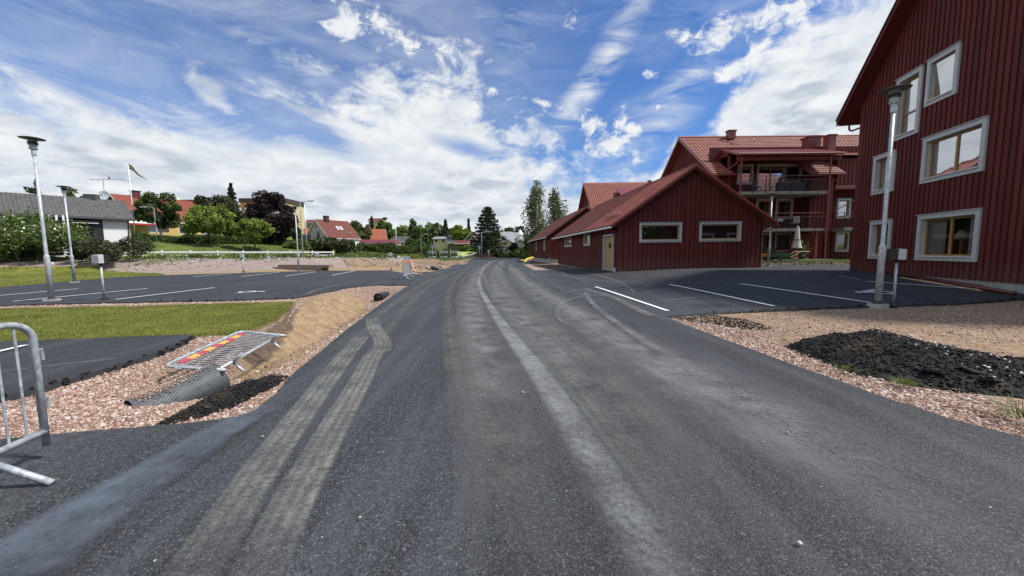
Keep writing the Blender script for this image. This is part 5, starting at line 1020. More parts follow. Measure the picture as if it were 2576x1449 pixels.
a = MB(); a.box(-.6, .6, -.35, .35, .42, .46); leg = [MB() for _ in range(4)]
for q, (sx, sy) in zip(leg, ((-1, -1), (1, -1), (1, 1), (-1, 1))): q.box(sx * .55 - .02, sx * .55 + .02, sy * .3 - .02, sy * .3 + .02, 0, .419)
small('patio_table', 'low dark patio table between the wicker seats', 'table', [('table_top', a, 'black')] + [('leg', q, 'black') for q in leg], (bx + 2.6, by - .5, .62))
a = MB(); a.lathe([(.10, 0), (.20, .14), (.24, .16), (.0, .14)], (0, 0, 0), 14); small('bowl', 'pale bowl of plants standing on the patio table', 'bowl', [('bowl', a, 'cloth')], (bx + 2.75, by - .5, 1.08))
def cart(c1, c2, name, label, loc, rz):
    a = MB(); a.hexa([V(-.5, -.28, .22), V(.5, -.28, .22), V(.5, .28, .22), V(-.5, .28, .22), V(-.62, -.38, .48), V(.62, -.38, .48), V(.62, .38, .48), V(-.62, .38, .48)]); h = MB(); h.tube([(.5, -.25, .22), (1.25, -.28, .62), (1.9, -.28, .62)], .02, 6); h.tube([(.5, .25, .22), (1.25, .28, .62), (1.9, .28, .62)], .02, 6); h.tube([(1.9, -.28, .62), (1.9, .28, .62)], .02, 6); h.tube([(.6, .25, .3), (1.5, .28, .1), (1.5, .28, .6)], .018, 6)
    ws = []
    for s_ in (-1, 1): w = MB(); w.tube([(-.35, s_ * .36, .17), (-.35, s_ * .41, .17)], .17, 14); ws.append(('wheel', w, 'black'))
    w = MB(); w.tube([(.35, -.2, .12), (.35, .2, .12)], .03, 6); ws.append(('axle', w, 'galv')); return small(name, label, 'cart', [('tray', a, c1), ('handle', h, c2)] + ws, loc, rz, 'hand carts on the patio edge')
cart('cart_y', 'cart_y', 'hand_cart', 'yellow hand cart with tilted tray behind the slim lamp post', (bx + 1.15, by - 3.4, .60), math.radians(178)); cart('green', 'wood_new', 'hand_cart', 'green hand cart with pale wooden handle on the patio edge', (bx + 3.1, by - 3.0, .60), math.radians(4))
a = MB(); a.lathe([(.16, 0), (.22, .38), (.18, .38), (0, .36)], (0, 0, 0), 14); tp = small('potted_plant', 'leafy potted plant standing right of the closed parasol', 'plant', [('pot', a, 'pot')], (bx + 6.1, by - 1.0, .62))
def leafcards(n, pts, size, seed, aspect=.6, droop=0., jitter=.5):
    r = np.random.default_rng(seed); q = r.normal(size=(n, 3)); q[:, 2] = np.abs(q[:, 2]) * .8 + .25 - droop; q /= np.linalg.norm(q, axis=1)[:, None]; a = np.cross(q, r.normal(size=(n, 3))); a /= np.linalg.norm(a, axis=1)[:, None]; b = np.cross(q, a)
    s_ = (size * r.uniform(1 - jitter, 1 + jitter, n))[:, None] if np.isscalar(size) else size[:, None]
    return np.stack([pts - a * s_, pts - b * s_ * aspect, pts + a * s_, pts + b * s_ * aspect], 1).reshape(-1, 3), np.arange(4 * n).reshape(-1, 4)
r_ = np.random.default_rng(5); pts = r_.normal(size=(260, 3)) * (.22, .22, .25) + (0, 0, .75); v_, f_ = leafcards(260, pts, .06, 6); o = bpy.data.objects.new('foliage', fastmesh('foliage', v_, f_, M['weed'])); COL.objects.link(o); o.parent = tp
a = MB(); a.lathe([(.02, 0), (.15, .08), (.18, .2), (.1, .3), (0, .3)], (0, 0, 0), 10); b = MB(); b.tube([(0, 0, .3), (0, 0, .7)], .01, 5); small('hanging_ornament', 'white ornament hanging on the red patio screen', 'ornament', [('body', a, 'cloth'), ('string', b, 'cloth')], (bx + 6.2, by - .62, 1.75))
a = MB(); a.lathe([(.42, .55), (.45, .7), (.42, .72), (0, .72)], (0, 0, 0), 14); b = MB(); b.tube([(0, 0, 0), (0, 0, .6)], .04, 6); small('balcony_table', 'round balcony table under a white cloth', 'table', [('tablecloth', a, 'white'), ('leg', b, 'black')], (bx + 4.35, by - .5, 2.92))
def bchair(x, y, z, rz, lab, mt):
    a = MB(); a.box(-.22, .22, -.22, .22, .42, .46); b = MB(); b.box(-.22, .22, .2, .24, .461, .95); ls = []
    for sx in (-1, 1):
        for sy in (-1, 1): q = MB(); q.box(sx * .2 - .015, sx * .2 + .015, sy * .2 - .015, sy * .2 + .015, 0, .419); ls.append(('leg', q, 'black'))
    small('balcony_chair', lab, 'chair', [('seat', a, mt), ('backrest', b, mt)] + ls, (x, y, z), rz, 'balcony chairs')
bchair(bx + 3.3, by - .5, 2.92, math.radians(80), 'dark balcony chair left of the white cloth table', 'black'); bchair(bx + 5.7, by - .6, 2.92, math.radians(-60), 'balcony chair with pale checked throw right of the table', 'cloth')
bchair(bx + 2.8, by - .4, 5.62, math.radians(30), 'dark chair on the uppermost balcony left of the glass door', 'black')
a = MB(); a.box(-1.0, 1.0, -.1, .1, 0, .72); small('balcony_planter', 'long dark planter box on the uppermost balcony', 'planter', [('box', a, 'pot')], (bx + 5.1, by - .7, 5.62))
a = MB(); a.box(-.16, .16, -.1, .1, 0, .3); small('lantern', 'white lantern on the middle balcony floor behind the slim lamp post', 'lantern', [('body', a, 'white')], (bx + 1.9, by - .9, 2.92))
# ------------------------------------------------------------------ fourth red house, far behind the garages
def house_C():
    Y0 = 56.0; sl = .78; apex = at(1479, 460.8, Y0 + 5); lo = at(1527.7, 507.4, Y0 - .6); z0 = .3; Wd = 11.; xg = apex[0]; zr = apex[2]; ze = zr - Wd / 2 * sl; L = 24
    base = V(xg, Y0, 0); t = thing('apartment_building', 'distant red gable house peeking over the garage roofs', 'building', base, group='red apartment houses'); Gf = FR((xg, Y0), (0, 1), (-1, 0), base); F2 = FR((xg, Y0), (1, 0), (0, -1), base)
    gq = FR((xg, Y0), (0, 1), (-1, 0)); hs = []
    for a0, a1 in ((5.9, 7.3), (3.4, 4.9)):
        zt = ze + .75; hs.append((*window(t, Gf, a0, zt - 2.0, a1, zt, trim=.14, backing='pale_backing'), (a0, zt - 2, a1, zt)))
    m = MB(); fpoly(m, Gf, [(0, .1), (Wd, .1), (Wd, ze), (Wd / 2, zr), (0, ze)], -.2, 0, 0, hole_loops(hs)); m.add([(0, 0, .1), (L, 0, .1), (L, 0, ze), (0, 0, ze)], [(0, 1, 2, 3)]); m.add([(0, Wd, .1), (L, Wd, .1), (L, Wd, ze), (0, Wd, ze)], [(0, 1, 2, 3)]); m.add([(L, 0, .1), (L, Wd, .1), (L, Wd, ze), (L, Wd / 2, zr), (L, 0, ze)], [(0, 1, 2, 3, 4)]); part('wall', m, M['red_panel'], t)
    boards(t, Gf, Wd, lambda a: ze + min(a, Wd - a) * sl - .05, 4.6, .30, .185, .028, [h[4] for h in hs], .05, .002)
    for sg in (0, 1):
        Yf = lambda x: x if sg == 0 else Wd - x
        P = lambda x, d, dz=0: V(d, Yf(x), ze + x * sl + dz)
        r = MB(); q = [P(-.7, -.6), P(Wd / 2, -.6), P(Wd / 2, L), P(-.7, L)]; r.hexa(q + [p + V(0, 0, .16) for p in q]); part('roof', r, M['tile'], t)
        r = MB(); q = [P(-.72, -.64, -.08), P(Wd / 2, -.64, -.08), P(Wd / 2, -.602, -.08), P(-.72, -.602, -.08)]; r.hexa(q + [p + V(0, 0, .30) for p in q]); part('bargeboard', r, M['red_metal'], t)
    cs = 1 / math.hypot(1, sl); tiles(t, V(-.6, -.72, ze - .72 * sl + .165), (1, 0, 0), V(0, cs, sl * cs), int((L + .6) / TW), int((Wd / 2 + .7) / cs / TC), M['tile'], 0)
    m = MB(); q = [(3.8, -1.0, ze + 1.1), (11, -1.0, ze + 1.1), (11, 2.9, ze + 2.9), (3.8, 2.9, ze + 2.9)]; m.hexa([V(*p) for p in q] + [V(*p) + V(0, 0, .14) for p in q]); part('balcony_roof', m, M['red_metal'], t); m = MB(); m.box(4.0, 10.8, .1, 2.6, ze - 1, ze + 1.5); part('dormer', m, M['red_panel'], t)
    for dx in (9.5, 12.0):
        m = MB(); m.cbox(V(dx, Wd / 2 - .7, zr - .1), .5, .5, .8); part('chimney', m, M['red_metal'], t)
    m = MB(); m.tube([V(9.8, 4.2, ze + 4.2 * sl + .3), V(12.4, 3.0, ze + 3.0 * sl + .3)], .03, 5); m.tube([V(9.8, 3.4, ze + 3.4 * sl + .3), V(12.4, 3.8, ze + 3.8 * sl + .3)], .03, 5); part('roof_ladder', m, M['red_metal'], t)
house_C()
# ------------------------------------------------------------------ street furniture
def lamp_proto():
    t = thing('park_lamp', 'x', 'street lamp', (0, 0, 0), 0, 'galvanised park lamps with flat disc tops')
    m = MB(); m.cbox((0, 0, -.02), .30, .30, .16); part('foundation', m, M['concrete'], t)
    m = MB(); m.lathe([(.11, .06), (.11, .075), (.072, .08), (.072, .13), (.0, .13)], (0, 0, 0), 20); part('base_collar', m, M['darkgrey'], t)
    m = MB(); m.lathe([(.070, .08), (.066, 1.36), (.060, 1.40), (.042, 1.45), (.041, 2.0), (.037, 4.42), (.0, 4.42)], (0, 0, 0), 20); part('pole', m, M['galv'], t, True)
    m = MB(); m.lathe([(.055, 4.40), (.055, 4.56), (.062, 4.57), (.10, 4.60), (.10, 4.615), (.05, 4.62), (0, 4.62)], (0, 0, 0), 20); part('socket', m, M['galv'], t)
    m = MB(); m.lathe([(.082, 4.61), (.085, 4.74), (.0, 4.74)], (0, 0, 0), 20); part('diffuser', m, M['greenglass'], t, True)
    for k in range(3): m = MB(); m.lathe([(.085, 4.70 + k * .032), (.115 + k * .006, 4.715 + k * .032), (.085, 4.724 + k * .032)], (0, 0, 0), 20); part('louvre', m, M['lampmetal'], t)
    m = MB(); m.lathe([(.09, 4.78), (.11, 4.86), (.272, 4.885), (.278, 4.895), (.22, 4.915), (.08, 4.94), (0, 4.945)], (0, 0, 0), 32); part('lamp_shade', m, M['lampmetal'], t)
    return t
lp = lamp_proto(); g = G(2208, 770); lp.location = [float(q) for q in g]; lp.rotation_euler = (0, 0, .4)
lp['label'] = 'tall galvanised disc lamp on a concrete block before the big red house'
for p_, h_, lab in (((131, 757), 5.02, 'leftmost galvanised disc lamp at the lawn edge of the left lot'), ((188, 711), 5.05, 'galvanised disc lamp at the far lawn corner, second from left'), ((752, 682), 5.25, 'galvanised disc lamp beside the timber stack'), ((1933, 669), 4.40, 'galvanised disc lamp behind the garage corner near the patio')):
    dup(lp, G(*p_), random.uniform(0, 3), lab, h_ / 4.945)
def heater_proto():
    t = thing('engine_heater_post', 'x', 'power outlet post', (0, 0, 0), 0, 'power outlet posts of the parking bays')
    m = MB(); m.lathe([(.11, 0), (.10, .05), (.045, .10), (.04, .12), (0, .12)], (0, 0, 0), 16); part('foot', m, M['boxblack'], t)
    m = MB(); m.lathe([(.028, .05), (.028, 1.12), (0, 1.12)], (0, 0, 0), 14); part('post', m, M['galv'], t, True)
    m = MB(); m.lathe([(.035, 1.08), (.04, 1.13), (.09, 1.175), (0, 1.175)], (0, 0, 0), 16); part('neck', m, M['boxblack'], t)
    m = MB(); m.box(-.125, .125, .005, .17, 1.165, 1.44); m.box(-.11, .11, .17, .19, 1.18, 1.42); part('housing', m, M['boxblack'], t)
    for z0, z1 in ((1.17, 1.300), (1.306, 1.445)): m = MB(); m.hexa([(-.13, -.14, z0), (.13, -.14, z0), (.13, .004, z0), (-.13, .004, z0), (-.13, -.14, z1 - (.02 if z1 > 1.4 else 0)), (.13, -.14, z1 - (.02 if z1 > 1.4 else 0)), (.13, .004, z1), (-.13, .004, z1)]); part('cover', m, M['boxgrey'], t)
    return t
hp = heater_proto(); hp.location = [float(q) for q in G(263, 754)]; hp.rotation_euler = (0, 0, math.radians(-8)); hp['label'] = 'power outlet post with pale box at the near edge of the left lot'
for p_, rz, h_, lab in (((613, 685), 10, 1.0, 'far outlet post left of the timber stack on the lot edge'), ((800, 682), 5, 1.0, 'far outlet post in front of the right end of the timber stack'), ((984, 679.5), 0, .98, 'far outlet post left of the standing barrier'), ((2247, 769), 55, .93, 'outlet post with grey box right behind the tall lamp at the big red house')):
    dup(hp, G(*p_), math.radians(rz), lab, h_)
def bezpts(f, a, b, n): return [f(a + (b - a) * i / n) for i in range(n + 1)]
def barrier(name, label, mapf, nf, L=2.3, h=1.0, nb=20, band=False, group='crowd control barriers', loc=(0, 0, 0), tube=.019, feet=True, label_plate=False, drop=.2, spread=.24):
    """mapf(x,z) -> world point, nf unit normal of the panel"""
    t = thing(name, label, 'barrier', loc, 0, group); B = V(*loc); mp = lambda x, z, y=0.: V(*mapf(x, z)) + nf * y - B
    r = .16; pts = [mp(0, -.13)] + [mp(0, h - r)] + [mp(r - r * math.cos(a), h - r + r * math.sin(a)) for a in np.linspace(.2, math.pi / 2, 6)] + [mp(L - r + r * math.sin(a), h - r + r * math.cos(a)) for a in np.linspace(0, math.pi / 2 - .2, 6)] + [mp(L, h - r), mp(L, -.13)]
    m = MB(); m.tube(pts, tube, 10); part('frame', m, M['galv'], t, True)
    m = MB(); m.tube([mp(0, 0), mp(L, 0)], tube, 10); part('bottom_rail', m, M['galv'], t, True)
    for i in range(1, nb):
        x = L * i / nb; zt = h - tube
        if x < r: zt = h - r + math.sqrt(max(0, r * r - (r - x) ** 2))
        if x > L - r: zt = h - r + math.sqrt(max(0, r * r - (x - L + r) ** 2))
        m = MB(); m.tube([mp(x, 0), mp(x, zt)], .0075, 6); part('bar', m, M['galv'], t)
    if feet:
        for x in (L * .17, L * .80):
            for s_ in (-1, 1): m = MB(); m.tube([mp(x, 0), mp(x, -drop, spread * s_)], tube * .95, 8); part('leg', m, M['galv'], t, True)
    for z in (.30, .74):
        m = MB(); m.tube([mp(0, z), mp(-.045, z), mp(-.05, z - .10)], .009, 6); part('hook', m, M['galv'], t)
    if band:
        k = 9
        for i in range(k):
            x0 = L * .06 + i * L * .86 / k; x1 = x0 + L * .86 / k; m = MB(); z0, z1 = h * .73, h * .86
            m.hexa([mp(x0, z0, .012), mp(x1, z0, .012), mp(x1, z0, .018), mp(x0, z0, .018), mp(x0, z1, .012), mp(x1, z1, .012), mp(x1, z1, .018), mp(x0, z1, .018)]); part('reflective_block', m, M['refl_r' if i % 2 == 0 else 'refl_y'], t)
    if label_plate:
        m = MB(); m.hexa([mp(.3, h * .70, .012), mp(L - .25, h * .70, .012), mp(L - .25, h * .70, .02), mp(.3, h * .70, .02), mp(.3, h * .80, .012), mp(L - .25, h * .80, .012), mp(L - .25, h * .80, .02), mp(.3, h * .80, .02)]); part('plate', m, M[label_plate], t)
    return t
fa, fb, fc2, fd = Gz(411, 921, .06), Gz(604.5, 833, .07), Gz(704, 843, .03), Gz(549, 930, .06)
fm = lambda x, z: (fd * (1 - x / 2.3) + fc2 * (x / 2.3)) * (1 - z) + (fa * (1 - x / 2.3) + fb * (x / 2.3)) * z
fn = np.cross(fc2 - fd, fa - fd); fn /= np.linalg.norm(fn); fn = fn if fn[2] > 0 else -fn
barrier('crowd_barrier', 'fallen galvanised barrier with red and yellow band lying over the ditch', fm, fn, 2.3, 1.0, 23, True, loc=fd, drop=.2, spread=.11)
n0 = V(-3.245, 2.56, .195); dn = unit((.17, -.985)); dn = V(dn[0], dn[1], 0)
barrier('crowd_barrier', 'standing galvanised barrier cut by the left picture edge', lambda x, z: n0 + dn * x + V(0, 0, z * .77), V(-dn[1], dn[0], 0), 2.2, 1.0, 20, False, loc=(n0[0], n0[1], 0), tube=.021, drop=.24, spread=.34)
s0 = V(-5.5, 19.4, .25); dn2 = V(-.075, .9972, 0)
sb = barrier('crowd_barrier', 'standing barrier with tape at the mouth of the left lot', lambda x, z: s0 + dn2 * x + V(0, 0, z * .93), V(.9972, .075, 0), 2.05, 1.0, 26, False, loc=(s0[0], s0[1], 0), label_plate='orange_paint', drop=.25, spread=.28)
for k, (x, y, lab) in enumerate(((1087, 648, 'farthest left of the three barriers before the dark hedge'), (1116, 647.5, 'middle of the three barriers before the dark hedge'), (1143.5, 647.5, 'barrier nearest the bright lawn, before the dark hedge'))):
    p = at(x, y, 66); z = .9; b = barrier('crowd_barrier', lab, lambda a, q, p=p: V(p[0] - .7 + a * .62, p[1] + a * .05, p[2] + .1 + q * .95), V(0, -1, 0), 2.3, 1.0, 8, False, loc=p, tube=.045, label_plate='white')
# red and white tape hanging from the standing barrier
tp_ = smoothpts([s0 + dn2 * 2.0 + V(.0, 0, .86), s0 + dn2 * 2.05 + V(.12, 0, .62), s0 + dn2 * 2.1 + V(.36, 0, .44), s0 + dn2 * 2.2 + V(.52, 0, .22), s0 + dn2 * 2.25 + V(.58, 0, -.02), s0 + dn2 * 2.3 + V(.66, 0, -.14)], 5)
bt = thing('barrier_tape', 'red and white plastic tape fluttering from the standing barrier', 'tape', tp_[0])
for i in range(len(tp_) - 1):
    a, b = tp_[i] - tp_[0], tp_[i + 1] - tp_[0]; w = V(.03, .0, .03 * math.sin(i * 1.3)); m = MB(); w2 = V(.02, .015, .035 * math.cos(i * .9)); m.add([a - w, a + w, b + w2, b - w2], [(0, 1, 2, 3)]); m.add([a - w + V(0, .003, 0), a + w + V(0, .003, 0), b + w2 + V(0, .003, 0), b - w2 + V(0, .003, 0)], [(3, 2, 1, 0)]); part('tape_piece', m, M['tape_r' if i % 2 else 'tape_w'], bt)
for k in range(5):
    a = s0 - tp_[0] + dn2 * (1.9 + .05 * k) + V(.03, 0, .82 - .03 * k); b = a + V(.08 + .04 * k, 0, -.35 - .06 * k); w = V(.0, .03, .0); m = MB(); m.add([a - w, a + w, b + w, b - w], [(0, 1, 2, 3)]); part('tape_piece', m, M['tape_r' if k % 2 else 'tape_w'], bt)
# culvert end and corrugated pipe
cd = unit((.12, .99)); c0 = Gz(955, 748, -.24); cdv = V(cd[0], cd[1], 0)
t = thing('culvert', 'black drainage culvert end sticking out of the ditch gravel', 'pipe', c0); m = MB(); pr = [c0 * 0 - cdv * .12 + cdv * d for d in (0, .7)]; m.tube(pr, .165, 22, False); part('pipe_wall', m, M['boxblack'], t, True)
m = MB(); m.tube([-cdv * .118, -cdv * .118 + cdv * .75], .15, 22, True); part('pipe_bore', m, M['pipe_in'], t, True); m = MB(); m.tube([-cdv * .14, -cdv * .10], .172, 22, False); part('pipe_rim', m, M['pipe_in'], t)
E1 = Gz(553, 952, -.08); E2 = Gz(352, 1046, -.25); ax = E2 - E1; LL = np.linalg.norm(ax); ax /= LL; LL *= 1.0; pts = []; rs = []; nr_ = 38
for i in range(nr_ * 4 + 1): pts.append(ax * (LL * 1.05 * i / (nr_ * 4))); rs.append((.205, .200, .186, .200)[i % 4])
t = thing('corrugated_pipe', 'dark ribbed drain pipe half buried in gravel beside the fallen barrier', 'pipe', E1); m = MB(); m.tube(pts, rs, 28, False); part('ribbed_wall', m, M['pipe'], t, True); m = MB(); m.tube([pts[0] + ax * .004, pts[0] + ax * .3], .17, 24, True); part('pipe_bore', m, M['pipe_in'], t)
q = []
for k in range(900):
    s_ = rng.beta(2.2, 1.3) * LL; a = rng.normal(0, .35); up_ = V(0, 0, 1); sd_ = np.cross(ax, up_); sd_ /= np.linalg.norm(sd_); u2 = np.cross(sd_, ax); q.append(E1 + ax * s_ + (u2 * math.cos(a) + sd_ * math.sin(a)) * .205)
q = np.array(q); tag(link('pipe_gravel', rocks('pipe_gravel', q, rng.uniform(.005, .014, len(q)), M['pink_stone'], .7, 44)), 'gravel spilled over the ribbed pipe', 'gravel', None, 'stuff')
# mounds --------------------------------------------------------------
def mound(name, label, cat, poly, hf, mat, st, chunk, nchunk, cs, seed, amp=.05, freq=7., kind='stuff'):
    P = [np.array(p[:2]) for p in poly]
    def zf(x, y):
        d = sdist(x, y, P); h = hf(x, y) * S(np.clip(d, 0, 1) / .28); n_ = nz2(x, y, freq, seed) + .6 * nz2(x, y, freq * 2.7, seed + 1); return Zfast(x, y) + h * (1 + .25 * nz2(x, y, 2.6, seed)) + amp * n_ * S(d / .1) - .02 * (d < .03)
    lp_ = dens(P, .06); lp_ = [p * 1. for p in lp_]; gx_, gy_ = np.meshgrid(np.arange(min(p[0] for p in P), max(p[0] for p in P), st), np.arange(min(p[1] for p in P), max(p[1] for p in P), st)); gx_ = gx_.ravel() + rng.uniform(-.3, .3, gx_.size) * st; gy_ = gy_.ravel() + rng.uniform(-.3, .3, gy_.size) * st
    k = inpoly(gx_, gy_, P) & (pdist(gx_, gy_, P) > .4 * st); ov, fs = tri_poly(lp_, (), list(zip(gx_[k], gy_[k]))); z = zf(ov[:, 0], ov[:, 1]); m = MB(); fs = [f if np.cross(ov[f[1]] - ov[f[0]], ov[f[2]] - ov[f[0]]) > 0 else f[::-1] for f in fs]; m.add([(x, y, zz) for (x, y), zz in zip(ov, z)], fs)
    o = obj(name, m, mat); tag(o, label, cat, None, kind)
    if nchunk:
        pp_ = sample_poly(P, nchunk, None, int(seed)); pp_ = pp_ + rng.normal(0, .03, pp_.shape) * np.where(rng.uniform(size=(len(pp_), 1)) < .12, 4.5, 1); zz = zf(pp_[:, 0], pp_[:, 1]); c = bpy.data.objects.new('chunk_field', rocks('chunk_field', np.column_stack([pp_, zz]), np.clip(rng.lognormal(math.log(cs), .6, len(pp_)), .003, cs * 3), chunk, .8, int(seed))); COL.objects.link(c); c.parent = o; c['kind'] = 'stuff'
    return o
pileP = [G(*p) for p in ((1962, 866), (2040, 898), (2130, 930), (2260, 958), (2400, 977), (2576, 990), (2700, 1000))] + [V(6.5, 3.2, 0), V(6.15, 4.0, 0), V(5.75, 4.75, 0), V(5.35, 5.5, 0), V(4.8, 5.9, 0), V(4.2, 5.75, 0)]
def ph(x, y): return .25 * np.exp(-((x - 4.95) ** 2 / .55 + (y - 5.1) ** 2 / .45)) + .13 * np.exp(-((x - 5.45) ** 2 / .9 + (y - 4.2) ** 2 / .25)) + .045
mound('asphalt_pile', 'black heap of broken asphalt on the gravel at the right', 'asphalt heap', pileP, ph, M['debris'], .03, M['debris'], 12000, .0085, 51., .03, 7.)
pc = sample_poly(pileP, 500, None, 52); pz = Zfast(pc[:, 0], pc[:, 1]) + ph(pc[:, 0], pc[:, 1]) * S(sdist(pc[:, 0], pc[:, 1], [p[:2] for p in pileP]) / .28) * 1.02; k = pc[:, 0] > 4.9
tag(link('pale_stones', rocks('pale_stones', np.column_stack([pc, pz + .01])[k], rng.uniform(.008, .022, k.sum()), M['chip'], .8, 53)), 'pale stones mixed into the asphalt heap', 'stones', None, 'stuff')
slab = [(2390, 905, .13), (2440, 930, .10), (2350, 935, .08), (2490, 955, .05)]
for i, (px, py, z) in enumerate(slab):
    p = Gz(px, py, z); m = MB(); m.cbox((0, 0, 0), .17, .12, .02, .5 + i, 0, (.25, -.15)); o = obj('asphalt_slab', m, M['asphalt_edge']); o.location = [float(q) for q in p]; tag(o, 'broken flat piece of asphalt crust low on the black heap', 'asphalt slab', 'crust pieces on the black heap')
smallP = [G(*p) for p in ((333, 1073), (400, 1068), (470, 1052), (560, 1028), (640, 990), (700, 962), (728, 945), (735, 938), (700, 934), (640, 945), (580, 955), (520, 985), (440, 1030), (380, 1058))]
mound('asphalt_spill', 'flat spill of black asphalt crumbs between ribbed pipe and road', 'asphalt heap', smallP, lambda x, y: .09 + 0 * x, M['debris'], .03, M['debris'], 6500, .0075, 61., .02, 8.)
darkR = [G(*p) for p in ((1690, 797), (1760, 806), (1900, 826), (1950, 822), (1880, 800), (1800, 790))]
pd_ = sample_poly(darkR, 900, None, 66); tag(link('asphalt_crumbs', rocks('asphalt_crumbs', np.column_stack([pd_, Zfast(pd_[:, 0], pd_[:, 1]) + .01]), rng.uniform(.008, .022, len(pd_)), M['debris'], .8, 67)), 'loose black crumbs scattered at the tip of the right gravel', 'crumbs', None, 'stuff')
soilP = [(15.2, 24.9), (16.2, 24.7), (17.4, 24.8), (18.8, 24.85), (20.4, 24.7), (23, 24.6), (24.5, 24.6), (24.5, 25.3), (21, 25.5), (19, 25.7), (17.6, 25.9), (16.4, 25.6), (15.6, 25.3)]
M['soil'] = plain('dug_soil', (.085, .055, .04), .95, var=.35, scale=6, bump=.03, bscale=14)
mound('soil_ridge', 'low ridge of dug brown soil along the patio grass', 'soil', [V(*p) for p in soilP], lambda x, y: .13 + 0 * x, M['soil'], .12, M['soil'], 500, .035, 71., .05, 3.)
dirtP = [G(*p) for p in ((640, 679), (800, 677), (980, 676), (1085, 679), (1120, 666), (1170, 654.5), (1130, 652), (1050, 655), (960, 660), (860, 668), (700, 673))]
dirtP = [V(p[0], p[1], 0) for p in dirtP]
for k, (pp, lab, hh) in enumerate((([(-9.2, 34.5), (-6.4, 33.0), (-5.3, 34.0), (-6.0, 39), (-8.2, 41), (-10.5, 38)], 'low heap of dug sand beyond the standing barrier', .16), ([(-16.5, 38.6), (-11, 38.2), (-9.3, 41.5), (-11, 45), (-15, 44), (-18, 41)], 'brown sandy heap behind the timber stack', .22), ([(-7.8, 44), (-5.4, 44.5), (-5.6, 52), (-8.0, 56), (-9.6, 50)], 'long sandy heap along the road bend', .22))):
    mound('sand_heap', lab, 'sand heap', [V(*p) for p in pp], lambda x, y, hh=hh: hh + 0 * x, M['sandm'] if 'sandm' in M else M.setdefault('sandm', plain('dug_sand', (.27, .19, .115), .95, var=.35, scale=2.5, bump=.05, bscale=6)), .28, M['ground'], 500, .05, 81. + k, .13, .8)
# timber stack
ta, tb = G(692, 677), G(823, 679.2); td = unit(tb[:2] - ta[:2])
for i, (s0_, s1_, off, z, lab) in enumerate(((.0, .93, .0, .12, 'lower front beam of the timber stack'), (.30, 7.0, .26, .12, 'lower rear beam of the timber stack'), (.9, 1.02, .02, .36, 'upper front beam of the timber stack'), (1.3, 6.9, .28, .36, 'upper rear beam of the timber stack'))):
    L_ = 6.7 if i != 2 else 6.9; x0 = (-.2, .1, .55, .7)[i]; c = V(ta[0], ta[1], 0) + V(td[0], td[1], 0) * (x0 + L_ / 2) + V(-td[1], td[0], 0) * off
    m = MB(); m.cbox((0, 0, 0), L_, .24, .22, math.atan2(td[1], td[0])); o = obj('timber_beam', m, M['wood_old']); o.location = (c[0], c[1], z + zg(c[0], c[1])); tag(o, lab, 'beam', 'weathered beams by the lot')
# pipes and planks along the big wall
def along(a, c): p = V(bc[0], bc[1], 0) + V(*bigU, 0) * a + V(*bigN, 0) * c; return p
for a0, a1, c, r, lab in ((2.9, 7.0, .30, .055, 'long red-brown drain pipe lying at the foot of the big red house'), (4.2, 8.2, .46, .055, 'nearer red-brown drain pipe lying at the foot of the big red house')):
    m = MB(); p0, p1 = along(a0, c), along(a1, c); z0, z1 = float(H(*p0[:2])) + r + .01, float(H(*p1[:2])) + r + .01; m.tube([V(0, 0, 0), V(p1[0] - p0[0], p1[1] - p0[1], z1 - z0)], r, 14); o = obj('drain_pipe', m, M['redpipe'], smooth=True); o.location = (p0[0], p0[1], z0); tag(o, lab, 'pipe', 'drain pipes by the wall')
for a0, a1, c, lab in ((5.2, 7.5, .66, 'pale new plank on the asphalt by the big red wall'), (4.5, 6.6, .74, 'second pale plank, lying next to the drain pipes')):
    p0, p1 = along(a0, c), along(a1, c); m = MB(); mid = (p0 + p1) / 2; m.cbox((0, 0, 0), a1 - a0, .095, .022, math.atan2((p1 - p0)[1], (p1 - p0)[0]), 0, (0, math.atan2(float(H(*p0[:2])) - float(H(*p1[:2])), a1 - a0))); o = obj('plank', m, M['wood_new']); o.location = (mid[0], mid[1], (float(H(*p0[:2])) + float(H(*p1[:2]))) / 2 + .02); tag(o, lab, 'plank', 'planks by the wall')
mp = at(1337, 649, 47)
yp = smoothpts([at(1320, 659, 40), at(1326, 652, 41.5) , at(1334, 649.5, 43), at(1341, 648, 43.5)], 5); m = MB(); m.tube([p - yp[0] for p in yp], .11, 12); o = obj('yellow_hose', m, M['yellow_pipe'], smooth=True); o.location = [float(q) for q in yp[0]]; tag(o, 'bent yellow pipe sticking out of the soil by the road bend', 'pipe')
p = at(1079, 680, 31.5); m = MB(); m.cbox((0, 0, .12), .5, .3, .2, .3, 0, (.3, .5)); o = obj('rubble_block', m, M['concrete']); o.location = (p[0], p[1], 0); tag(o, 'pale broken block at the road edge beyond the barrier', 'block'); m = MB(); m.cbox((0, 0, .08), .6, .4, .25, -.2, 0, (.1, .3)); o = obj('black_mat', m, M['black']); o.location = (p[0] + .45, p[1] + .1, 0); tag(o, 'black crumpled rubber mat at the road edge', 'mat')
hz = smoothpts([V(-6.0, 24.8, .03), V(-4.9, 26.2, .03), V(-3.9, 28.0, .03), V(-3.9, 30.5, .03), V(-5.6, 31.5, .03)], 6); hz = smoothpts([G(1036, 683) + V(0, 0, .03), G(1050, 686) + V(0, 0, .03), G(1066, 687) + V(0, 0, .03), G(1076, 685) + V(0, 0, .03)], 6); m = MB(); m.tube([q - hz[0] for q in hz], .03, 6); o = obj('cable', m, M['black']); o.location = [float(q) for q in hz[0]]; tag(o, 'black cable lying from the barrier towards the road edge', 'cable')
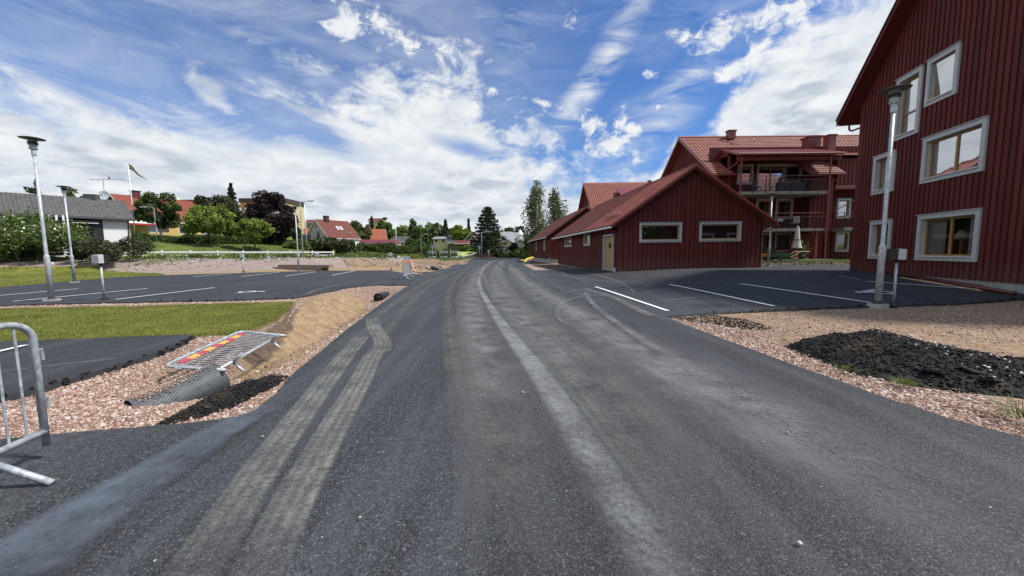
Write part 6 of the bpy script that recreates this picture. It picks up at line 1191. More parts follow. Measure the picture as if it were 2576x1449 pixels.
# weeds on and by the heap
def weed(px, py, z, h, n, seed, lab, world=None, spread=.12, mat='weed'):
    p = Gz(px, py, z) if world is None else V(*world); p = V(p[0], p[1], z if world is None else p[2]); r = np.random.default_rng(seed); a = r.uniform(0, 6.28, n); rr = r.uniform(0, spread, n); b = np.stack([rr * np.cos(a), rr * np.sin(a), np.zeros(n)], 1); tip = b * 2.2 + np.stack([r.normal(0, .05, n), r.normal(0, .05, n), r.uniform(.4, 1, n) * h], 1); w = np.stack([np.sin(a), -np.cos(a), np.zeros(n)], 1) * .0045
    v = np.stack([b - w, b + w, tip], 1).reshape(-1, 3); o = link('weed_tuft', fastmesh('weed_tuft', v, np.arange(3 * n).reshape(-1, 3), M[mat])); o.location = [float(q) for q in p]; tag(o, lab, 'weeds', 'grass tufts at the black heap')
weed(2275, 965, 0.0, .06, 170, 1, 'grass tuft in front of the black asphalt heap', spread=.10); weed(2128, 928, .0, .07, 40, 2, 'thin weed at the near foot of the black heap'); weed(1975, 858, 0, .07, 40, 4, 'small weed at the left tip of the black heap')
weed(2575, 1050, 0, .16, 120, 5, 'long grass clump at the right picture edge', spread=.2)
# ------------------------------------------------------------------ far street furniture
def polething(name, label, cat, px, pyb, pyt, Y, arm=0., group=None, r=.06, mat='galv'):
    b = at(px, pyb, Y); zt = at(px, pyt, Y)[2]; h = zt - b[2]; t = thing(name, label, cat, b, 0, group)
    m = MB(); m.tube([(0, 0, -.3), (0, 0, h - (.5 if arm else 0))] + ([tuple(q) for q in smoothpts([V(0, 0, h - .45), V(0, 0, h - .15), V(arm * .35, 0, h), V(arm, 0, h + .05)], 4)] if arm else []), [r, r * .75] + ([r * .6] * 13 if arm else []), 8); part('pole', m, M[mat], t, True)
    if arm: m = MB(); m.cbox((arm + .3 * np.sign(arm), 0, h + .04), .65, .26, .12); part('lamp_head', m, M['boxgrey'], t)
    return t, h
polething('street_lamp', 'short street lamp with bent arm in front of the dark round tree', 'street lamp', 395.5, 611, 521, 50, -1.1, 'street lamps with bent arms', .05)
polething('street_lamp', 'tall street lamp with curved arm beside the white flagpole', 'street lamp', 763, 651, 507, 44, 1.0, 'street lamps with bent arms', .07)
polething('street_lamp', 'street lamp left of the first crossing sign', 'street lamp', 1060.5, 649, 590, 66, .5, 'street lamps with bent arms', .055); polething('street_lamp', 'street lamp beside the big dark spruce', 'street lamp', 1212, 646, 584, 78, 1.5, 'street lamps with bent arms', .08)
polething('street_lamp', 'thin street lamp before the brown-roofed white house', 'street lamp', 862, 628, 585, 60, .9, 'street lamps with bent arms', .035)
polething('flagpole', 'bare white flagpole left of the white gable house', 'flagpole', 772, 614, 513, 56, 0, 'flagpoles', .07, 'white'); polething('flagpole', 'bare white flagpole before the grey-roofed tan house', 'flagpole', 997.5, 623, 559, 88, 0, 'flagpoles', .09, 'white')
t, h = polething('flagpole', 'white flagpole flying a narrow pennant by the yellow house', 'flagpole', 340, 589, 413, 54, 0, 'flagpoles', .07, 'white')
m = MB(); n = 14; vs_ = [];
for i in range(n + 1):
    f = i / n; y_ = .10 * math.sin(f * 9); vs_ += [(f * 2.3, y_, h - .25 - f * 1.9 + .08 * math.sin(f * 7) + .36 * (1 - f)), (f * 2.3, y_, h - .25 - f * 1.9 + .08 * math.sin(f * 7) - .36 * (1 - f))]
m.add(vs_, [(2 * i, 2 * i + 1, 2 * i + 3, 2 * i + 2) for i in range(n)]); part('pennant', m, M['flag_b'], t)
m = MB(); vs2 = []
for i in range(n + 1):
    f = i / n; a_ = vs_[2 * i]; b_ = vs_[2 * i + 1]; c_ = [(a_[k] + b_[k]) / 2 for k in range(3)]; hh = .08 * (1 - f) + .005; vs2 += [(c_[0], c_[1] - .012, c_[2] + hh), (c_[0], c_[1] - .012, c_[2] - hh)]
m.add(vs2, [(2 * i, 2 * i + 1, 2 * i + 3, 2 * i + 2) for i in range(n)]); part('pennant_stripe', m, M['flag_y'], t)
def crossing_sign(px, pyb, pyt, Y, label):
    t, h = polething('crossing_sign', label, 'road sign', px, pyb, pyt, Y, 0, 'pedestrian crossing signs', .05); s_ = .62
    m = MB(); m.box(-s_ / 2, s_ / 2, -.08, -.06, h - s_, h); pl = part('sign_plate', m, M['blue_sign'], t)
    m = MB(); m.add([(-.24, -.085, h - .54), (.24, -.085, h - .54), (0, -.085, h - .08)], [(0, 1, 2)]); part('white_triangle', m, M['white'], pl)
    m = MB(); Y_ = -.09; P_ = lambda *q: [(x, Y_, h - .54 + z) for x, z in q]
    m.add(P_((-.02, .24), (.03, .24), (.025, .34), (-.015, .34)), [(0, 1, 2, 3)]); m.add(P_((-.02, .24), (-.10, .07), (-.06, .07), (.01, .2)), [(0, 1, 2, 3)]); m.add(P_((.02, .24), (.07, .07), (.03, .07), (-.01, .2)), [(0, 1, 2, 3)]); m.add([(.005 + .03 * math.cos(a), Y_, h - .54 + .37 + .03 * math.sin(a)) for a in np.linspace(0, 5.6, 8)], [tuple(range(8))])
    for k in range(4): m.add(P_((-.17 + k * .09, .02), (-.12 + k * .09, .02), (-.12 + k * .09, .055), (-.17 + k * .09, .055)), [(0, 1, 2, 3)])
    part('walking_figure', m, M['black'], pl); return t
crossing_sign(1088.5, 648.5, 614.5, 72, 'blue pedestrian crossing sign left of the yellow two storey house'); crossing_sign(1206.5, 646, 617.5, 76, 'blue pedestrian crossing sign beside the big dark spruce'); crossing_sign(1306, 648, 632, 92, 'small distant blue sign below the dark red-leaved tree')
t, h = polething('diamond_sign', 'small white and yellow diamond sign right of the spruce', 'road sign', 1229.5, 649, 629, 74, 0, None, .05, 'galv'); m = MB(); m.cbox((0, -.07, h - .26), .34, .02, .34, 0, 0, (0, math.pi / 4)); part('sign_plate', m, M['white'], t); m = MB(); m.cbox((0, -.083, h - .26), .24, .01, .24, 0, 0, (0, math.pi / 4)); part('sign_centre', m, M['sign_yellow'], t)
t, h = polething('marker_post', 'thin post with small yellow plate before the dark hedge', 'post', 1134, 648, 629, 72, 0, None, .04, 'galv'); m = MB(); m.box(-.1, .1, -.06, -.05, h - .4, h); part('sign_plate', m, M['sign_yellow'], t)
p = at(1053.3, 650, 66); t = thing('marker_board', 'leaning orange and red striped marker board by the street', 'marker', p)
for k in range(5): m = MB(); m.cbox((.05 * k - .1, 0, .1 + k * .22), .28, .05, .215, 0, 0, (0, .15)); part('stripe', m, M['orange_paint' if k % 2 else 'refl_r'], t)
p0 = at(1197, 648, 76); m = MB(); m.cbox((1.6, 0, .25), 3.4, 1.6, .5); o = obj('plank_stack', m, M['redpipe']); o.location = [float(q) for q in p0]; tag(o, 'low red-brown stack of boards beneath the spruce', 'stack')
for k, (a, b, lab) in enumerate((((1163, 646), (1196, 638), 'white fallen rail leaning by the bright lawn'), ((1158, 634), (1166, 646), 'white broken rail end leaning upright by the bright lawn'))):
    A_, B_ = at(*a, 80), at(*b, 80); m = MB(); m.tube([(0, 0, 0), B_ - A_], .12, 6); o = obj('white_rail', m, M['white']); o.location = [float(q) for q in A_]; tag(o, lab, 'rail', 'white rails by the street')
# white paddock fence
fd_ = (fenceB - fenceA) / np.linalg.norm(fenceB - fenceA); FL = np.linalg.norm(fenceB - fenceA); t = thing('rail_fence', 'long white two-rail fence above the gravel bank', 'fence', (fenceA[0], fenceA[1], 0)); npst = int(FL / 2.4)
def rz_(s_): # rail height along fence
    p = fenceA + fd_ * s_; return 2.0 - .32 * s_ / FL
for i in range(npst + 1): s_ = FL * i / npst; q = fd_ * s_; m = MB(); m.cbox((q[0], q[1], rz_(s_) - .60), .15, .15, 1.45, math.atan2(fd_[1], fd_[0])); part('fence_post', m, M['white'], t)
for dz1 in (0., -.42):
    for i in range(npst): a, b = FL * i / npst, FL * (i + 1) / npst; P0, P1 = fd_ * a, fd_ * b; m = MB(); nn_ = V(-fd_[1], fd_[0]) * .02; z0, z1 = rz_(a) + dz1, rz_(b) + dz1; o_ = V(fd_[1], -fd_[0]) * .09; m.hexa([(*(P0 + o_ - nn_), z0 - .19), (*(P1 + o_ - nn_), z1 - .19), (*(P1 + o_ + nn_), z1 - .19), (*(P0 + o_ + nn_), z0 - .19), (*(P0 + o_ - nn_), z0), (*(P1 + o_ - nn_), z1), (*(P1 + o_ + nn_), z1), (*(P0 + o_ + nn_), z0)]); part('rail', m, M['white'], t)
# ------------------------------------------------------------------ houses in the background
def home(name, label, px, Y, ang, L, W, z0, ze, zr, wall, roof, side=1, wins=(), gwins=(), chim=None, oe=.5, og=.4, gambrel=False, gw_mat=None, trim='white', tilep=False, group='background houses', wallb=None):
    """near corner seen at picture column px and depth Y; long side runs at angle ang, gable side to the left (side=1) or right (-1)"""
    d = ray(px, 620); x = d[0] / d[1] * Y; t = thing(name, label, 'house', (x, Y, z0), 0, group); a = math.radians(ang); u = V(math.cos(a), math.sin(a)); w = V(-u[1], u[0]) * side
    base = V(x, Y, z0); FL_ = FR((x, Y, z0), u, -w, base); FG = FR((x, Y, z0), w, -u, base); he, hr = ze - z0, zr - z0; U3, W3 = V(*u, 0), V(*w, 0)
    m = MB(); m.add([V(0, 0, -1.2), U3 * L + V(0, 0, -1.2), U3 * L + V(0, 0, he), V(0, 0, he), W3 * W + V(0, 0, -1.2), U3 * L + W3 * W + V(0, 0, -1.2), U3 * L + W3 * W + V(0, 0, he), W3 * W + V(0, 0, he), W3 * W / 2 + V(0, 0, hr), U3 * L + W3 * W / 2 + V(0, 0, hr)],
                    [(0, 1, 2, 3), (4, 5, 6, 7), (0, 4, 7, 8, 3), (1, 5, 6, 9, 2)]); part('wall', m, M[wall], t)
    sl = (hr - he) / (W / 2)
    for sg in (0, 1):
        yy = lambda q: q if sg == 0 else W - q
        P = lambda q, dd, z: U3 * dd + W3 * yy(q) + V(0, 0, z)
        prof = [(-oe, he - oe * sl + .02), (W / 2, hr + .02)] if not gambrel else [(-oe, he - .1), (W * .20, he + (hr - he) * .66), (W / 2, hr + .05)]
        for (q0, z0_), (q1, z1_) in zip(prof[:-1], prof[1:]):
            r = MB(); c = [P(q0, -og, z0_), P(q0, L + og, z0_), P(q1, L + og, z1_), P(q1, -og, z1_)]; r.hexa(c + [p + V(0, 0, .16) for p in c]); part('roof', r, M[roof], t)
            if tilep and sg == 0:
                vv = (P(q1, 0, z1_) - P(q0, 0, z0_)); ln = np.linalg.norm(vv); tiles(t, c[0] + V(0, 0, .165), U3, vv / ln, int((L + 2 * og) / TW), int(ln / TC), M[tilep], 0)
        r = MB(); (q0, z0_), (q1, z1_) = prof[0], prof[-1]
        for (q0, z0_), (q1, z1_) in zip(prof[:-1], prof[1:]):
            for dd in (-og - .03, L + og + .001): c = [P(q0, dd, z0_ - .12), P(q1, dd, z1_ - .12), P(q1, dd + .03, z1_ - .12), P(q0, dd + .03, z0_ - .12)]; r.hexa(c + [p + V(0, 0, .26) for p in c])
        part('bargeboard', r, M[trim], t)
        r = MB(); c = [P(-oe - .06, -og, prof[0][1] - .02), P(-oe - .06, L + og, prof[0][1] - .02)]; r.tube(c, .07, 6); part('gutter', r, M[trim], t)
    for fr_, lst in ((FL_, wins), (FG, gwins)):
        for a0, zz, ww, hh in lst:
            r = MB(); fbox(r, fr_, a0 - .1, a0 + ww + .1, zz - .1, zz + hh + .1, .0, .05); wo = part('window', r, M[trim] if trim != 'black' else M['darkgrey'], t); r = MB(); fbox(r, fr_, a0, a0 + ww, zz, zz + hh, .051, .056); part('pane', r, M['farglass'], wo); r = MB(); fbox(r, fr_, a0 + ww / 2 - .03, a0 + ww / 2 + .03, zz, zz + hh, .057, .07)
            if ww > .9: part('mullion', r, M[trim], wo)
    if chim:
        for a0, s_, hh in chim: c = U3 * a0 + W3 * (W / 2 - .3) + V(0, 0, hr - .3); r = MB(); r.cbox(c + V(0, 0, (hh + .3) / 2), s_, s_, hh + .3, a); ch = part('chimney', r, M['far_redwall'], t); r = MB(); r.cbox(c + V(0, 0, hh + .35), s_ * 1.2, s_ * 1.2, .12, a); part('chimney_cap', r, M['darkgrey'], ch)
    return t, FL_, FG
M['farglass'] = plain('distant_window_glass', (.05, .065, .075), .08, var=.2, spec=.9)
def zat(px, py, Y): return float(at(px, py, Y)[2])
# white bungalow with charcoal tiles (left)
bg, bgL, bgG = home('bungalow', 'white brick bungalow with long charcoal tiled roof at the left', 331, 44, 234, 17, 8.2, 3.3, 5.62, 7.75, 'white_brick', 'tile_dark', -1, wins=[(5.0, 1.0, 1.4, 1.0), (9.5, .8, 2.0, 1.2)], chim=None, trim='black', tilep='tile_dark', oe=.55)
m = MB(); fbox(m, bgL, 2.1, 4.7, -.2, 2.05, .01, .06); part('dark_panel', m, M['black'], bg); m = MB(); c = [bgL.p(2.5, 1.55, .9), bgL.p(4.4, 1.55, .9), bgL.p(4.4, 2.0, .07), bgL.p(2.5, 2.0, .07)]; m.hexa(c + [q + V(0, 0, .04) for q in c]); part('awning', m, M['black'], bg); m = MB(); m.tube([bgL.p(2.5, 1.53, .92), bgL.p(4.4, 1.53, .92)], .03, 6); part('awning_rail', m, M['white'], bg)
m = MB(); fbox(m, bgL, 5.0, 8.5, .0, 2.1, .01, .04); part('porch_back', m, M['black'], bg)
for k in range(4): m = MB(); fbox(m, bgL, 4.9 + k * .45, 5.05 + k * .45, 0, 2.2, 1.2, 1.32); part('porch_post', m, M['white'], bg)
for k in range(14): m = MB(); fbox(m, bgL, 4.9 + k * .2, 5.0 + k * .2, -.6, .55, 1.7, 1.74); part('picket', m, M['white'], bg)
m = MB(); fbox(m, bgL, 4.8, 7.8, .5, .6, 1.68, 1.76); part('picket_rail', m, M['white'], bg); m = MB(); m.tube([bgL.p(.0, 2.1, .45), bgL.p(.1, 1.9, .1), bgL.p(.12, -.3, .08)], .05, 6); part('downpipe', m, M['black'], bg)
c = bgL.u * 2.2 - bgL.n * 4.1 + V(0, 0, 4.3); m = MB(); m.cbox(c + V(0, 0, .3), 1.1, .8, .95, .3); ch = part('chimney', m, M['darkgrey'], bg); m = MB(); m.cbox(c + V(.0, 0, -.15), 1.3, 1.0, .1, .3); part('chimney_flashing', m, M['white'], ch)
p = at(262, 493, 45.5); t = thing('satellite_dish', 'pale satellite dish on the bungalow ridge', 'satellite dish', p); m = MB(); dv = unit((.35, -.9, .25)); e1 = np.cross(dv, (0, 0, 1)); e1 /= np.linalg.norm(e1); e2 = np.cross(e1, dv)
vs_ = [tuple(-dv * .0)] + [tuple((e1 * math.cos(a) + e2 * math.sin(a)) * .55 * f + dv * .16 * f * f) for f in (.5, 1.) for a in np.linspace(0, 2 * math.pi, 17)[:-1]]
m.add(vs_, [(0, 1 + k, 1 + (k + 1) % 16) for k in range(16)] + [(1 + k, 17 + k, 17 + (k + 1) % 16, 1 + (k + 1) % 16) for k in range(16)]); part('dish', m, M['boxgrey'], t, True); m = MB(); m.tube([-e2 * .5, dv * .55 - e2 * .1], .02, 5); m.cbox(dv * .55 - e2 * .1, .1, .1, .1); part('feed_arm', m, M['black'], t); m = MB(); m.tube([(0, 0, 0), (.25, 0, -.9)], .04, 6); part('bracket', m, M['galv'], t)
p = at(262, 480, 46); t = thing('roof_antenna', 'thin comb antenna with a bird above the satellite dish', 'antenna', (p[0], p[1], p[2] - 1)); m = MB(); zt = zat(262, 451, 46) - p[2] + 1; m.tube([(0, 0, 0), (0, 0, zt)], .025, 5); part('mast', m, M['lampmetal'], t); m = MB(); m.tube([(-1.6, 0, zt), (2.5, 0, zt - .1)], .02, 5); part('boom', m, M['lampmetal'], t)
for k in range(6): m = MB(); x = -1.5 + k * .6; m.tube([(x, -.35, zt + .05), (x, .35, zt - .05)], .012, 4); part('element', m, M['lampmetal'], t)
m = MB(); m.lathe([(0, 0), (.08, .06), (.07, .18), (.03, .26), (0, .30)], (0, 0, 0), 8); m.tube([(0, 0, .1), (-.18, 0, .04)], [.04, .01], 6); o = obj('crow', m, M['black'], smooth=True); o.location = (p[0] + .75, p[1], p[2] - 1 + zt); tag(o, 'dark bird sitting on the roof antenna', 'bird')
# yellow house, gambrel red roof
zb = zat(380, 590, 60); ye, yeL, yeG = home('yellow_house', 'yellow house with red gambrel roof behind the flagpole', 324, 60, 60, 10.5, 9, zb, zat(330, 553, 60), zat(283, 493, 63), 'yellow_wall', 'far_red', 1, wins=[(2.6, .55, 1.9, 1.1), (6.5, .5, 1.5, 1.1), (9.5, .5, 1.5, 1.1)], gwins=[(2.5, 3.2, 1.2, 1.2)], chim=[(2.6, 1.0, .9)], gambrel=True, oe=.35, tilep=False)
m = MB(); c = [yeL.p(-.5, 1.75, 1.5), yeL.p(3.0, 1.75, 1.5), yeL.p(3.0, 2.2, .05), yeL.p(-.5, 2.2, .05)]; m.hexa(c + [q + V(0, 0, .05) for q in c]); part('awning', m, M['white'], ye); m = MB(); fbox(m, yeL, -.5, 3.0, 1.52, 1.74, 1.47, 1.5); part('awning_valance', m, M['refl_r'], ye)
# two blocks of flats on the hill
def block(name, label, px0, px1, pyt, pyb, Y, ang, depth, bal=True):
    a, b = at(px0, pyb, Y), at(px1, pyb, Y); W = b[0] - a[0]; zt = zat(px0, pyt, Y); t = thing(name, label, 'building', a, 0, 'flats on the hill'); F = FR((a[0], a[1], a[2]), (math.cos(ang), math.sin(ang)), (math.sin(ang), -math.cos(ang)), a); H_ = zt - a[2]; nst = max(1, int(H_ / 2.9))
    m = MB(); fbox(m, F, 0, W, -2, H_ - 1.6, -depth, 0); part('wall', m, M['cream'] if bal else M['orange'], t); m = MB(); fbox(m, F, -.4, W + .4, H_ - 1.6 + .005, H_, -depth - .4, .5); part('roof_fascia', m, M['brown_sheet'], t); m = MB(); fbox(m, F, 0, W, H_ - 3.7, H_ - 1.61, .01, .3); part('cladding', m, M['orange'], t)
    if bal:
        for k in range(nst):
            zc = H_ - 5.6 - 2.9 * k
            for x in (2.3, W * .55):
                m = MB(); fbox(m, F, x, x + W * .34, zc - .2, zc + .85, .2, 1.3); bo = part('balcony', m, M['white'], t); m = MB(); fbox(m, F, x, x + W * .34, zc + .86, zc + 2.1, .01, .06); part('balcony_window', m, M['farglass'], bo)
            m = MB(); fbox(m, F, W * .42, W * .5, zc + .6, zc + 1.9, .01, .06); part('window', m, M['farglass'], t)
        m = MB(); fbox(m, F, 1.7, 2.1, -1, H_ - 3.7, .05, .7); part('pilaster', m, M['white'], t)
    return t
block('apartment_block', 'orange and cream flats on the hill left of the purple tree', 612, 720, 499, 596, 150, 0, 14); block('apartment_block', 'low orange flats with brown roof band on the hill', 446, 524, 503, 540, 165, 0, 14, False)
p = at(438, 505, 160); m = MB(); m.box(-1.5, 1.5, -1, 1, -4, 1.2); o = obj('roof_house', m, M['white']); o.location = [float(q) for q in p]; tag(o, 'small white lift hut on the roofs of the hill', 'hut')
p = at(864, 476.0, 100)
# white house with brown red roof
wh, whL, whG = home('white_house', 'white gable house with brown-red tile roof and dark balcony', 827, 85, 58, 7.9, 8.6, 1.6, 4.95, 8.95, 'white', 'far_brown', 1, wins=[(5.0, 1.0, 1.3, 1.3)], gwins=[(3.2, 4.0, .8, 1.0)], chim=[(2.3, .9, .95)], oe=.25, og=.2)
m = MB(); fbox(m, whG, -.0, 8.6, -1, 3.3, .005, .03); part('shaded_gable', m, M['gable_shade'], wh)  # white gable turned from the sun: its shade is put into the colour
m = MB(); pts = [(0, 3.3), (8.6, 3.3), (4.3, 7.2)]; fpoly(m, whG, pts, .0, .03); part('shaded_gable', m, M['gable_shade'], wh); m = MB(); fbox(m, whG, 3.0, 9.8, 2.9, 3.05, .05, 2.2); bo = part('balcony', m, M['wood_old'], wh)
for k in range(17): m = MB(); fbox(m, whG, 3.0 + k * .4, 3.32 + k * .4, 2.95, 4.0, 2.15, 2.2); part('balcony_board', m, M['darkgrey'], bo)
m = MB(); fbox(m, whG, 3.1, 4.1, 3.1, 5.0, .031, .08); part('balcony_door', m, M['farglass'], wh); m = MB(); m.tube([whG.p(4.3, 5.9, .03), whG.p(4.3, 5.9, .08)], .3, 8); part('round_window', m, M['black'], wh)
for k in range(2): m = MB(); sl = 4.0 / 4.3; q = [V(*whL.u) * (3.6 + k * .9 + a) - whL.n * b + V(0, 0, 3.35 + b * sl + .22) for a, b in ((0, 1.8), (.6, 1.8), (.6, 2.7), (0, 2.7))]; m.hexa(q + [c + V(0, 0, .05) for c in q]); part('skylight', m, M['boxgrey'], wh)
home('red_roof_house', 'distant house with orange-red roof behind the flagpole', 770, 112, 30, 6, 6, zat(775, 612, 112), zat(775, 597, 112), zat(785, 576, 114), 'white', 'far_orange', 1, wins=[(1, .5, 1.2, 1)])
home('orange_roof_house', 'dark red house with steep orange tile roof', 911, 108, 25, 6.6, 8.0, 1.9, zat(974, 603.5, 108), zat(928, 577, 112), 'far_redwall', 'far_orange', 1, wins=[(6, .5, 1, 1)], chim=[(2.0, .9, 1.3)], og=.3)
gr, grL, grG = home('maroon_roof_garage', 'low tan garage with maroon sheet roof', 908, 88, 22, 8.4, 5.0, 2.0, zat(935, 615, 88), zat(940, 604, 90), 'tan', 'maroon', 1, wins=[(4.5, .6, 1.6, .8), (6.4, .6, 1.0, .8)], og=.3, oe=.35)
home('small_red_cabin', 'tiny dark red cabin with white trim behind the hedge', 972, 100, 4, 2.6, 3.5, 2.3, zat(980, 610, 100), zat(980, 606, 102), 'far_redwall', 'far_grey', 1, wins=[(.3, .6, .6, .7), (1.6, .6, .6, .7)], og=.2)
home('gable_shed', 'small dark red gabled shed with white bargeboards', 964, 92, 4, 2.4, 3.4, 2.1, zat(960, 612, 92), zat(960, 604, 92), 'far_redwall', 'far_red', 1)
home('tan_house', 'tan house with low dark grey roof behind the flagpole', 993, 100, 8, 6.4, 6, 2.2, zat(1000, 607, 100), zat(1005, 596.5, 104), 'cream', 'far_grey', 1, og=.6)
# yellow two storey house with white balconies
Yy = 130; yz = 1.6; yl = at(1089, 628, Yy); th, thL, thG = home('two_storey_house', 'pale yellow two storey house with white glazed balconies', 1127, Yy, 170, 5.2, 7., yz, zat(1127, 600, Yy), zat(1127, 595, Yy), 'pale_yellow', 'far_metal', -1, wins=[(1.2, 3.3, .8, 1.1), (3.6, 3.3, 1.0, 1.1)], chim=[(1.2, .9, .7)], og=.5, oe=.5)
for z0_, z1_ in ((.1, 1.0), (2.7, 3.7)):
    m = MB(); fbox(m, FR(th.location, (1, .12), (.12, -1), th.location), -.2, 2.6, z0_, z1_, .0, 1.4); bo = part('balcony', m, M['white'], th); m = MB(); fbox(m, FR(th.location, (1, .12), (.12, -1), th.location), -.1, 2.5, z1_ + .01, z1_ + .95, .1, 1.2); part('balcony_glazing', m, M['farglass'], bo)
    for k in range(4): m = MB(); fbox(m, FR(th.location, (1, .12), (.12, -1), th.location), -.2 + k * .87, -.08 + k * .87, z1_, z1_ + 1.0, 1.25, 1.4); part('balcony_post', m, M['white'], bo)
m = MB(); fbox(m, FR(th.location, (1, .12), (.12, -1), th.location), -.0, 2.4, 0, 4.8, -4, -.02); part('wall', m, M['cream'], th); m = MB(); fbox(m, FR(th.location, (1, .12), (.12, -1), th.location), -.4, 2.9, 4.85, 5.0, -4.6, 1.7); part('roof', m, M['far_metal'], th)
rh, rhL, rhG = home('red_gable_house', 'dark red house with white trimmed gable above the bright lawn', 1203, 112, 75, 8, 4.2, 2.5, zat(1206, 605, 112), zat(1187, 588, 112), 'far_redwall', 'far_brown', 1, gwins=[(1.1, 2.6, .8, .9), (2.3, 2.6, .8, .9), (.4, .3, 1.2, 1.0)], og=.5, oe=.5)
home('brown_roof_shed', 'low dark shed with flat brown roof left of the red gable house', 1147, 104, 5, 3.2, 3.5, 2.2, zat(1155, 612, 104), zat(1155, 606.5, 106), 'far_redwall', 'far_brown', 1)
home('dormer_house', 'cream gabled dormer house right of the spruce', 1284, 100, 100, 6, 3.4, .8, zat(1281, 606, 100), zat(1269, 597, 100), 'pale_yellow', 'far_grey', 1, gwins=[(.9, 3.6, 1.4, .9), (.4, .8, 1.0, 1.1), (2.0, .8, 1.0, 1.1)], og=.5)
home('metal_roof_house', 'yellow house with pale sheet roof on the rise', 1262, 125, 12, 3.8, 6, 2.2, zat(1280, 606, 125), zat(1272, 584, 128), 'yellow_wall', 'far_metal', 1, wins=[(1, 1.5, .9, 1)], gwins=[(1, 2, .8, 1)])
tw, twL, twG = home('turret_house', 'white ornate house with small pointed turret', 1289, 132, 5, 3.6, 6, 3.0, zat(1300, 604, 132), zat(1300, 586, 136), 'white', 'far_metal', 1, wins=[(.5, 1.0, .6, 1.2), (1.6, 1.0, .6, 1.2), (2.7, 1.0, .6, 1.2), (1.6, 2.6, .6, .9)])
m = MB(); m.lathe([(.9, 0), (.9, 3.6), (1.2, 3.7), (0, 5.6)], tuple(twL.p(2.6, 0.5, .8)), 8); part('turret', m, M['white'], tw)
home('green_gable_house', 'pale green-grey gable house by the birches', 1325, 94, 88, 9, 3.2, 1.6, zat(1325, 612, 94), zat(1309, 602, 94), 'greygreen', 'far_metal', 1, og=.4)
home('hill_house', 'brown roofed house on the hill behind the conifer', 930, 200, 8, 7, 8, zat(930, 580, 200), zat(930, 555, 200), zat(930, 549, 202), 'cream', 'far_brown', 1)
home('hill_house', 'faint pinkish house on the hill above the red roof', 770, 210, 8, 12, 8, zat(780, 580, 210), zat(780, 560, 210), zat(780, 553, 212), 'tan', 'far_brown', 1)
# washing, playground and car behind the hedge
p = at(412, 585, 58); m = MB(); m.add([(0, 0, 0), (1.5, 0, .02), (1.5, .02, .95), (0, 0, 1.0)], [(0, 1, 2, 3)]); m.add([(0, .02, 0), (1.5, .02, .02), (1.5, .04, .95), (0, .02, 1.0)], [(3, 2, 1, 0)]); o = obj('laundry', m, M['pink']); o.location = (p[0] - .7, p[1], p[2]); tag(o, 'pink and white sheet hanging out behind the dark round tree', 'laundry')
p = at(900, 640, 60)
# ------------------------------------------------------------------ trees and shrubs
def cards(pts, size, seed, aspect=.62, up=.35, jitter=.45):
    r = np.random.default_rng(seed); n = len(pts); q = r.normal(size=(n, 3)); q[:, 2] = q[:, 2] * .8 + up; q /= np.linalg.norm(q, axis=1)[:, None]; a = np.cross(q, r.normal(size=(n, 3))); a /= np.linalg.norm(a, axis=1)[:, None]; b = np.cross(q, a); s_ = (size * r.uniform(1 - jitter, 1 + jitter, n))[:, None]
    return np.stack([pts - a * s_, pts - b * s_ * aspect, pts + a * s_, pts + b * s_ * aspect], 1).reshape(-1, 3), np.arange(4 * n).reshape(-1, 4)
def limb(mb, a, b, r0, r1, seed, bend=.12, n=6):
    r = np.random.default_rng(seed); L_ = np.linalg.norm(b - a); mid = (a + b) / 2 + r.normal(0, bend, 3) * L_; mb.tube(smoothpts([a, mid, b], n // 2 + 1), list(np.linspace(r0, r1, 2 * (n // 2 + 1) + 1)), 7, False)
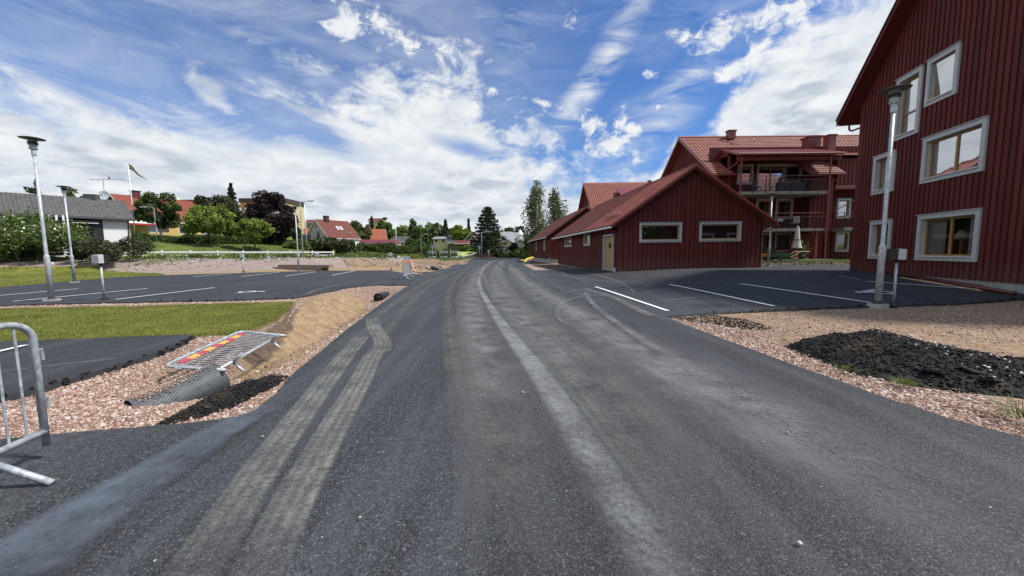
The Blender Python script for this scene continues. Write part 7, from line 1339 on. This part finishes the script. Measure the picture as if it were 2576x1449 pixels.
def tree(name, label, px, pyt, Y, wpx, pyb=None, kind='round', leaf='leaf_mid', n=None, cat='tree', group=None, seed=0, crown0=.28, tr=None, world=None, lean=0., leafpx=2.3, bark='bark', flat=1., z0=None):
    r = np.random.default_rng(seed + 100); d = ray(px, 620); x = d[0] / d[1] * Y
    zt = zat(px, pyt, Y); z0 = zg(x, Y) if z0 is None else z0
    if pyb is not None: z0 = min(z0 + 3, max(z0 - .5, zat(px, pyb, Y))) if z0 is None else z0
    Ht = zt - z0; Wd = wpx / 967 * Y / 2 * 1.0; ls = leafpx * Y / 967 * 1.35; t = thing(name, label, cat, (x, Y, z0), 0, group); hp = Ht / Y * 967
    area = wpx * hp * (1 - crown0); n = n or int(np.clip(area / (leafpx ** 2) * 2.6, 900, 11000)); mb = MB(); tr = tr or max(.05, Ht * .022)
    if kind in ('round', 'loose', 'birch', 'vase'):
        cz0 = Ht * crown0; ch = Ht - cz0; K = 40 if kind != 'birch' else 34; C = []; R = []
        for k in range(K):
            if kind == 'birch':
                f = (k + .5) / K; rad = math.sin(math.pi * (f * .86 + .12)) ** .65; C.append(np.array([r.normal(0, .42) * rad * Wd, r.normal(0, .42) * rad * Wd, cz0 + ch * (.03 + .93 * f)])); R.append(ch * .075 * (.8 + .7 * rad)); continue
            u_ = r.normal(size=3); u_ /= np.linalg.norm(u_); rr = r.uniform(.35, .82) ** .6; f = .5 + .5 * u_[2]; c = np.array([u_[0] * Wd * rr * .92, u_[1] * Wd * rr * .92, cz0 + ch * (.5 + .42 * u_[2] * rr * 1.15)]); C.append(c); R.append(min(Wd, ch * .5) * r.uniform(.17, .36))
        C = np.array(C); R = np.array(R); w = R ** 2; k = r.choice(K, n, p=w / w.sum()); q = r.normal(size=(n, 3)); q /= np.linalg.norm(q, axis=1)[:, None]; rad = r.uniform(.55, 1.12, n); pts = C[k] + q * (R[k] * rad)[:, None] * np.array([1, 1, .8 if kind != 'birch' else 1.5])
        if kind == 'loose': pts += r.normal(0, .04 * Wd, pts.shape)
        top = np.array([lean * Ht, 0, cz0 + ch * .45]); mb.tube([V(0, 0, -.3), V(0, 0, .02 * Ht), V(lean * Ht * .3, 0, cz0 * .7), V(*top)], [tr * 1.25, tr, tr * .85, tr * .35], 9, False)
        for j in r.choice(K, 16, replace=False): s_ = r.uniform(.35, .9); a = np.array([lean * Ht * s_ * .6, 0, cz0 * .55 + (top[2] - cz0 * .55) * s_]); limb(mb, a, C[j] * np.array([.85, .85, 1]), tr * .42, tr * .08, int(seed * 31 + j))
        up = .35
    elif kind in ('spruce', 'pine'):
        cz0 = Ht * crown0; ch = Ht - cz0; f = r.uniform(0, 1, n) ** 1.35; nw = 15; lay = np.floor(f * nw) / nw; lf = f * nw - np.floor(f * nw); env = (1 - f) ** (.85 if kind == 'spruce' else .55) * (1 if kind == 'spruce' else 1); a = r.uniform(0, 2 * math.pi, n); nb_ = 9; ab = np.round(a / (2 * math.pi) * nb_ + lay * 5.3) / nb_ * 2 * math.pi - lay * 5.3 / nb_ * 2 * math.pi; a = ab + r.normal(0, .17, n)
        var = 1 + .22 * np.sin(ab * 3.1 + lay * 40); rr = np.sqrt(r.uniform(0.02, 1, n)) * env * var * Wd; z = cz0 + ch * (lay + .5 / nw + .2 / nw * r.normal(size=n)) - rr * (.22 if kind == 'spruce' else -.05) ; z = np.minimum(z, Ht); pts = np.stack([rr * np.cos(a), rr * np.sin(a), z], 1); k = r.uniform(size=n) < .06; pts[k, :2] *= .1; pts[k, 2] = cz0 + ch * r.uniform(.7, 1, k.sum())
        mb.tube([V(0, 0, -.3), V(0, 0, Ht * .5), V(0, 0, Ht * .97)], [tr, tr * .6, .02], 8, False); up = .1
        for j in range(22): fz = (j + .5) / 22; an = j * 2.4; e = (1 - fz) ** .8 * Wd * .8; mb.tube([V(0, 0, cz0 + ch * fz), V(e * math.cos(an), e * math.sin(an), cz0 + ch * fz - e * .2)], [tr * .2, .01], 5, False)
    elif kind == 'bush':
        K = 24; C = []; R = []
        for k in range(K): fx = r.uniform(-.85, .85); fy = r.uniform(-.6, .6); C.append(np.array([fx * Wd, fy * Wd * flat, Ht * (.22 + .55 * r.uniform() * (1 - fx * fx * .6))])); R.append(Ht * r.uniform(.17, .29))
        C = np.array(C); R = np.array(R); k = r.integers(0, K, n); q = r.normal(size=(n, 3)); q /= np.linalg.norm(q, axis=1)[:, None]; pts = C[k] + q * (R[k] * r.uniform(.5, 1.15, n))[:, None] * (1.15, 1.15, 1); sp = r.uniform(size=n) < .05; pts[sp, 2] += Ht * .10 * r.uniform(size=sp.sum()); pts = pts[pts[:, 2] > -.15]; up = .4
        for j in range(9): mb.tube([V(C[j][0] * .4, C[j][1] * .4, -.2), C[j]], [tr * .6, tr * .1], 5, False)
    v, f_ = cards(pts, ls, seed + 3, up=up, aspect=.62 if kind not in ('spruce', 'pine') else .42)
    part('trunk' if kind != 'bush' else 'stems', mb, M[bark], t, True)
    o = bpy.data.objects.new('crown' if kind != 'bush' else 'foliage', fastmesh('crown', v, f_, M[leaf])); COL.objects.link(o); o.parent = t
    t['_n'] = n; return t, pts
TG = 'trees in the gardens'
tree('broadleaf_tree', 'dark round garden tree before the red gambrel roof', 408, 484, 56, 104, leaf='leaf_dark', group=TG, seed=1, crown0=.22, leafpx=2.0, n=9000)
tree('broadleaf_tree', 'light green two-stemmed tree on the sloping lawn', 532, 512, 52, 138, leaf='leaf_light', group=TG, seed=2, crown0=.25, leafpx=2.1, n=11000, kind='loose', lean=-.08)
tree('broadleaf_tree', 'low spreading light green tree right of the two-stemmed one', 641, 549, 54, 102, leaf='leaf_light', group=TG, seed=3, crown0=.34, leafpx=2.0, n=8000, kind='loose')
tree('broadleaf_tree', 'mid green tree behind the light green pair', 545, 486, 74, 120, leaf='leaf_dusk', group=TG, seed=4, crown0=.2, n=7000)
tree('broadleaf_tree', 'mid green tree filling the gap behind the low spreading tree', 604, 530, 80, 80, leaf='leaf_dark', group=TG, seed=41, crown0=.1, n=4000)
tree('conifer', 'tall dark conifer beside the orange flats', 592, 461, 78, 66, leaf='needle', group=TG, seed=5, crown0=.05, kind='spruce', n=6500, leafpx=1.9)
tree('purple_tree', 'large dark purple leaved tree', 692, 482, 62, 118, leaf='leaf_purple', group=TG, seed=6, crown0=.08, n=12000, leafpx=2.1)
tree('broadleaf_tree', 'dark green tree just right of the purple one', 738, 562, 78, 44, leaf='leaf_dark', group=TG, seed=7, crown0=.08, n=2600)
tree('broadleaf_tree', 'bushy tree at the corner of the white house, left of the orange roof', 900, 556, 96, 62, leaf='leaf_dark', group=TG, seed=8, crown0=.05, n=3600)
tree('broadleaf_tree', 'big round green tree above the orange roof', 969, 541, 118, 48, leaf='leaf_mid', group=TG, seed=9, crown0=.08, n=4200)
tree('conifer', 'small conifer behind the orange roof', 938, 545, 135, 18, leaf='needle', group=TG, seed=10, crown0=.05, kind='spruce', n=1800)
tree('broadleaf_tree', 'dark oval tree left of the yellow two storey house', 1060, 565, 96, 54, leaf='leaf_dark', group=TG, seed=11, crown0=.08, n=4600)
tree('birch', 'thin pale birch behind the dark oval tree', 1040, 553, 120, 26, leaf='leaf_birch', group=TG, seed=12, crown0=.2, kind='birch', n=1800, bark='birch_bark')
tree('broadleaf_tree', 'round green tree behind the tan house', 1014, 570, 130, 32, leaf='leaf_mid', group=TG, seed=13, crown0=.1, n=2200)
tree('conifer', 'pointed green tree behind the yellow two storey house', 1122, 553, 146, 34, leaf='leaf_dusk', group=TG, seed=14, crown0=.05, kind='spruce', n=2800)
tree('birch', 'pale loose tree left of the pointed green one', 1096, 556, 148, 40, leaf='leaf_birch', group=TG, seed=15, crown0=.12, kind='round', n=2600)
tree('broadleaf_tree', 'bright green tree behind the brown shed', 1160, 561, 128, 48, leaf='leaf_light', group=TG, seed=16, crown0=.05, n=3600)
tree('conifer', 'slim spruce above the red gable house', 1180, 550, 140, 16, leaf='needle', group=TG, seed=17, crown0=.05, kind='spruce', n=1500)
tree('spruce', 'big dark spruce standing alone at the street', 1228, 521, 86, 92, leaf='needle', group=TG, seed=18, crown0=.04, kind='pine', n=15000, leafpx=1.7)
tree('broadleaf_tree', 'round tree behind the pale sheet roof', 1283, 565, 150, 30, leaf='leaf_mid', group=TG, seed=19, crown0=.1, n=1800)
tree('broadleaf_tree', 'pale round tree behind the turret house', 1308, 565, 152, 32, leaf='leaf_birch', group=TG, seed=20, crown0=.1, n=2000)
tree('red_leaf_tree', 'small dark red-leaved tree before the green-grey house', 1293, 612, 88, 28, leaf='leaf_purple', group=TG, seed=21, crown0=.25, n=1600)
tree('birch', 'taller of the two birches behind the far garage', 1349, 461, 76, 46, leaf='leaf_birch', group=TG, seed=22, crown0=.08, kind='birch', n=6500, bark='birch_bark', leafpx=1.6)
tree('birch', 'shorter of the two birches behind the far garage', 1396, 477, 80, 46, leaf='leaf_birch', group=TG, seed=23, crown0=.08, kind='birch', n=5400, bark='birch_bark', leafpx=1.6)
for k, (px, pt, Y, w, lf, kd) in enumerate(((100, 462, 78, 66, 'leaf_dusk', 'round'), (206, 461, 72, 60, 'leaf_dark', 'round'), (110, 450, 84, 30, 'needle', 'spruce'), (3, 466, 80, 36, 'needle', 'round'), (470, 520, 100, 70, 'leaf_dark', 'round'), (780, 585, 95, 30, 'leaf_mid', 'round'), (1245, 580, 120, 40, 'leaf_lime', 'round'), (1330, 590, 84, 26, 'leaf_dark', 'round'), (1076, 592, 108, 20, 'leaf_mid', 'round'), (985, 600, 112, 20, 'leaf_lime', 'round'), (850, 560, 130, 8, 'needle', 'spruce'))):
    labs = ['olive tree behind the bungalow roof, between the two left lamps', 'dark tree behind the bungalow chimney', 'spiky conifer top behind the bungalow beside the first lamp', 'dark tree top at the far left edge behind the bungalow', 'dark tree between the gambrel roof and the low orange flats', 'small tree left of the white gable house', 'yellow-green tree glimpsed right of the spruce', 'dark low tree at the foot of the birches', 'small tree left end of the yellow house', 'yellow-green shrub tree above the tiny red cabin', 'tiny spruce top behind the brown-red roof']
    tree('broadleaf_tree' if kd == 'round' else 'conifer', labs[k], px, pt, Y, w, leaf=lf, group=TG, seed=50 + k, crown0=.08, kind=kd, n=2600 if w > 40 else 1300)
# shrubs
b1, pts = tree('flowering_shrub', 'large flowering shrub with white blossom at the left edge', 60, 541, 35.0, 230, leaf='leaf_mid', cat='shrub', seed=70, kind='bush', n=15000, leafpx=2.1, group='shrubs above the bank', z0=1.0)
r = np.random.default_rng(71); tp_ = pts[(pts[:, 2] > 1.2) | (pts[:, 1] < -.5)]; tp_ = tp_[r.choice(len(tp_), 1100)] + r.normal(0, .05, (1100, 3)) + (0, -.12, .08); v, f_ = cards(tp_, .075, 72, .9, .9); o = bpy.data.objects.new('blossom', fastmesh('blossom', v, f_, M['blossom'])); COL.objects.link(o); o.parent = b1; o['kind'] = 'stuff'
tree('flowering_shrub', 'tall flowering shrub shoot beside the first lamp', 92, 520, 37, 60, leaf='leaf_mid', cat='shrub', seed=79, kind='bush', n=3500, leafpx=2.0, group='shrubs above the bank', z0=1.6)
tree('dark_shrub', 'dark spreading shrub in front of the white bungalow', 262, 592, 35.5, 176, leaf='leaf_dusk', cat='shrub', seed=73, kind='bush', n=13000, leafpx=2.0, group='shrubs above the bank', z0=.95)
tree('dark_shrub', 'brownish round shrub before the white gable house', 835, 595, 58, 104, leaf='leaf_dusk', cat='shrub', seed=74, kind='bush', n=8000, group='shrubs above the bank')
tree('dark_shrub', 'small shrub under the white balcony house, left', 750, 603, 60, 60, leaf='leaf_mid', cat='shrub', seed=75, kind='bush', n=3500, group='shrubs above the bank')
tree('shrub', 'round shrub at the left end of the dark hedge', 925, 613, 76, 52, leaf='leaf_dark', cat='shrub', seed=76, kind='bush', n=3500, group='garden shrubs')
tree('shrub', 'pale green shrub above the bright hedge', 1160, 616, 98, 46, leaf='leaf_mid', cat='shrub', seed=77, kind='bush', n=2600, group='garden shrubs')
tree('shrub', 'green shrub right of the red-leaved tree', 1312, 622, 88, 34, leaf='leaf_mid', cat='shrub', seed=78, kind='bush', n=1800, group='garden shrubs')
tree('shrub', 'dark low shrub before the dormer house', 1283, 634, 84, 44, leaf='leaf_dark', cat='shrub', seed=80, kind='bush', n=2400, group='garden shrubs'); tree('shrub', 'dark shrub left of the dormer house', 1252, 632, 84, 30, leaf='leaf_dusk', cat='shrub', seed=81, kind='bush', n=1600, group='garden shrubs')
tree('shrub', 'dark low shrub at the garage end', 1322, 634, 74, 34, leaf='leaf_dark', cat='shrub', seed=82, kind='bush', n=1800, group='garden shrubs')
def hedge(name, label, pts, h, w, leaf, leafsize, n, seed, core='leaf_dark'):
    P = [V(*p) for p in pts]; P = smoothpts(P, 6); t = thing(name, label, 'hedge', (P[0][0], P[0][1], 0), 0, 'hedges'); r = np.random.default_rng(seed); L_ = np.cumsum([0] + [np.linalg.norm(P[i + 1][:2] - P[i][:2]) for i in range(len(P) - 1)]); s_ = r.uniform(0, L_[-1], n); X = np.interp(s_, L_, [p[0] for p in P]); Y = np.interp(s_, L_, [p[1] for p in P]); Z = np.interp(s_, L_, [p[2] for p in P]); a = r.uniform(-.15, math.pi + .15, n); hh = h * (1 + .16 * np.sin(s_ * .9 + seed) + .1 * np.sin(s_ * 2.3)); off = np.cos(a) * w / 2 * r.uniform(.8, 1.12, n); zz = Z + np.sin(a) ** .6 * hh * r.uniform(.82, 1.06, n) if False else Z + (np.abs(np.sin(a)) ** .45) * hh * r.uniform(.15, 1.05, n) ** .5
    dd = np.array([P[-1][1] - P[0][1], -(P[-1][0] - P[0][0])]); dd /= np.linalg.norm(dd); pt = np.stack([X + dd[0] * off - P[0][0], Y + dd[1] * off - P[0][1], zz], 1); v, f_ = cards(pt, leafsize, seed, up=.4); o = bpy.data.objects.new('foliage', fastmesh('foliage', v, f_, M[leaf])); COL.objects.link(o); o.parent = t
    m = MB()
    for i in range(len(P) - 1): a_, b_ = P[i] - V(P[0][0], P[0][1], 0), P[i + 1] - V(P[0][0], P[0][1], 0); q = V(dd[0], dd[1], 0) * w * .34; m.hexa([a_ - q - V(0, 0, .5), b_ - q - V(0, 0, .5), b_ + q - V(0, 0, .5), a_ + q - V(0, 0, .5)] + [p + V(0, 0, h * .78) for p in (a_ - q * .7, b_ - q * .7, b_ + q * .7, a_ + q * .7)])
    part('inner_core', m, M[core], t); return t  # solid dark core added inside the leaf shell
def hp_(*l):
    out = []
    for px, Y in l: d = ray(px, 620); x = d[0] / d[1] * Y; out.append((x, Y, zg(x, Y)))
    return out
hedge('clipped_hedge', 'long low green hedge across the sloping lawn', hp_((338, 49), (400, 52), (470, 54), (560, 57), (650, 60)), 1.15, 1.6, 'leaf_dark', .13, 9000, 1)
hedge('clipped_hedge', 'low hedge under the purple tree', hp_((650, 62), (720, 64), (790, 68)), 1.2, 1.8, 'leaf_dark', .14, 4500, 2)
hedge('dark_hedge', 'long dark hedge along the far street', hp_((905, 76), (960, 78), (1020, 80), (1080, 81), (1148, 82)), max(.8, zat(1020, 618, 80) - zg(-22, 80)), 2.2, 'leaf_dark', .17, 12000, 3)
hedge('tall_shrub_row', 'taller shrub row behind the dark street hedge', hp_((1020, 86), (1050, 87), (1082, 88)), max(1., zat(1060, 608, 87) - zg(-20, 87)), 2.4, 'leaf_mid', .2, 6000, 6)
hedge('bright_hedge', 'sunlit yellow-green hedge behind the bright lawn', hp_((1146, 100), (1170, 100), (1200, 100)), 1.9, 1.6, 'leaf_lime', .17, 3000, 4)
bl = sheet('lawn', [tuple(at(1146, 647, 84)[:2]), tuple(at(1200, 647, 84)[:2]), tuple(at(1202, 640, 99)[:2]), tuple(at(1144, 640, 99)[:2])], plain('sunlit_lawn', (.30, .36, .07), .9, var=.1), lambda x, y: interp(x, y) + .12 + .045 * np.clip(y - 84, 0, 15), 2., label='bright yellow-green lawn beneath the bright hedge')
# weeds on the bank under the fence
def bank(n, lo, hi, size, seed, hmax, mat, name, lab, x0=-60, x1=-14, fill=.1):
    q = bankband(n, lo, hi, seed); k = (q[:, 0] > x0) & (q[:, 0] < x1); q = q[k]; nn_ = nz2(q[:, 0], q[:, 1], .35, float(seed)); q = q[nn_ > fill]; r = np.random.default_rng(seed); nn_ = nn_[nn_ > fill]; rep = 3; P = np.repeat(q, rep, 0) + r.normal(0, .22, (len(q) * rep, 2)); hh = hmax * (.25 + np.repeat(nn_, rep)) * r.uniform(.05, 1.2, len(P)); z = Zfast(P[:, 0], P[:, 1]) + hh; v, f_ = cards(np.column_stack([P, z]), size, seed, up=.3); tag(link(name, fastmesh(name, v, f_, M[mat])), lab, 'weeds', None, 'stuff')
bank(13000, -4.4, -.7, .10, 90, .6, 'weed', 'bank_weeds', 'rank green weeds along the white fence', fill=-.25); bank(4500, -3.4, -1.0, .11, 91, .75, 'leaf_mid', 'bank_undergrowth', 'darker undergrowth below the white fence', fill=.05)
bank(1500, -9.8, -7.6, .08, 92, .35, 'weed', 'toe_weeds', 'scattered weeds at the toe of the gravel bank', fill=.08)
r = np.random.default_rng(95); q = np.column_stack([r.uniform(-26, -14, 1800), r.uniform(56, 64, 1800)]); v, f_ = cards(np.column_stack([q, Zfast(q[:, 0], q[:, 1]) + r.uniform(0, .7, 1800)]), .16, 96); tag(link('tall_grass', fastmesh('tall_grass', v, f_, M['weed'])), 'tall green grass before the white gable house', 'grass', None, 'stuff')
# rough garden grass behind the fence
q = np.column_stack([rng.uniform(-60, -8, 30000), rng.uniform(40, 82, 30000)]); k = ~inpoly(q[:, 0], q[:, 1], SITE) & (((q[:, 0] - fenceA[0]) * (-(fenceB - fenceA)[1]) + (q[:, 1] - fenceA[1]) * (fenceB - fenceA)[0]) > 0); q = q[k]; tag(link('garden_grass', blades('garden_grass', q, Zfast, .16, M['weed'], 97, .012)), 'rough grass of the sloping gardens', 'grass', None, 'stuff')
r = np.random.default_rng(101); n = 16000; az = np.radians(r.uniform(115, 245, n)); dist = r.uniform(45, 75, n); X = dist * np.sin(az); Y = dist * np.cos(az); hgt = 6 + 4 * nz2(X, Y, .08, 3.) + 2 * nz2(X, Y, .3, 5.); z = Zfast(X, Y) + hgt * r.uniform(0, 1, n) ** .8; v, f_ = cards(np.column_stack([X, Y, z]), .7, 102, .8, .3); o = link('tree_belt', fastmesh('tree_belt', v, f_, M['leaf_dark'])); tag(o, 'dark tree belt behind the viewer mirrored in the garage windows', 'trees', None, 'stuff')
# far wooded hills as one mass
r = np.random.default_rng(99); n = 26000; az = np.radians(r.uniform(-75, 75, n)); dist = r.uniform(230, 520, n); X = dist * np.sin(az); Y = dist * np.cos(az); hgt = 5 + 4 * nz2(X, Y, .012, 3.) + 3 * nz2(X, Y, .06, 5.); z = Zfast(X, Y) + hgt * r.uniform(.0, 1, n); v, f_ = cards(np.column_stack([X, Y, z]), 2.6, 98, .8, .5); o = link('distant_forest', fastmesh('distant_forest', v, f_, M['leaf_mid'])); tag(o, 'far wooded rise closing the horizon', 'forest', None, 'stuff')
for o in bpy.data.objects:
    if '_n' in o.keys(): del o['_n']
